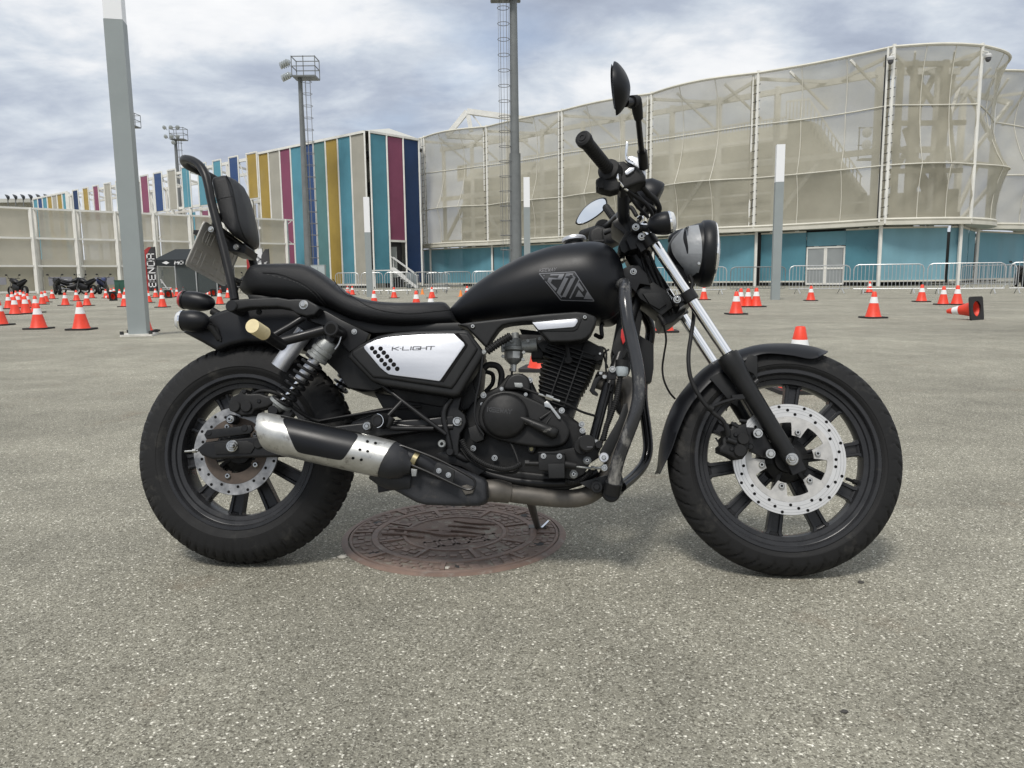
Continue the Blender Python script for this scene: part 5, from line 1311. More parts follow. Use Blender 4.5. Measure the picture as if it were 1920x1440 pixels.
# ------------------------------------------------------------------ rear subframe bracket, grab frame
pr('rack_bracket', [(424, 567), (434, 562), (470, 559), (520, 557), (541, 561), (556, 560), (575, 561), (593, 571), (600, 578), (590, 590), (574, 593), (556, 588), (543, 579), (520, 575), (470, 576), (440, 581), (428, 578)], .160, .128, PLA, .005, 3)
bolt(569.5, 571.5, .160, .0088); knob('tube_socket', 433, 573, .165, .10, .016, SATIN)
bolt(486, 585, .115, .006, SATIN)
pr('frame_plate', [(570, 575), (612, 584), (640, 600), (692, 625), (686, 640), (655, 660), (636, 640), (612, 612), (575, 600)], .125, .105, SATIN, .003)
bolt(664.5, 622, .126, .0055)
tb('subframe_tube', [(515, 628, .16), (545, 611, .15), (568, 596, .14)], .0095, SATIN, sm=0)

# sissy bar
SBp = [(440, 562, .108), (436, 540, .108), (427, 500, .106), (415, 450, .104), (406, 415, .103), (397, 380, .102), (391, 350, .101), (385, 328, .098), (374, 310, .088), (358, 300, .070), (345, 299, .04)]
q = [U(*p) for p in SBp]; q2 = [mir(p) for p in q]; path = catmull(q + [Vector((q[-1].x - .012, 0, q[-1].z))] + q2[::-1], 6)
mb = MB(); mb.tube(path, .0122, 14); P_(mb, 'sissy_bar', SATIN)
mb = MB(); mb.tube([U(412, 432, .10), mir(U(412, 432, .10))], .009, 10); mb.tube([U(403, 400, .10), mir(U(403, 400, .10))], .009, 10); P_(mb, 'cross_bar', SATIN)
pr('backrest_bracket', [(420, 445), (440, 452), (462, 462), (458, 475), (432, 470), (416, 462)], .03, -.05, SATIN, .003)
bolt(443, 463, .04, .006)
# backrest pad
def pad():
    nf = [(397, 334), (410, 329), (425, 328), (433, 345), (441, 372), (447, 400), (451, 422), (450, 438), (442, 445), (430, 435), (419, 420), (409, 390), (401, 360)]
    base = [U(x, y, .070) for x, y in nf]; base = catmull(base, 3, closed=True); c = sum(base, Vector()) / len(base)
    R = []
    for s_, k in ((.083, .62), (.081, .80), (.073, .93), (.058, 1.0), (.025, 1.03), (-.025, 1.03), (-.055, .98), (-.070, .88), (-.080, .68)):
        R.append([Vector((c.x + (p.x - c.x) * k + (.006 if abs(s_) < .05 else 0), -s_, c.z + (p.z - c.z) * (.35 + .65 * k if k < 1 else k))) for p in base])
    mb = MB(); mb.rings(R); vv = [v.copy() for v in mb.v]; B = BVHTree.FromPolygons(vv, list(mb.f)); o = P_(mb, 'backrest', VIN, smooth=60)
    seam('seam', [(424, 329), (434, 350), (441, 380), (447, 412), (455, 438), (464, 452)], .0014, B, RUB, o)
    seam('seam', [(404, 376), (420, 371), (438, 368)], .0008, B, RUB, o)
pad()
# number plate seen from behind
def plate():
    a = U(382, 413, .120); b = U(346, 497, .120); w = Vector((0, 1, 0)) * .243; th = (b - a).cross(w).normalized() * .0012
    A = [a, b, b + w, a + w]
    cen = sum(A, Vector()) / 4
    def rr(P, k, off):   # rounded outline
        out = []
        for i in range(4):
            p, pv, nx = P[i], P[i - 1], P[(i + 1) % 4]; e0 = (pv - p).normalized() * k; e1 = (nx - p).normalized() * k
            for t in (0, .5, 1): out.append(p + e0 * (1 - t) ** 2 + e1 * t ** 2 + off)
        return out
    nrm = (b - a).cross(w).normalized()
    if nrm.dot(U(400, 480, .0) - BC) > 0: nrm = -nrm
    mb = MB(); mb.rings([rr(A, .012, nrm * .0008), rr(A, .012, -nrm * .0008)]); p = P_(mb, 'number_plate', PLB, smooth=0, label='back of a grey metal number plate with embossed digits')
    S_ = [cen + (q - cen) * .985 for q in A]; L_ = rr(S_, .012, nrm * .0012); mb = MB(); mb.tube(L_, .0022, 6, closed=True); P_(mb, 'plate_rim', mat('plate_rim', (.42, .41, .38), .5, metal=.3), p)
    u = (b - a).normalized(); v = Vector((0, 1, 0)); H = (b - a).length
    def em(txt, u0, v0, hh, ww):
        mb = MB(); qs, W_ = text_quads(txt, .75, .45, .15)
        def fn(x, y): return a + u * (u0 - hh * y) + v * (v0 + ww * (1 - x)) + nrm * .0012
        for qd in qs:
            c_ = sum(qd, Vector((0, 0))) / 4; ins = [fn(p.x / W_, p.y) + nrm * .0012 for p in [c_ + (p - c_) * .6 for p in qd]]; ou = [fn(p.x / W_, p.y) - nrm * .0005 for p in qd]
            mb.add(ou + ins, [(4, 5, 6, 7), (0, 1, 5, 4), (1, 2, 6, 5), (2, 3, 7, 6), (3, 0, 4, 7)])
        P_(mb, 'embossed_digits', mat('digit_edge', (.40, .385, .35), .5, metal=.3), p, smooth=0)
    em('2238', H * .90, .022, H * .33, .195); em('OD', H * .40, .03, H * .26, .05); em('OP', H * .40, .15, H * .28, .07)
    # holder behind
    mb = MB(); c0 = cen + u * (-H * .42) - nrm * .006; mb.box(c0, (.05, .12, .012), u, v, nrm); P_(mb, 'plate_holder', PLA)
    mb = MB(); mb.bar(c0 - nrm * .004, c0 - nrm * .07 + Vector((0, 0, -.02)), .07, .012); P_(mb, 'plate_stay', SATIN)
    bolt(396, 430, .118, .006); bolt(446, 464, .03, .005)
plate()

# tail light and rear indicators: bullet shaped housings
def bullet(name, tip, lens, r, s, m, ml, mouth=.30, lens_len=.014, lab=None, up=0.0):
    a = U(*lens, s); b = U(*tip, s); d = (b - a); L_ = d.length; d.normalize()
    prof = []
    for i in range(13):
        t = i / 12; prof.append((r * (sqrt(max(0, 1 - (max(0, t - mouth) / (1 - mouth)) ** 2.1)) if t > mouth else .90 + .10 * (t / mouth)), L_ * t))
    mb = MB(); mb.lathe(prof, a, d, 28); o = P_(mb, name, m, smooth=60, label=lab)
    mb = MB(); mb.lathe([(r * .90, .001), (r * .91, -lens_len * .4), (r * .8, -lens_len * .85), (r * .5, -lens_len * 1.1), (0, -lens_len * 1.2)], a, d, 28); P_(mb, 'lens', ml, o, smooth=60)
    mb = MB(); mb.lathe([(r * .97, -.002), (r * .97, .003), (r * .9, .003), (r * .9, -.002)], a, d, 28, closed_prof=True); P_(mb, 'bezel', SATIN if ml is REDL else CHR, o)
    return o
bullet('tail_light', (404, 570), (346, 562), .0285, .02, MB_K, REDL, lab='black bullet tail light with red lens')
bullet('indicator', (394, 603), (343, 601), .0300, .115, MB_K, CLRL, lab='black bullet rear indicator with clear lens')
bullet('indicator', (445, 625), (400, 622), .0300, -.115, MB_K, CLRL)
tb('indicator_stem', [(388, 608, .11), (400, 618, .10), (412, 636, .09)], .009, RUB); tb('tail_light_stem', [(398, 583, .02), (410, 590, .02), (425, 600, .02)], .011, RUB)
tb('wire', [(392, 606, .115), (404, 612, .10), (409, 622, .096), (414, 640, .094)], .003, RUB)

# rear bar with cream taped end, footboard tube
tb('rear_bar', [(487, 617, .305), (508, 634, .245), (530, 648, .20)], .0145, SATIN, sm=0)
tb('taped_end', [(473, 611, .345), (495, 625, .285)], .0175, CRM, sm=0, n=24, label='bar end wrapped in cream tape')
tb('rear_bar', [(517, 643, .20), (560, 632, .185), (608, 619, .175)], .0130, SATIN, sm=0, n=16)
knob('bar_socket', 620, 616, .205, .12, .0195, SATIN, 28); knob('socket_hole', 620, 616, .2055, .18, .0150, HOLE, 24)
tb('clip', [(630, 612, .17), (640, 620, .16), (636, 642, .16), (628, 655, .16)], .0022, ALU)

# ------------------------------------------------------------------ shock absorber
def shock():
    for sgn, nm in ((1, 0), (-1, 1)):
        f = (lambda p: p) if sgn == 1 else mir
        s_ = .152; T = f(U(612, 648, s_)); B = f(U(519, 766, s_)); d = (B - T); L_ = d.length; dn = d.normalized()
        h = empty('shock_absorber', T); h.parent = bk
        def PP(mb, name, m): mb.v = [v - T for v in mb.v]; return mb.build(name, m, h)
        mb = MB(); mb.lathe([(.012, -.018), (.022, -.012), (.026, .0), (.026, .012), (.029, .014), (.029, .024), (.026, .026), (.026, .034), (.030, .036), (.030, .044), (.02, .046)], T, dn, 28); PP(mb, 'top_collar', CAST)
        mb = MB(); mb.cyl(T + dn * .04, T + dn * (L_ * .56), .0148, n=20); PP(mb, 'damper_body', ALU)
        mb = MB(); mb.cyl(T + dn * .1, T + dn * (L_ - .004), .0065, n=14); PP(mb, 'damper_rod', CHR)
        turns = 8.2; n = int(turns * 20); u, v, w = frame_of(dn); path = []
        for i in range(n + 1):
            t = i / n; a = 2 * pi * turns * t; path.append(T + dn * (.046 + (L_ - .066) * t) + u * (.0255 * cos(a)) + v * (.0255 * sin(a)))
        mb = MB(); mb.tube(path, .0043, 8); PP(mb, 'spring', SATIN)
        mb = MB(); mb.lathe([(.012, -.022), (.031, -.020), (.031, -.012), (.018, -.008), (.012, .004)], B, dn, 24); PP(mb, 'lower_seat', CAST)
        mb = MB(); e0 = B + dn * .008; mb.cyl(e0 + Vector((0, -.016, 0)), e0 + Vector((0, .016, 0)), .013, n=18); PP(mb, 'lower_eye', SATIN)
        mb = MB(); e0 = T - dn * .024; mb.cyl(e0 + Vector((0, -.018, 0)), e0 + Vector((0, .018, 0)), .014, n=18); PP(mb, 'upper_eye', SATIN)
shock()
tb('oil_cylinder', [(523, 689, .105), (538, 668, .105), (572, 622, .105)], .0235, ALU, sm=0, n=28)
knob('shock_mount', 484, 802, .150, .10, .011, STEEL); bolt(484, 802, .151, .006)

# ------------------------------------------------------------------ swing arm, caliper, axle
pr('swing_arm', [(369, 842), (384, 829), (404, 826), (475, 818), (560, 806), (700, 790), (800, 784), (850, 778), (856, 800), (800, 808), (700, 822), (600, 842), (540, 856), (455, 858), (398, 861), (378, 854)], .122, .092, SATIN, .006, 3)
pr('swing_arm', [(384, 829), (475, 818), (700, 790), (850, 778), (856, 800), (700, 822), (540, 856), (398, 861)], -.092, -.122, SATIN, .006)
pr('torque_link', [(382, 815), (388, 806), (450, 799), (470, 797), (474, 806), (468, 813), (400, 822), (386, 823)], .132, .122, SATIN, .003)
knob('link_eye', 391, 812, .134, .12, .0085, SATIN); knob('link_eye', 458, 803, .134, .12, .0095, SATIN)
pr('axle_plate', [(400, 832), (462, 826), (480, 834), (470, 850), (404, 852)], .126, .12, ENG, .002)
knob('axle_washer', 434, 836, .131, .126, .0165, STEEL); knob('axle_nut', 434, 836, .141, .131, .0125, STEEL, n=6); knob('axle_end', 433, 836, .152, .14, .0065, STEEL)
tb('chain_adjuster', [(347, 846.5, .108), (372, 845, .108)], .0030, STEEL, sm=0); tb('adjuster_nut', [(362, 845.8, .108), (368, 845.3, .108)], .006, STEEL, sm=0, n=6)
knob('chain_boss', 483, 832, .128, .12, .013, ENG); 
bolt(432, 786, .120, .0075, sock=True); knob('bolt_boss', 432, 786, .119, .09, .0135, SATIN)
# rear caliper
cal = pr('rear_caliper', [(428, 757), (433, 744), (447, 738), (452, 730), (460, 730), (464, 738), (486, 737), (500, 742), (512, 741), (514, 756), (500, 764), (478, 768), (472, 778), (452, 780), (444, 776), (430, 770)], .118, .070, ENG, .006, 3)
knob('piston_cap', 439, 762, .124, .11, .0155, ENG, parent=cal); knob('piston_cap', 460.5, 762, .124, .11, .0155, ENG, parent=cal)
knob('bleed_nipple', 457, 734, .121, .11, .006, SATIN, parent=cal); knob('bleed_nipple', 485, 752, .121, .11, .006, SATIN, parent=cal)
tb('brake_hose', [(470, 742, .10), (490, 733, .11), (515, 736, .11), (535, 748, .10), (556, 768, .09), (600, 790, .09), (660, 780, .09), (720, 768, .09), (790, 762, .08)], .0052, RUB)
tb('brake_rod', [(600, 789, .10), (650, 780, .10), (745, 765, .10)], .0035, SATIN)
pr('chain_guard', [(596, 790), (640, 778), (745, 766), (752, 776), (650, 796), (600, 806)], -.05, -.10, PLA, .003)

# ------------------------------------------------------------------ side cover with metal plate
Z4 = lambda x, y: (600 + x / 4, 560 + y / 4)
SCo = [Z4(*p) for p in [(205, 432), (232, 385), (300, 340), (430, 276), (560, 250), (720, 238), (1085, 229), (1112, 240), (1192, 345), (1228, 405), (1222, 430), (1060, 700), (1046, 722), (1010, 735), (975, 733), (480, 655), (390, 622), (370, 606), (222, 455)]]
pr('side_cover', SCo, .158, .10, PLA, .012, 4)
SCi = [Z4(*p) for p in [(240, 385), (440, 285), (720, 256), (1010, 250), (1105, 260), (1182, 372), (1170, 400), (1015, 640), (985, 676), (495, 600), (395, 592), (235, 420)]]
pr('side_cover_frame', SCi, .164, .150, PLA, .007, 3)
plq = [Z4(*p) for p in [(329, 360), (350, 340), (420, 309), (500, 289), (620, 277), (800, 266), (1003, 263), (1078, 330), (1085, 348), (905, 608), (893, 618), (760, 600), (560, 575), (515, 566), (485, 545), (450, 515), (335, 378)]]
plt_ = pr('side_plate', plq, .1685, .160, ALU, .0012, 2, label='brushed metal side plate with punched holes and print')
pr('plate_slot', [Z4(*p) for p in [(1010, 262), (1040, 258), (1108, 345), (1100, 365), (925, 625), (900, 620), (1088, 350)]], .1655, .158, HOLE, .001)
proto = None
for x, y in [(390, 372), (413, 401), (437, 430), (461, 461), (487, 491), (513, 522), (454, 375), (478, 405), (503, 434), (528, 464), (553, 494), (579, 526)]:
    q = U(*Z4(x, y), .1689)
    if proto is None: mb = MB(); mb.lathe([(.0062, .0003), (.0058, .0), (0, 0)], (0, 0, 0), (0, 1, 0), 20); proto = P_(mb, 'punched_hole', HOLE, plt_); o = proto
    else: o = proto.copy(); COL.objects.link(o)
    o.location = q
def utext(txt, pa, pb, up, s, m, par, th=.2, wl=.95, gap=.22, name='lettering'):
    mb = MB(); pa = Vector(pa); pb = Vector(pb); up = Vector(up)
    text_mesh(mb, txt, lambda u, v: U(*(pa + (pb - pa) * u + up * v), s), wl, gap, th); return P_(mb, name, m, par, smooth=0)
utext('K.LIGHT', Z4(541, 387), Z4(853, 381), (1.0, -6.0), .1690, mat('dark_grey_print', (.09, .09, .10), .5), plt_, th=.19)

# trim panel under the tank
TR = [Z48(*p) for p in [(180, 806), (300, 786), (640, 746), (960, 712), (1250, 691), (1330, 698), (1412, 728), (1434, 752), (1426, 800), (1384, 890), (1345, 930), (1300, 950), (1200, 962), (1020, 966), (1002, 955), (905, 852), (850, 778), (760, 784), (640, 800), (585, 815), (545, 850), (492, 925), (452, 1004), (430, 1005), (262, 832)]]
pr('tank_side_panel', TR, .150, .105, PLA, .006, 3)
pr('panel_ridge', [Z48(*p) for p in [(850, 776), (1270, 742), (1300, 760), (1262, 850), (1225, 868), (915, 868)]], .153, .148, PLA, .003)
pr('panel_insert', [Z48(*p) for p in [(855, 790), (1245, 756), (1262, 764), (1262, 785), (1238, 822), (1222, 831), (915, 856), (905, 850)]], .1560, .150, ALU, .001, label='bright metal strip let into the side panel')
for x, y in ((320, 827), (1328, 745)): 
    knob('bolt_recess', *Z48(x, y), .1502, .148, .0085, HOLE); bolt(*Z48(x, y), .1500, .0052, sock=True, washer=False)

# ------------------------------------------------------------------ muffler and exhaust
Za = U(500, 810, .195); Zb = U(735, 863, .190); da = (Zb - Za).normalized(); LM = (Zb - Za).length; RMf = .0505
u_, v_, w_ = frame_of(da, Vector((0, 0, 1)))   # u_: cross axis, v_: up-ish
def mring(t, r, shear, n=40): return [Za + da * (t + shear * sin(2 * pi * k / n)) + u_ * (r * cos(2 * pi * k / n)) + v_ * (r * sin(2 * pi * k / n)) for k in range(n)]
sgn = -1 if v_.z > 0 else 1
mb = MB(); mb.rings([mring(-.004, RMf * .80, .012 * sgn), mring(-.010, RMf * .86, .018 * sgn), mring(-.002, RMf * .93, .020 * sgn), mring(.02, RMf * .975, .018 * sgn), mring(.05, RMf, .010 * sgn), mring(LM * .5, RMf, 0), mring(LM * .8, RMf * .99, -.006 * sgn), mring(LM * .965, RMf * .965, -.012 * sgn)], cap0=False, cap1=True)
muf_v = [v.copy() for v in mb.v]; MBV = BVHTree.FromPolygons(muf_v, [f for f in mb.f if len(f) == 4]); muf = P_(mb, 'muffler', ALUW, smooth=50, label='scratched silver muffler with black side patch')
mb = MB(); mb.rings([mring(-.004, RMf * .80, .012 * sgn), mring(.05, RMf * .74, .01 * sgn)], cap0=False); P_(mb, 'muffler_mouth', HOLE, muf, fix=False)
def mq(P, off, nu=20, nv=12, m=MB_K, name='muffler_patch', rnd=0):
    a, b, c, d = [Vector(p) for p in P]; mb = MB(); vs = []
    for j in range(nv + 1):
        for i in range(nu + 1):
            u, v = i / nu, j / nv
            if rnd:   # pull the corners in
                cu, cv = 2 * u - 1, 2 * v - 1; k = 1 - rnd * (cu * cu * cv * cv) ** 4; u = .5 + cu * k / 2; v = .5 + cv * k / 2
            q = (a.lerp(b, u)).lerp(d.lerp(c, u), v); vs.append(onto(MBV, q.x, q.y, off, .2))
    mb.add(vs, [(j * (nu + 1) + i, j * (nu + 1) + i + 1, (j + 1) * (nu + 1) + i + 1, (j + 1) * (nu + 1) + i) for j in range(nv) for i in range(nu)]); return P_(mb, name, m, muf, fix=False, smooth=60)
mq([(527, 782), (675, 814), (642, 864), (556, 848)], .0008, rnd=.06)
mq([(525, 779.5), (676, 812), (679, 815), (527, 783)], .0012, 20, 1, HOLE, 'patch_joint')
for x, y in ((689, 828), (704, 831), (675, 843), (689.5, 846), (662, 859), (677.5, 862)):
    mb = MB(); c_ = [onto(MBV, x + 3.0 * cos(a), y + 2.6 * sin(a), .0007, .2) for a in [2 * pi * i / 12 for i in range(12)]]; mb.add(c_, [tuple(range(12))]); P_(mb, 'muffler_hole', HOLE, muf, smooth=0, fix=False)
bolt(674, 884, .19, .004, parent=muf, washer=False)
# black reducer and link pipe
E0 = Zb - da * .012
mb = MB(); mb.lathe([(.0475, -.03), (.0480, .0), (.0470, .02), (.038, .045), (.026, .056), (.022, .066)], E0, (da + Vector((0, 0, -.04))).normalized(), 32); P_(mb, 'reducer', EXB, smooth=60)
tb('link_pipe', [(752, 852, .19), (785, 862, .185), (815, 880, .17), (840, 895, .15)], .018, EXB)
tb('heat_pipe', [(705, 880, .16), (730, 895, .16), (770, 900, .15)], .03, EXB)
tb('pipe_clamp', [(775, 860, .19), (783, 864, .19)], .0215, mat('brassy_clamp', (.30, .26, .15), .4, metal=.8), sm=0, n=20); pr('clamp_bolt', [(770, 878), (782, 880), (780, 893), (772, 893)], .205, .195, CAST, .002)
pr('exhaust_box', [(706, 886), (712, 880), (760, 862), (820, 866), (850, 874), (884, 888), (904, 897), (911, 905), (913, 934), (908, 942), (897, 949), (850, 949), (797, 947), (781, 943), (737, 919), (712, 905)], .168, .05, EXB, .016, 4)
pr('exhaust_stay', [(705, 898), (735, 905), (736, 919), (709, 924)], .14, .13, SATIN, .002)
lp = [(739, 850), (742, 840), (750, 836), (762, 839), (820, 861), (880, 893), (890, 903), (889, 914), (878, 918), (860, 912), (800, 884), (752, 863)]
q = catmull([U(x, y, .205) for x, y in lp], 5, closed=True); mb = MB(); mb.tube(q, .0032, 8, closed=True); P_(mb, 'guard_loop', SATIN)
pr('guard_plate', [Z4(*p) for p in [(865, 1240), (885, 1228), (1010, 1290), (1000, 1375), (990, 1378), (840, 1325)]], .207, .202, PLA, .002)
bolt(823, 882.5, .208, .0048); bolt(841, 890.5, .208, .0048)
pr('box_boss', [(862, 912), (875, 908), (890, 914), (886, 925), (872, 928)], .175, .165, EXH, .004)
tb('exhaust_collar', [(908, 920, .10), (930, 920, .10), (955, 924, .09)], [.029, .030, .0275], EXH, n=22)
tb('exhaust_pipe', [(940, 922, .09), (1000, 930, .085), (1060, 935, .075), (1095, 931, .07), (1118, 918, .065), (1140, 890, .06), (1165, 830, .05), (1185, 760, .04), (1180, 725, .03), (1150, 715, .02), (1120, 712, .01)], .0238, EXH, n=22)

pr('chamber_dark_filler', [(720, 812), (800, 806), (850, 812), (880, 850), (912, 890), (905, 905), (860, 885), (800, 872), (740, 850)], .09, -.08, ENG, .008)  # dark filler added to keep the space behind the exhaust dark
# ------------------------------------------------------------------ engine
Z36 = lambda x, y: (840 + x / 3.6, 580 + y / 3.6)
eng = pr('crankcase', [Z36(*p) for p in [(100, 720), (150, 640), (240, 560), (330, 520), (400, 440), (500, 430), (560, 470), (600, 560), (700, 640), (800, 700), (880, 760), (930, 830), (930, 960), (860, 1140), (800, 1190), (560, 1200), (380, 1185), (200, 1100), (100, 960), (80, 860)]], .085, -.12, ENG, .012, 3)
pr('belly_pan', [Z36(*p) for p in [(100, 1000), (200, 1060), (500, 1090), (760, 1120), (900, 1080), (990, 1130), (900, 1190), (800, 1222), (560, 1218), (370, 1190), (180, 1105)]], .09, -.09, ENG, .01, 3)
cl_ = [Z36(*p) for p in [(205, 760), (215, 660), (262, 590), (330, 555), (400, 548), (470, 560), (540, 590), (640, 636), (720, 690), (790, 755), (822, 815), (815, 870), (780, 912), (700, 934), (560, 925), (440, 905), (330, 880), (250, 830)]]
pr('engine_cover', cl_, .128, .08, ENG, .008, 4, sm=3)
k_ = knob('clutch_cover', *Z36(383, 716), .150, .12, .0595, ENG, 56, bev=.010, smooth=50)
utext('KEEWAY', Z36(266, 688), Z36(428, 704), (.9, -7.6), .1503, mat('letter_black', (.040, .040, .041), .35), k_, th=.24)
# arm shaped boss
a_ = U(*Z36(452, 716), .140); b_ = U(*Z36(742, 846), .146); mb = MB(); d = (b_ - a_); R_ = []
for t, r, h in ((0, .004, .004), (.04, .0065, .008), (.3, .010, .012), (.6, .0135, .015), (.9, .0165, .016), (.97, .014, .012), (1.0, .008, .006)):
    c = a_ + d * t; uu = Vector((-d.z, 0, d.x)).normalized(); R_.append([c + uu * (r * cos(q)) + YN * (h * sin(q)) for q in [2 * pi * i / 16 for i in range(16)]])
mb.rings(R_); P_(mb, 'cover_boss', mat('scuffed_boss', (.018, .018, .018), .42, var=.2, vscale=40, dirt=((.34, .33, .31), .60, 45, .8)), smooth=60)
tb('cover_rib', [Z36(620, 740) + (.13,), Z36(730, 668) + (.12,)], .005, ENG, sm=0); tb('cover_rib', [Z36(640, 800) + (.13,), Z36(700, 720) + (.125,)], .003, ENG, sm=0)
pr('starter_cover', [Z36(*p) for p in [(378, 540), (392, 480), (430, 440), (480, 430), (530, 450), (552, 490), (548, 560), (480, 545)]], .112, .05, ENG, .008, 3, sm=3)
pr('cover_clip', [Z36(*p) for p in [(446, 494), (500, 496), (508, 520), (492, 530), (452, 524)]], .119, .112, CAST, .002)
for x, y, s_ in ((240, 580, .11), (170, 938, .10), (315, 1003, .10), (903, 776, .10), (908, 818, .10), (768, 683, .12), (553, 478, .10), (230, 640, .11), (525, 575, .128), (362, 536, .12)): bolt(*Z36(x, y), s_, .0055 if x not in (525, 362, 230) else .0035, sock=x in (315, 170))
knob('sight_glass', *Z36(563, 940), .112, .08, .0125, ENG, bev=.003); knob('sight_lens', *Z36(563, 942), .1135, .11, .006, mat('oil_glass', (.25, .22, .10), .15))
# cooling fins of the cylinder
Ce = Vector(Z36(736, 655)); Te = Vector(Z36(860, 300)); nf = 15; fd = Vector((.94, .34)).normalized()
cylaxis = (U(*Te, 0.05) - U(*Ce, .05)).normalized(); fdir = (U(*(Te + fd * 40), .05) - U(*(Te - fd * 40), .05)).normalized(); fdir = (fdir - cylaxis * fdir.dot(cylaxis)).normalized(); Y_ = cylaxis.cross(fdir)
cen0 = U(*Ce, 0.0); cen1 = U(*Te, 0.0); 
mb = MB(); mb.bar(cen0 - cylaxis * .02, cen1 + cylaxis * .015, .105, .110, Vector((0, 1, 0))); P_(mb, 'cylinder_block', ENG)
widths = [.036, .042, .046, .050, .053, .056, .058, .060, .062, .063, .064, .064, .064, .062, .058]
for i in range(nf):
    c = cen0.lerp(cen1, i / (nf - 1)) - fdir * .006; hw = widths[i] + .007; hy = .082 - .0006 * (14 - i); cr = .014; A = []
    for sx, sy, a0 in ((1, 1, 0), (-1, 1, pi / 2), (-1, -1, pi), (1, -1, 1.5 * pi)):
        for k in range(4):
            a = a0 + k * pi / 6; A.append(c + fdir * (sx * (hw - cr) + cr * cos(a)) + Vector((0, 1, 0)) * (sy * (hy - cr) + cr * sin(a)) - cylaxis * .0012)
    mb = MB(); mb.rings([A, [p + cylaxis * .0026 for p in A]]); P_(mb, 'cooling_fin', ENG, smooth=30)
for k, off in enumerate((-.02, .022)):
    a = cen0 + fdir * off + YN * .0825; mb = MB(); mb.bar(a, a + (cen1 - cen0), .0045, .003); P_(mb, 'fin_bridge', ENG)
pr('cylinder_head', [Z36(*p) for p in [(600, 240), (640, 200), (760, 190), (900, 215), (945, 205), (1052, 262), (1048, 330), (1030, 372), (900, 340), (760, 300), (640, 290)]], .060, -.06, ENG, .006)
pr('rocker_cover', [Z36(*p) for p in [(900, 330), (905, 250), (940, 208), (1050, 262), (1052, 296), (1040, 340), (1010, 352)]], .072, .02, ENG, .005); bolt(*Z36(1026, 300), .073, .004, washer=False)
pr('head_duct', [Z36(*p) for p in [(560, 270), (600, 230), (660, 250), (640, 330), (560, 330)]], .05, -.02, RUB, .008)
tb('spark_lead', [Z36(700, 200) + (.02,), Z36(790, 230) + (.078,), Z36(810, 300) + (.088,), Z36(812, 345) + (.088,)], .006, RUB)
knob('spark_cap', *Z36(812, 340), .092, .06, .011, RUB)
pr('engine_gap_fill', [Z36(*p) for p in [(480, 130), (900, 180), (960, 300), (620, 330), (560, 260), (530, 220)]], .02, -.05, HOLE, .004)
pr('intake_manifold', [(972, 626), (1040, 628), (1032, 672), (1004, 672), (992, 652), (972, 650)], .04, -.05, RUB, .006)
# carburettor
def carb():
    c = U(*Z36(442, 300), .05); o = empty('carburettor', c); o.parent = bk
    def PP(mb, n_, m, **k): mb.v = [v - c for v in mb.v]; return mb.build(n_, m, o, **k)
    z = Vector((0, 0, 1)); f = lambda x, y, s_=.05: U(*Z36(x, y), s_)
    mb = MB(); mb.lathe([(.024, 0), (.030, .003), (.0305, .012), (.026, .014), (.024, .034), (.012, .038)], f(443, 288), z, 24); PP(mb, 'body', CAST)
    mb = MB(); mb.lathe([(.008, -.052), (.0085, -.034), (.018, -.026), (.025, -.018), (.026, 0), (.028, .001)], f(443, 292), z, 8); PP(mb, 'float_bowl', mat('float_bowl_alloy', (.40, .41, .40), .38, metal=.7, var=.12, vscale=60), smooth=30)
    mb = MB(); mb.cyl(f(360, 262), f(540, 252), .012, n=14); mb.cyl(f(500, 250), f(600, 240), .018, n=16); PP(mb, 'intake_neck', CAST)
    for x, y in ((372, 278), (512, 292), (372, 318), (508, 340), (430, 215), (540, 215), (620, 200)):
        mb = MB(); p = f(x, y, .082); mb.cyl(p, p + YN * .006, .0045, n=8); PP(mb, 'screw', CAST)
    mb = MB(); mb.cyl(f(452, 160), f(458, 225), .010, n=12); PP(mb, 'slide_cap', CAST)
    mb = MB(); mb.cyl(f(432, 400), f(432, 418), .007, n=8); PP(mb, 'drain_nut', STEEL)
carb()
bellows('air_boot', [Z36(262, 284) + (.15,), Z36(335, 232) + (.145,), Z36(425, 178) + (.14,)], .0115, RUB, rib=.0075)
tb('link_rod', [Z36(262, 280) + (.15,), Z36(238, 292) + (.15,), Z36(228, 380) + (.15,), Z36(212, 500) + (.15,), Z36(190, 600) + (.148,), Z36(180, 690) + (.146,), Z36(188, 760) + (.145,), Z36(215, 812) + (.144,), Z36(240, 845) + (.142,)], .0030, SATIN, sm=5)
knob('rod_ball', *Z36(243, 288), .156, .145, .007, CAST)
pr('solenoid', [Z36(*p) for p in [(135, 800), (200, 775), (245, 840), (240, 880), (190, 900), (150, 880)]], .130, .10, ENG, .004, 2)
tb('breather_hose', [Z36(240, 400) + (.08,), Z36(275, 375) + (.08,), Z36(335, 385) + (.075,), Z36(362, 440) + (.07,), Z36(352, 530) + (.07,)], .0088, RUB)
tb('overflow_hose', [Z36(432, 415) + (.05,), Z36(425, 470) + (.06,), Z36(395, 510) + (.07,), Z36(350, 540) + (.08,)], .0032, RUB)
tb('overflow_hose', [Z36(255, 420) + (.03,), Z36(300, 440) + (.03,), Z36(300, 500) + (.03,), Z36(250, 560) + (.03,)], .006, RUB)
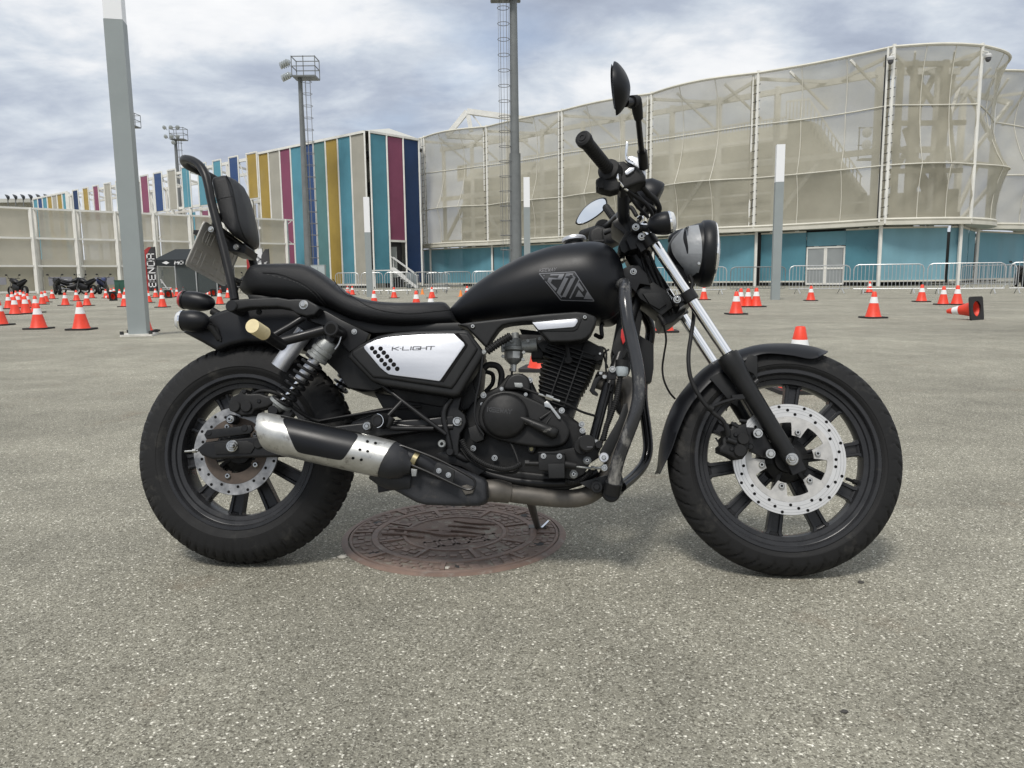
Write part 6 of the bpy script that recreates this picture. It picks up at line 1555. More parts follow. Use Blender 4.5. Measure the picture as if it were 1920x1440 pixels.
# clutch cable and lever
tb('clutch_cable', [Z36(505, 530) + (.125,), Z36(580, 560) + (.13,), Z36(690, 596) + (.13,), Z36(800, 640) + (.12,), Z36(900, 690) + (.10,), Z36(995, 720) + (.08,)], .0032, RUB)
tb('cable_adjuster', [Z36(612, 572) + (.131,), Z36(755, 620) + (.127,)], .0042, STEEL, sm=0); tb('adjuster_nut', [Z36(660, 588) + (.131,), Z36(708, 604) + (.13,)], .0068, STEEL, sm=0, n=6)
pr('clutch_arm', [Z36(*p) for p in [(648, 628), (668, 618), (684, 630), (760, 728), (758, 742), (744, 740), (690, 668), (652, 656)]], .135, .130, STEEL, .0012)
# rear brake master cylinder group
pr('brake_bracket', [Z36(*p) for p in [(700, 960), (860, 930), (880, 860), (930, 850), (1000, 870), (1020, 1000), (960, 1040), (920, 1110), (850, 1150), (790, 1140), (780, 1000)]], .125, .11, ENG, .004)
m1 = pr('master_cylinder', [Z36(*p) for p in [(610, 962), (785, 958), (790, 1010), (790, 1080), (680, 1090), (612, 1086)]], .155, .12, ENG, .003)
pr('heel_guard', [Z36(*p) for p in [(674, 1042), (786, 1040), (788, 1138), (680, 1138)]], .168, .16, PLA, .002); bolt(*Z36(645, 990), .156, .005, sock=True); bolt(*Z36(752, 992), .156, .005, sock=True)
pr('guard_tab', [Z36(*p) for p in [(600, 972), (612, 962), (790, 958), (790, 975)]], .158, .15, PLA, .001)
tb('banjo', [Z36(520, 1040) + (.15,), Z36(612, 1042) + (.15,)], .0065, ENG, sm=0); tb('banjo_nut', [Z36(520, 1040) + (.15,), Z36(548, 1040) + (.15,)], .0085, SATIN, sm=0, n=6)
tb('plunger', [Z36(790, 1045) + (.15,), Z36(865, 1058) + (.15,)], .0095, RUB, sm=0); tb('push_rod', [Z36(865, 1062) + (.15,), Z36(960, 1072) + (.15,), Z36(1050, 1070) + (.155,)], [.0022, .0030, .0045], CAST, sm=0)
tb('rod_nut', [Z36(965, 1070) + (.151,), Z36(990, 1070) + (.151,)], .006, STEEL, sm=0, n=6); knob('rod_end', *Z36(1056, 1070), .166, .15, .0095, STEEL); bolt(*Z36(1056, 1070), .166, .005)
bellows('brake_line', [Z36(92, 880) + (.13,), Z36(130, 950) + (.13,), Z36(190, 1010) + (.14,), Z36(275, 1055) + (.145,), Z36(370, 1078) + (.148,), Z36(440, 1070) + (.148,), Z36(495, 1040) + (.149,)], .0078, RUB, rib=.0055, amp=.14)
tb('brake_pipe', [Z36(85, 940) + (.12,), Z36(150, 1020) + (.12,), Z36(260, 1085) + (.125,), Z36(380, 1105) + (.13,), Z36(480, 1075) + (.14,), Z36(420, 900) + (.12,), Z36(340, 880) + (.11,)], .0032, RUB)
tb('frame_rail', [Z36(0, 1010) + (.09,), Z36(120, 1050) + (.09,), Z36(300, 1120) + (.09,), Z36(520, 1165) + (.09,), Z36(760, 1175) + (.09,), Z36(900, 1150) + (.09,), Z36(1010, 1090) + (.09,)], .0115, SATIN)
bellows('lower_hose', [Z36(790, 1160) + (.11,), Z36(850, 1165) + (.11,), Z36(910, 1140) + (.11,), Z36(970, 1090) + (.11,)], .009, RUB, rib=.006, amp=.15)
tb('drain_plug', [Z36(728, 1150) + (.06,), Z36(728, 1210) + (.06,)], .011, EXH, sm=0, n=14)
for x, y in ((940, 1020), (848, 1112)): knob('stud_recess', *Z36(x, y), .1275, .12, .011, CAST); bolt(*Z36(x, y), .128, .006, washer=False, sock=True)
knob('foot_peg', *Z36(938, 902), .235, .12, .0205, RUB, 32, bev=.003, label='round black foot peg end'); knob('peg_collar', *Z36(905, 925), .14, .11, .021, ENG); 
q = U(*Z36(940, 912), .2355); mb = MB(); mb.box(q + Vector((.006, 0, -.006)), (.014, .0006, .0012)); P_(mb, 'peg_mark', GRY)

# ------------------------------------------------------------------ frame, footrest triangle, pivot plate
tb('footrest_tube', [Z4(470, 650) + (.125,), Z4(620, 770) + (.14,), Z4(945, 1018) + (.135,)], .0060, SATIN, sm=0)
tb('footrest_tube', [Z4(612, 772) + (.14,), Z4(512, 878) + (.155,)], .0060, SATIN, sm=0)
tb('footrest_tube', [Z4(520, 955) + (.155,), Z4(560, 972) + (.15,), Z4(850, 975) + (.135,)], .0068, SATIN, sm=3)
tb('footrest_tube', [Z4(540, 890) + (.155,), Z4(500, 960) + (.155,)], .010, SATIN, sm=0)
knob('passenger_peg', *Z4(425, 915), .20, .14, .0175, RUB, 28, bev=.004); tb('peg_rubber', [Z4(430, 915) + (.185,), Z4(500, 905) + (.14,)], .0165, RUB, sm=0, n=20); knob('peg_plate', *Z4(430, 916), .2005, .199, .0120, SATIN)
q = catmull([U(*Z4(425 + 50 * cos(a), 915 + 52 * sin(a)), .2) for a in [(-1.5 + 3.0 * i / 8) for i in range(9)]], 2); mb = MB(); mb.tube(q, .0010, 5); P_(mb, 'peg_ring', CHR)
knob('peg_bolt', *Z4(348, 955), .165, .14, .0115, STEEL); knob('peg_bolt_head', *Z4(348, 955), .170, .16, .007, STEEL, n=6)
pr('pivot_plate', [Z4(*p) for p in [(985, 745), (1060, 735), (1045, 800), (1040, 830), (1085, 870), (1098, 920), (1080, 970), (1050, 1010), (1040, 1100), (1042, 1180), (960, 1180), (955, 1060), (925, 960), (920, 880), (960, 800)]], .120, .095, SATIN, .004, 3)
tb('frame_tube', [Z4(985, 752) + (.122,), Z4(945, 810) + (.125,), Z4(928, 880) + (.126,), Z4(945, 990) + (.126,), Z4(970, 1090) + (.124,), Z4(978, 1150) + (.12,)], .0075, SATIN)
knob('pivot_washer', *Z4(1028, 920), .124, .12, .0135, STEEL, 28); knob('pivot_nut', *Z4(1030, 918), .132, .124, .0095, STEEL, n=6)
knob('lower_pivot', *Z4(972, 1150), .135, .10, .010, SATIN); knob('stand_bush', *Z4(912, 1088), .130, .11, .0105, CAST); knob('stand_bush_hole', *Z4(912, 1088), .1305, .12, .006, HOLE)
pr('linkage_plate', [Z4(*p) for p in [(870, 1160), (940, 1140), (1060, 1170), (1120, 1200), (1240, 1290), (1180, 1330), (1060, 1260), (900, 1220)]], .110, .09, SATIN, .003)
tb('frame_tube', [Z4(1030, 1170) + (.11,), Z4(1090, 1200) + (.11,), Z4(1130, 1215) + (.10,)], .010, SATIN, sm=0)
pr('battery_box', [(700, 735), (760, 745), (860, 742), (880, 700), (890, 760), (850, 778), (760, 790), (720, 770)], .05, -.08, PLA, .006)
tb('swing_arm_tube', [(730, 797, .115), (780, 803, .115), (850, 800, .115)], .0105, SATIN, sm=0)
pr('swing_arm_gusset', [(660, 790), (700, 776), (760, 800), (830, 812), (850, 840), (760, 842), (640, 830)], .085, -.085, SATIN, .006)

# ------------------------------------------------------------------ down tubes, crash bars, front of the engine
ZB = lambda x, y: (1040 + x / 4.5, 380 + y / 4.5)
tb('down_tube', [(1140, 720, .05), (1128, 765, .06), (1114, 820, .065), (1108, 850, .07)], .0135, GLOS, sm=0, n=16)
tb('down_tube', [(1195, 560, .0), (1170, 640, .01), (1150, 700, .03), (1138, 735, .05)], .015, SATIN)
pr('crash_plate', [Z36(*p) for p in [(1185, 640), (1212, 628), (1218, 690), (1150, 880), (1092, 1005), (1060, 1020), (1025, 1010), (1026, 960), (1070, 880), (1150, 740)]], .150, .138, PLA, .004)
knob('plate_washer', *Z36(1052, 1000), .156, .15, .0125, ALU, 24); bolt(*Z36(1052, 1000), .156, .006, washer=False)
cb = [(1158, 560, .06), (1162, 538, .10), (1172, 534, .145), (1172, 558, .185), (1176, 595, .20), (1184, 635, .205), (1195, 690, .21), (1198, 735, .21), (1191, 776, .205), (1174, 822, .19), (1160, 860, .175), (1153, 890, .165), (1149, 915, .155)]
tb('crash_bar', cb, .0163, WORN, sm=6, n=18, label='black crash bar with scraped bare metal patches')
q = [U(x, y, s_) for x, y, s_ in [(1176, 537, -.05), (1190, 556, -.13), (1207, 586, -.16), (1219, 615, -.18), (1216, 648, -.19), (1207, 700, -.20), (1205, 747, -.20), (1212, 802, -.20), (1215, 842, -.19), (1207, 870, -.17), (1188, 893, -.12), (1165, 912, -.04)]]
mb = MB(); mb.tube(catmull(q, 6), .0150, 16); P_(mb, 'crash_bar', GLOS)
tb('crash_bar_clamp', [(1151, 905, .16), (1147, 925, .15)], .0215, SATIN, sm=0, n=24); knob('mount_disc', 1146, 925, .14, .06, .0225, SATIN, 32, bev=.004); knob('mount_disc', 1119, 913, .15, .07, .0165, SATIN, 28, bev=.003); knob('mount_nut', 1119, 913, .158, .15, .009, SATIN, n=6)
pr('mount_gusset', [(1085, 905), (1118, 895), (1165, 885), (1170, 905), (1150, 925), (1120, 925)], .12, .08, SATIN, .004)
tb('engine_bar', [(1118, 912, .09), (1146, 924, .0), (1160, 918, -.10)], .016, SATIN, sm=0)
# reservoir
tb('reservoir', [(1166, 706, .10), (1166, 700, .10), (1166, 688, .10)], [.012, .0165, .0165], RESV, sm=0, n=24, label='translucent brake fluid reservoir'); tb('reservoir_cap', [(1166, 688, .10), (1167, 676, .10)], .0180, RUB, sm=0, n=24)
bolt(*Z36(1110, 405), .115, .006); pr('reservoir_bracket', [Z36(*p) for p in [(1080, 415), (1130, 415), (1140, 470), (1080, 475)]], .11, .10, SATIN, .002)
bellows('reservoir_hose', [(1163, 706, .10), (1161, 720, .10), (1155, 750, .115), (1144, 782, .12), (1137, 800, .125), (1131, 826, .13)], .0078, RUB, rib=.0055, amp=.16)
bellows('wire_loom', [(1152, 690, .04), (1146, 740, .05), (1140, 790, .07), (1124, 836, .08), (1112, 860, .10)], .0065, RUB, rib=.005, amp=.12)
knob('banjo_bolt', *Z36(1018, 915), .14, .11, .010, SATIN); knob('banjo_bolt', *Z36(1000, 895), .135, .11, .007, STEEL)
# exhaust flange
tb('exhaust_flange', [(1112, 716, .03), (1120, 719, .03)], .024, SATIN, sm=0, n=20); tb('header_pipe', [(1118, 715, .03), (1140, 722, .02), (1165, 732, .0), (1178, 760, .0), (1172, 800, .02)], .0195, EXH, n=18)
knob('flange_stud', *Z36(1030, 430), .06, .03, .006, STEEL); knob('flange_stud', *Z36(1056, 455), .06, .03, .007, STEEL)
pr('flange_hook', [Z36(*p) for p in [(1040, 425), (1052, 450), (1015, 490), (990, 545), (1015, 570), (1010, 585), (975, 570), (955, 545), (985, 480)]], .055, .035, SATIN, .003)
pr('regulator', [(1160, 615), (1168, 610), (1180, 618), (1182, 650), (1170, 672), (1157, 675), (1147, 657)], .03, -.04, PLA, .004)
pr('horn_cover', [(1190, 620), (1204, 631), (1226, 645), (1226, 690), (1222, 715), (1212, 718), (1198, 716), (1192, 700)], -.03, -.09, PLA, .005)
pr('red_relay', [(1165, 618), (1170, 612), (1172, 640), (1168, 645), (1164, 632)], .045, .03, mat('red_plastic', (.5, .02, .02), .4), .001)
knob('horn', 1176, 760, .0, -.04, .032, PLA)
pr('front_frame_mass', [(1165, 560), (1190, 556), (1205, 590), (1198, 640), (1180, 700), (1150, 700), (1146, 660)], .01, -.05, ENG, .006)
pr('rear_frame_mass', [(880, 640), (905, 665), (900, 720), (890, 760), (868, 775), (862, 745), (885, 700)], .05, -.05, ENG, .008)
tb('tank_hanger', [(1116, 628, .02), (1128, 632, .0), (1128, 610, .0), (1143, 600, .0), (1150, 585, .0)], .006, SATIN)
tb('fuel_pipe', [(1060, 640, .03), (1100, 650, .05), (1134, 654, .05), (1136, 690, .05), (1140, 720, .05)], .0028, RUB)
tb('horn_wire', [(1142, 655, .04), (1133, 662, .04), (1134, 675, .04), (1140, 690, .04)], .0025, RUB)

# side stand reaching the ground on the far side
gp = BI @ G(1008, 991); gt = U(993, 935, -.03)
mb = MB(); mid = gt.lerp(gp, .5) + Vector((0, .01, 0)); mb.tube([gt, mid, gp + Vector((0, 0, .006))], [.013, .011, .0095], 12); sst = P_(mb, 'side_stand', STAND)
foot = BI @ (G(1008, 991) + Vector((0, 0, .004))); mb = MB(); X_ = BR @ Vector((1, 0, 0)); Yw = BR @ Vector((0, 1, 0)); Zw = BR @ Vector((0, 0, 1)); mb.box(foot, (.055, .034, .008), X_, Yw, Zw); P_(mb, 'stand_foot', STAND, sst)
mb = MB(); t0 = foot + X_ * .015; mb.bar(t0, t0 + X_ * .022 + Zw * .022, .026, .005); P_(mb, 'stand_tip', CHR, sst)
mb = MB(); mb.tube([U(985, 935, -.05), U(1000, 945, -.08), U(1004, 975, -.2)], .003, 6); P_(mb, 'stand_spring', STAND, sst)
tb('stand_pivot', [(985, 930, .0), (1005, 936, -.06)], .014, EXH, sm=0)

# ------------------------------------------------------------------ front fork
sF = .095
F0 = U(1204, 422, sF); F1 = U(1371, 675, sF); fdv = (F1 - F0).normalized(); fN = Vector((fdv.z, 0, -fdv.x))
if fN.x < 0: fN = -fN          # forward normal of the fork
def fk(px, py, s_): return U(px, py, s_)
for f in ((lambda p: p), mir):
    mb = MB(); mb.cyl(f(F0), f(F1 + fdv * .05), .0140, n=28); P_(mb, 'fork_tube', CHR)
    mb = MB(); c = F0 - fdv * .004; mb.cyl(f(c), f(c + fdv * .014), .0150, n=24, bev=.002); P_(mb, 'fork_cap', CHR)
    L0 = U(1367, 672, sF); L1 = U(1481, 856, sF); 
    mb = MB(); d_ = (L1 - L0); ln = d_.length; dn = d_.normalized()
    prof = [(.0165, -.012), (.0275, -.010), (.0290, -.004), (.0290, .024), (.0265, .036), (.0240, .060), (.0225, .10), (.0215, .16), (.0205, ln - .03), (.0195, ln + .004), (.014, ln + .006)]
    u, v, w = frame_of(dn, Vector((0, 1, 0))); R_ = [[f(L0 + dn * h + u * (r * cos(2 * pi * k / 32)) + v * (r * sin(2 * pi * k / 32))) for k in range(32)] for r, h in prof]
    mb.rings(R_); P_(mb, 'fork_slider', mat('slider_black', (.019, .0195, .020), .42, var=.1, vscale=30), smooth=45)
    mb = MB(); mb.lathe([(.0155, -.014), (.0195, -.014), (.0200, -.010), (.0200, -.006)], f(L0), (f(L1) - f(L0)).normalized(), 28); P_(mb, 'dust_seal', RUB)
    a = f(U(1478, 848, sF)); b = f(U(1495, 882, sF)); mb = MB(); dd = (b - a).normalized(); nn = Vector((dd.z, 0, -dd.x)); mb.box((a + b) / 2, (.036, .026, (b - a).length + .01), nn, Vector((0, 1, 0)), dd); P_(mb, 'axle_clamp', SATIN)
    mb = MB(); h0 = f(L0 + dn * .105 - fN * .015); h1 = f(L0 + dn * .09 - fN * .048); mb.bar(h0, h1, .018, .012); P_(mb, 'slider_lug', SATIN)
    mb = MB(); h0 = f(L0 + dn * .09 + fN * .018); h1 = f(L0 + dn * .086 + fN * .034); mb.cyl(h0, h1, .009, .007, 12); P_(mb, 'slider_lug', SATIN)
knob('axle_washer', 1486, 861, .122, .108, .0155, STEEL, 28); knob('axle_nut', 1486, 861, .130, .122, .0115, STEEL, n=6); knob('axle_end', 1487, 860, .137, .13, .006, STEEL)
mb = MB(); mb.cyl(U(1486, 861, .11), mir(U(1486, 861, .11)), .011, n=16); P_(mb, 'axle', STEEL)
# triple clamps
def clamp(px, py, ln, r, name, bx, by):
    c = U(px, py, sF)
    for f in ((lambda p: p), mir): mb = MB(); mb.cyl(f(c - fdv * ln / 2), f(c + fdv * ln / 2), r, n=26, bev=.002); P_(mb, name, SATIN)
    e0 = U(bx, by, sF + .0); mb = MB(); mb.bar(Vector((c.x - .012, -sF, c.z - .006)), Vector((c.x - .012, sF, c.z - .006)), ln * .9, .044, fN); P_(mb, name + '_yoke', SATIN)
    mb = MB(); mb.bar(e0, c, .018, .020); P_(mb, name + '_lug', SATIN); bolt(bx, by, sF + .014, .0072, sock=True)
clamp(1219, 452, .030, .0205, 'upper_clamp', 1203, 444); clamp(1292, 556, .030, .0210, 'lower_clamp', 1269.5, 561.5)
knob('lug_boss', 1269.5, 561.5, .109, .08, .0125, SATIN)
q = U(1192, 425.5, .10); knob('clamp_arm', 1192, 426, .112, .08, .0125, SATIN); bolt(1192, 426, .112, .007, sock=True); tb('clamp_arm', [(1192, 426, .10), (1205, 428, .10)], .012, SATIN, sm=0)
tb('steering_stem', [(1190, 472, .0), (1215, 515, .0), (1238, 552, .0)], .031, SATIN, sm=0, n=24)
mb = MB(); c = U(1186, 474, 0); mb.lathe([(.034, -.003), (.040, .0), (.040, .006), (.034, .010), (.0, .012)], c, -fdv, 32); P_(mb, 'head_nut', CHR)
pr('head_gusset', [(1165, 505), (1180, 497), (1198, 497), (1212, 512), (1220, 535), (1200, 532), (1192, 548), (1175, 530)], .062, -.05, SATIN, .004); bolt(1187.5, 509.5, .063, .0065, sock=True)
pr('fork_shroud', [(1190, 545), (1225, 528), (1250, 545), (1262, 575), (1240, 592), (1215, 570), (1200, 560)], .05, -.06, PLA, .005)
pr('fork_shroud', [(1205, 550), (1240, 548), (1250, 570), (1236, 580), (1218, 570)], .058, .05, PLA, .003)
pr('lower_yoke_cover', [(1235, 590), (1262, 572), (1290, 566), (1285, 585), (1262, 604), (1242, 612), (1236, 600)], .02, -.09, PLA, .006)
tb('horn_bracket', [(1236, 592, .05), (1242, 600, .06), (1246, 608, .06)], .006, RUB)
for i, (a, b, c) in enumerate([((1190, 440), (1214, 490), (1240, 548)), ((1200, 436), (1222, 486), (1252, 560)), ((1196, 448), (1208, 500), (1226, 545)), ((1205, 470), (1225, 510), (1258, 590))]): tb('wire_loom', [a + (.03 + .008 * i,), b + (.045 - .005 * i,), c + (.03,)], .0045, RUB)
# instrument and headlight
def gauge():
    c = U(1226, 372, .0); ax_ = (U(1248, 392, 0) - U(1214, 352, 0)); n_ = Vector((.80, 0, -.45)).normalized()
    mb = MB(); mb.lathe([(.0, -.052), (.035, -.048), (.047, -.03), (.050, 0), (.047, .008), (.036, .012), (0, .012)], c, n_, 32); P_(mb, 'speedometer', MB_K, smooth=60)
gauge()
def headlight():
    a = U(1322, 476, 0.0); d = Vector((1, 0, -.05)).normalized(); o = empty('headlight', a); o.parent = bk
    def PP(mb, n_, m, **k): mb.v = [v - a for v in mb.v]; return mb.build(n_, m, o, **k)
    R = .086
    bp = [(0, -.104), (.024, -.101), (.046, -.090), (.062, -.072), (.074, -.050), (.082, -.026), (.0855, -.012), (.0855, -.002)]
    mb = MB(); mb.lathe(bp, a, d, 48); bv = BVHTree.FromPolygons([v.copy() for v in mb.v], list(mb.f)); PP(mb, 'bucket', MB_K, smooth=60)
    mb = MB(); mb.lathe([(.0855, -.016), (.0905, -.012), (.0925, .004), (.090, .018), (.084, .022), (.080, .018)], a, d, 56, caps=False); PP(mb, 'rim', MB_K, smooth=50)
    mb = MB(); mb.lathe([(.0905, .0155), (.0865, .0225), (.083, .0215)], a, d, 56, caps=False); PP(mb, 'rim_trim', CHR)
    mb = MB(); mb.lathe([(.083, .018), (.07, .027), (.045, .034), (0, .037)], a, d, 40); PP(mb, 'lens', CLRL, smooth=60)
    def tape(P, off, m, nu=8, nv=20):
        P = [Vector(p) for p in P]; mb = MB(); vs = []; L_ = P[:len(P) // 2]; R_ = P[len(P) // 2:]
        L2 = catmull([Vector((p.x, p.y, 0)) for p in L_], 6); R2 = catmull([Vector((p.x, p.y, 0)) for p in R_], 6); n = min(len(L2), len(R2))
        for j in range(n):
            for i in range(nu + 1):
                q = L2[j].lerp(R2[j], i / nu); pt = onto(bv, q.x, q.y, off, .085); vs.append(pt)
        mb.add(vs, [(j * (nu + 1) + i, j * (nu + 1) + i + 1, (j + 1) * (nu + 1) + i + 1, (j + 1) * (nu + 1) + i) for j in range(n - 1) for i in range(nu)]); PP(mb, 'duct_tape', m, fix=False, smooth=60)
    tape([ZB(1105, 205), ZB(1118, 300), ZB(1130, 400), ZB(1120, 480), ZB(1100, 560), ZB(1215, 190), ZB(1238, 300), ZB(1245, 400), ZB(1238, 500), ZB(1215, 590)], .0016, TAPE2)
    tape([ZB(1070, 238), ZB(1000, 320), ZB(985, 370), ZB(1010, 450), ZB(1080, 545), ZB(1098, 215), ZB(1085, 300), ZB(1105, 380), ZB(1125, 460), ZB(1150, 560)], .0010, TAPE)
    tape([ZB(1120, 430), ZB(1085, 500), ZB(1100, 590), ZB(1128, 625), ZB(1240, 430), ZB(1235, 500), ZB(1205, 580), ZB(1150, 625)], .0022, TAPE)
    bolt(*ZB(1216, 516), .092, .005, washer=False)
    mb = MB(); p0 = U(1270, 500, .04); mb.bar(p0, U(1290, 545, .06), .03, .012); PP(mb, 'bracket', SATIN)
headlight()
tb('headlight_wire', [(1293, 515, .05), (1298, 530, .05), (1296, 546, .05), (1304, 556, .05)], .005, RUB)
bullet('indicator', (1213, 424), (1256, 417), .0305, .155, MB_K, CLRL, mouth=.12, lens_len=.013, lab='black bullet front indicator with clear lens')
tb('indicator_stem', [(1205, 428, .10), (1218, 428, .12), (1228, 424, .15)], .010, SATIN)
bullet('indicator', (1252, 452), (1288, 447), .0305, -.155, MB_K, CLRL, mouth=.12, lens_len=.013)

# handlebar
tb('riser', [(1182, 440, .04), (1172, 418, .045), (1169, 395, .07), (1169, 355, .10)], .0165, MB_K, n=18)
hb_ = [(1169, 366, .09), (1168, 350, .115), (1160, 338, .16), (1150, 328, .20), (1136, 312, .245), (1094, 262, .36)]
tb('handlebar', hb_, .0112, SATIN, n=14)
q = [mir(U(*p)) for p in hb_]; mb = MB(); mb.tube(catmull([mir(U(1182, 440, .04))] + q, 6), .0112, 14); P_(mb, 'handlebar', SATIN)
g0 = U(1141, 318, .232); g1 = U(1096, 263, .358)
mb = MB(); d = (g1 - g0); n_ = 60; pts = [g0 + d * (i / n_) for i in range(n_ + 1)]; mb.tube(pts, [.0168 - (.0009 if (i % 4 == 0 and 6 < i < 50) else 0) + (.0012 if i > 54 else 0) for i in range(n_ + 1)], 24); P_(mb, 'grip', RUB, smooth=35)
dn = d.normalized(); mb = MB(); mb.lathe([(.0195, -.004), (.0205, .0), (.0195, .010), (.014, .013), (.0135, .0125)], g1, dn, 28); P_(mb, 'grip_end', RUB)
mb = MB(); mb.lathe([(.009, .0125), (.009, .0145), (.0055, .0145), (.0055, .013), (0, .013)], g1, dn, 20); P_(mb, 'bar_plug', RUB)
mb = MB(); mb.lathe([(.017, -.008), (.0275, -.006), (.029, 0), (.0275, .004), (.018, .008)], g0, dn, 32); P_(mb, 'grip_flange', RUB)
g2 = mir(g0); g3 = mir(g1); mb = MB(); mb.tube([g2, g3], .018, 20); P_(mb, 'grip', RUB)
mb = MB(); mb.lathe([(.017, -.008), (.029, -.006), (.030, 0), (.0275, .004), (.018, .008)], g2, (g3 - g2).normalized(), 28); P_(mb, 'grip_flange', RUB)
ZM = lambda x, y: (1040 + x / 4, 90 + y / 4)
sw = g0 - dn * .028; mb = MB(); mb.lathe([(.018, -.026), (.026, -.024), (.029, -.012), (.030, .008), (.026, .020), (.018, .022)], sw, dn, 26); P_(mb, 'throttle_housing', ENG, smooth=50)
pr('throttle_block', [ZM(*p) for p in [(310, 985), (345, 960), (400, 970), (480, 950), (500, 1000), (480, 1060), (420, 1078), (350, 1062), (312, 1045)]], .235, .20, ENG, .005, 3)
pr('kill_switch', [ZM(*p) for p in [(308, 1000), (330, 984), (365, 1000), (368, 1050), (330, 1050)]], .245, .23, RUB, .004)
pr('switch_housing', [ZM(*p) for p in [(470, 850), (520, 845), (560, 870), (680, 960), (686, 1000), (640, 1010), (560, 1040), (500, 1060), (470, 1020), (455, 950)]], .225, .165, ENG, .007, 3)
mc_ = pr('brake_master_cylinder', [ZM(*p) for p in [(548, 812), (580, 805), (640, 825), (664, 850), (684, 930), (684, 975), (655, 925), (620, 895), (570, 870), (545, 855)]], .215, .180, ALU, .005, 3, label='silver top of the front brake master cylinder')
pr('brake_lever', [ZM(*p) for p in [(536, 706), (545, 700), (553, 708), (548, 760), (545, 805), (575, 835), (600, 862), (590, 875), (550, 856), (530, 835), (528, 780)]], .235, .227, CHR, .003)
pr('lever_root', [ZM(*p) for p in [(526, 925), (560, 898), (600, 892), (596, 915), (550, 948), (532, 948)]], .232, .222, ALU, .003)
pr('throttle_grip_slot', [ZM(*p) for p in [(470, 930), (500, 945), (505, 1000), (470, 990)]], .238, .228, RUB, .004)
mb = MB(); 
tb('throttle_cable_tube', [ZM(468, 945) + (.235,), ZM(472, 975) + (.235,), ZM(488, 1010) + (.23,), ZM(515, 1045) + (.22,), ZM(545, 1068) + (.21,)], .0042, CHR, n=12)
tb('throttle_cable', [ZM(545, 1068) + (.21,), ZM(600, 1110) + (.19,), ZM(680, 1170) + (.16,), ZM(728, 1240) + (.12,), ZM(720, 1290) + (.08,)], .0052, RUB); tb('throttle_cable', [ZM(550, 1078) + (.205,), ZM(590, 1150) + (.18,), ZM(650, 1220) + (.15,), ZM(700, 1270) + (.12,)], .0045, RUB)
tb('brake_hose', [ZM(650, 1000) + (.19,), ZM(665, 1050) + (.18,), ZM(710, 1100) + (.16,), ZM(760, 1150) + (.13,), ZM(785, 1200) + (.10,), ZM(770, 1250) + (.07,)], .0072, RUB); tb('hose_nut', [ZM(645, 985) + (.192,), ZM(662, 1035) + (.182,)], .0085, SATIN, sm=0, n=6)
tb('switch_cable', [ZM(560, 1010) + (.18,), ZM(600, 1080) + (.15,), ZM(660, 1150) + (.12,), ZM(740, 1210) + (.08,), ZM(760, 1250) + (.05,)], .0062, RUB); tb('clutch_cable', [ZM(500, 1240) + (-.06,), ZM(560, 1150) + (-.02,), ZM(640, 1130) + (.02,), ZM(720, 1200) + (.04,)], .0055, RUB)
bellows('cable_boot', [ZM(690, 1090) + (.165,), ZM(735, 1120) + (.145,), ZM(770, 1160) + (.12,)], .0085, RUB, rib=.008)
# bar clamp block and clutter around the steering head
pr('bar_clamp', [ZB(*p) for p in [(485, 160), (560, 100), (640, 110), (700, 160), (690, 230), (620, 300), (560, 240), (500, 200)]], .055, -.055, SATIN, .006)
pr('ignition_housing', [ZB(*p) for p in [(540, 350), (600, 240), (660, 220), (720, 260), (700, 340), (640, 390), (590, 430), (560, 410)]], .06, -.04, PLA, .006)
pr('top_yoke_plate', [ZB(*p) for p in [(600, 300), (700, 200), (760, 240), (800, 330), (720, 380), (640, 400)]], .085, -.085, SATIN, .006)
knob('yoke_bolt', *ZB(722, 130), .06, .03, .0085, CHR); tb('yoke_bolt', [ZB(728, 140) + (.05,), ZB(722, 122) + (.05,)], .009, CHR, sm=0, n=6)
for a, b, c, s_ in (((690, 110), (640, 40), (560, 60), .04), ((730, 100), (770, 20), (720, -40), .03), ((560, 250), (480, 240), (420, 260), -.10), ((600, 280), (480, 320), (330, 330), -.14), ((700, 330), (720, 420), (760, 520), .045)): tb('cable', [ZB(*a) + (s_,), ZB(*b) + (s_ - .01,), ZB(*c) + (s_ - .02,)], .006, RUB)
# left switch gear visible past the tank
pr('left_switch', [ZB(*p) for p in [(285, 270), (300, 220), (360, 185), (430, 200), (480, 215), (500, 260), (480, 330), (420, 375), (340, 380), (290, 330)]], -.20, -.26, ENG, .012, 3)
pr('left_perch', [ZB(*p) for p in [(400, 220), (470, 205), (540, 260), (560, 310), (480, 350), (420, 340)]], -.14, -.19, ENG, .008)
pr('clutch_lever', [ZB(*p) for p in [(455, 380), (480, 360), (510, 352), (520, 360), (490, 372), (470, 390)]], -.18, -.19, CHR, .002)
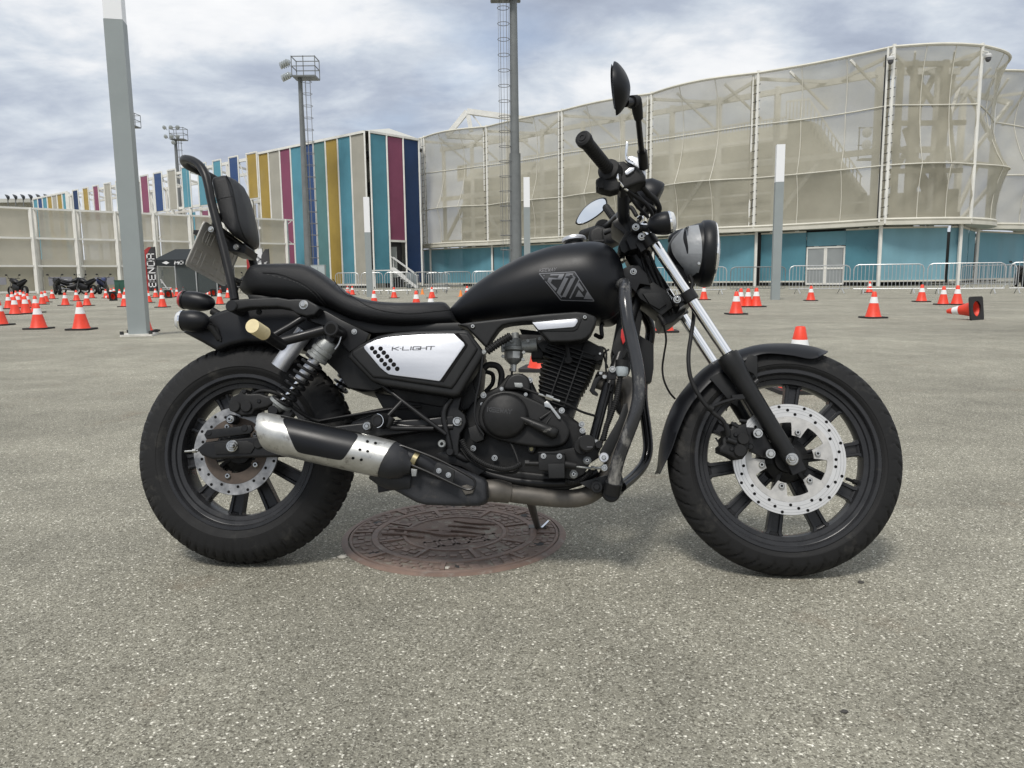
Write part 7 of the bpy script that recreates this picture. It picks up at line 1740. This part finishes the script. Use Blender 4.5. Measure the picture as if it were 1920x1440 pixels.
# mirrors
def mirror(P, s0, tiltv, stem, glass, wv=None):
    q = [U(x, y, s0) for x, y in P]; q = catmull(q, 4, closed=True); c = sum(q, Vector()) / len(q); return q, c
def mir_r():
    # tall leaf-shaped body seen almost edge-on, glass facing rearwards
    top = U(1153, 115, .46); bot = U(1157, 216, .44); axm = (bot - top); L_ = axm.length; a = axm.normalized(); vd = (top - BC).normalized(); vd = (vd - a * vd.dot(a)).normalized(); cr_ = a.cross(vd)
    if cr_.x < 0: cr_ = -cr_
    nrm = (cr_ * cos(.22) - vd * sin(.22)).normalized(); lat_ = nrm.cross(a)
    o = empty('mirror', top); o.parent = bk; o['label'] = 'raised black leaf shaped mirror seen from its back'
    def PP(mb, n_, m, **k): mb.v = [v - top for v in mb.v]; return mb.build(n_, m, o, **k)
    R = []; n = 20
    for i in range(n + 1):
        t = i / n; w = .044 * (sin(pi * min(1, max(0, t)) ** .90) ** .8) + .001; h = .0265 * (sin(pi * t ** 1.0) ** .75) + .001; c = top + a * (L_ * t) + nrm * (.004 * sin(pi * t))
        R.append([c + lat_ * (w * cos(q)) + nrm * ((h if sin(q) > 0 else .003) * sin(q)) for q in [2 * pi * k / 24 for k in range(24)]])
    mb = MB(); mb.rings(R); PP(mb, 'shell', MB_K, smooth=60)
    R = [[top + a * (L_ * (i / n)) + lat_ * (x * (.036 * (sin(pi * (i / n) ** .8) ** .72))) - nrm * .0034 for x in (-1, 1)] for i in range(2, n - 1)]
    mb = MB(); vs = [p for r in R for p in r]; mb.add(vs, [(2 * i, 2 * i + 1, 2 * i + 3, 2 * i + 2) for i in range(len(R) - 1)]); PP(mb, 'glass', MIRG, fix=False)
mir_r()
tb('mirror_stem', [ZM(668, 900) + (.21,), ZM(662, 830) + (.23,), ZM(655, 775) + (.25,)], .0125, SATIN, sm=0); tb('mirror_stem', [ZM(654, 800) + (.24,), ZM(640, 660) + (.30,), ZM(626, 520) + (.36,)], .0072, SATIN, sm=0, n=14)
tb('mirror_stem', [ZM(656, 800) + (.24,), ZM(652, 768) + (.255,)], .0095, SATIN, sm=0); tb('stem_boot', [ZM(630, 530) + (.355,), ZM(622, 480) + (.37,), ZM(614, 420) + (.385,), ZM(606, 398) + (.39,)], [.0105, .0125, .0135, .0145], RUB, sm=0, n=16)
tb('stem_boot', [ZM(614, 402) + (.385,), ZM(575, 405) + (.40,)], .0150, RUB, sm=0, n=16); tb('mirror_neck', [ZM(580, 405) + (.40,), ZM(530, 410) + (.42,)], .0105, SATIN, sm=0); 
def mir_l():
    out = [ZM(*p) for p in [(155, 1310), (175, 1262), (215, 1205), (270, 1158), (330, 1128), (375, 1122), (394, 1145), (390, 1190), (350, 1235), (290, 1280), (225, 1315), (175, 1325)]]
    s_ = -.37; q = [U(x, y, s_) for x, y in out]; c = sum(q, Vector()) / len(q)
    # tip the outline so that the glass faces back towards the rider's eye
    base = catmull(q, 4, closed=True); view = (c - BC).normalized(); rw_ = Vector((-.3, -.85, .42)).normalized(); dw_ = ray(1109, 395).normalized(); fw = -(BR @ (rw_ - dw_)).normalized()
    pl = []
    for p in base:
        d = (p - BC).normalized(); t = (c - BC).dot(fw) / d.dot(fw); pl.append(BC + d * t)
    c = sum(pl, Vector()) / len(pl); o = empty('mirror', c); o.parent = bk; o['label'] = 'lower black mirror whose glass reflects the sky'
    def PP(mb, n_, m, **k): mb.v = [v - c for v in mb.v]; return mb.build(n_, m, o, **k)
    mb = MB(); mb.rings([[c + (p - c) * .90 - fw * .0006 for p in pl], [c + (p - c) * .93 - fw * .003 for p in pl], [c + (p - c) * 1.0 for p in pl], [c + (p - c) * .97 + fw * .012 for p in pl], [c + (p - c) * .75 + fw * .024 for p in pl], [c + (p - c) * .3 + fw * .030 for p in pl]], cap0=False); PP(mb, 'shell', MB_K, smooth=60)
    mb = MB(); mb.add([c + (p - c) * .91 - fw * .0012 for p in pl], [tuple(range(len(pl)))]); PP(mb, 'glass', MIRG, fix=False, smooth=0)
mir_l()
bellows('stem_boot', [ZM(385, 1195) + (-.34,), ZM(410, 1230) + (-.30,), ZM(445, 1280) + (-.26,)], .0130, RUB, rib=.012, amp=.2); tb('mirror_stem', [ZM(435, 1265) + (-.27,), ZM(470, 1330) + (-.20,), ZM(500, 1360) + (-.15,)], .008, SATIN)

# ------------------------------------------------------------------ front fender
FO = [(1549, 660), (1520, 650), (1475, 644.5), (1420, 647), (1370, 662), (1322, 688), (1288, 722), (1262, 758), (1245, 800), (1236, 840), (1233, 888)]
FI = [(1549, 662), (1522, 671), (1480, 664), (1430, 662), (1385, 680), (1345, 704), (1312, 736), (1288, 768), (1270, 808), (1257, 845), (1236, 889)]
A_ = catmull([U(x, y, 0) for x, y in FO], 6); B_ = catmull([U(x, y, .068) for x, y in FI], 6)
rows = []
for a, b in zip(A_, B_):
    r = []
    for k in range(9):   # from near edge over the crown to the far edge
        t = k / 8 * 2 - 1; f = abs(t); y = -.068 * t if False else .068 * t; e = f ** 2.2
        r.append(Vector((a.x + (b.x - a.x) * e, y, a.z + (b.z - a.z) * e)))
    rows.append(r)
mb = MB(); th = .0025; vs = []; m_ = 9
inn_ = []
for r in rows:
    cc = Vector((WFC.x, 0, WFC.z)); inn_.append([p + (cc - Vector((p.x, 0, p.z))).normalized() * th for p in r])
full = [r + i_[::-1] for r, i_ in zip(rows, inn_)]; mb.rings(full); P_(mb, 'front_fender', MB_K, smooth=50)
for f in ((lambda p: p), mir):
    for PL in ([(1330, 708), (1352, 697), (1388, 738), (1382, 762), (1368, 752)], [(1392, 690), (1404, 664), (1420, 668), (1420, 712), (1412, 700)]):
        q = [f(U(x, y, .072)) for x, y in PL]; mb = MB(); mb.prism(q, Vector((0, .004 if f(Vector((0, 1, 0))).y > 0 else -.004, 0)), bev=.001); P_(mb, 'fender_stay', PLA)
# front caliper
ZF = lambda x, y: (1220 + x / 3, 620 + y / 3)
pr('caliper_bracket', [ZF(*p) for p in [(520, 540), (580, 545), (640, 560), (700, 690), (690, 710), (640, 715), (560, 680)]], .085, .075, SATIN, .003)
fc = pr('front_caliper', [ZF(*p) for p in [(402, 608), (420, 590), (415, 560), (450, 548), (455, 520), (480, 512), (500, 530), (540, 515), (545, 560), (560, 600), (556, 640), (545, 690), (520, 722), (480, 728), (440, 705), (388, 685), (386, 655), (405, 640)]], .118, .055, ENG, .008, 3)
for x, y in ((523, 608), (505, 674)): knob('piston_cap', *ZF(x, y), .126, .11, .0150 if y < 640 else .0160, ENG, 28, parent=fc)
tb('caliper_pin', [ZF(430, 612) + (.122,), ZF(480, 630) + (.122,)], .007, SATIN, sm=0); tb('bleed_nipple', [ZF(452, 520) + (.115,), ZF(490, 540) + (.115,)], .0055, SATIN, sm=0); tb('bleed_nipple', [ZF(500, 505) + (.115,), ZF(540, 512) + (.115,)], .005, SATIN, sm=0)
knob('pad_pin', *ZF(480, 585), .122, .11, .006, SATIN, parent=fc); knob('pad_pin', *ZF(458, 665), .122, .11, .006, SATIN, parent=fc); knob('pad_pin', *ZF(562, 652), .10, .08, .008, SATIN)
bolt(*ZF(603, 577), .110, .0085); bolt(*ZF(674, 692), .110, .0085); knob('bolt_lug', *ZF(603, 577), .109, .08, .0125, SATIN); knob('bolt_lug', *ZF(674, 692), .109, .08, .0125, SATIN)
tb('front_brake_hose', [(1296, 566, .03), (1301, 588, .05), (1296, 628, .09), (1291, 665, .11), (1293, 700, .12), (1303, 728, .125), (1320, 755, .125), (1340, 776, .125), (1355, 788, .125), (1363, 805, .122), (1364, 820, .12)], .0055, RUB, n=12)
tb('hose_ferrule', [ZF(420, 525) + (.125,), ZF(432, 560) + (.124,), ZF(436, 590) + (.12,)], .0075, SATIN, sm=0); tb('hose_clip', [ZF(325, 430) + (.125,), ZF(350, 445) + (.125,)], .0090, RUB, sm=0)
tb('hose_guide', [ZF(340, 430) + (.122,), ZF(400, 405) + (.115,), ZF(470, 385) + (.105,)], .0050, SATIN, sm=0)
tb('speedo_cable', [(1244, 606, .04), (1249, 636, .03), (1245, 665, .0), (1242, 690, -.02), (1245, 713, -.03), (1255, 735, -.04), (1266, 748, -.05)], .0028, RUB)
pr('caliper_spring', [ZF(*p) for p in [(360, 600), (372, 602), (400, 650), (396, 655)]], .09, .085, SATIN, .001)
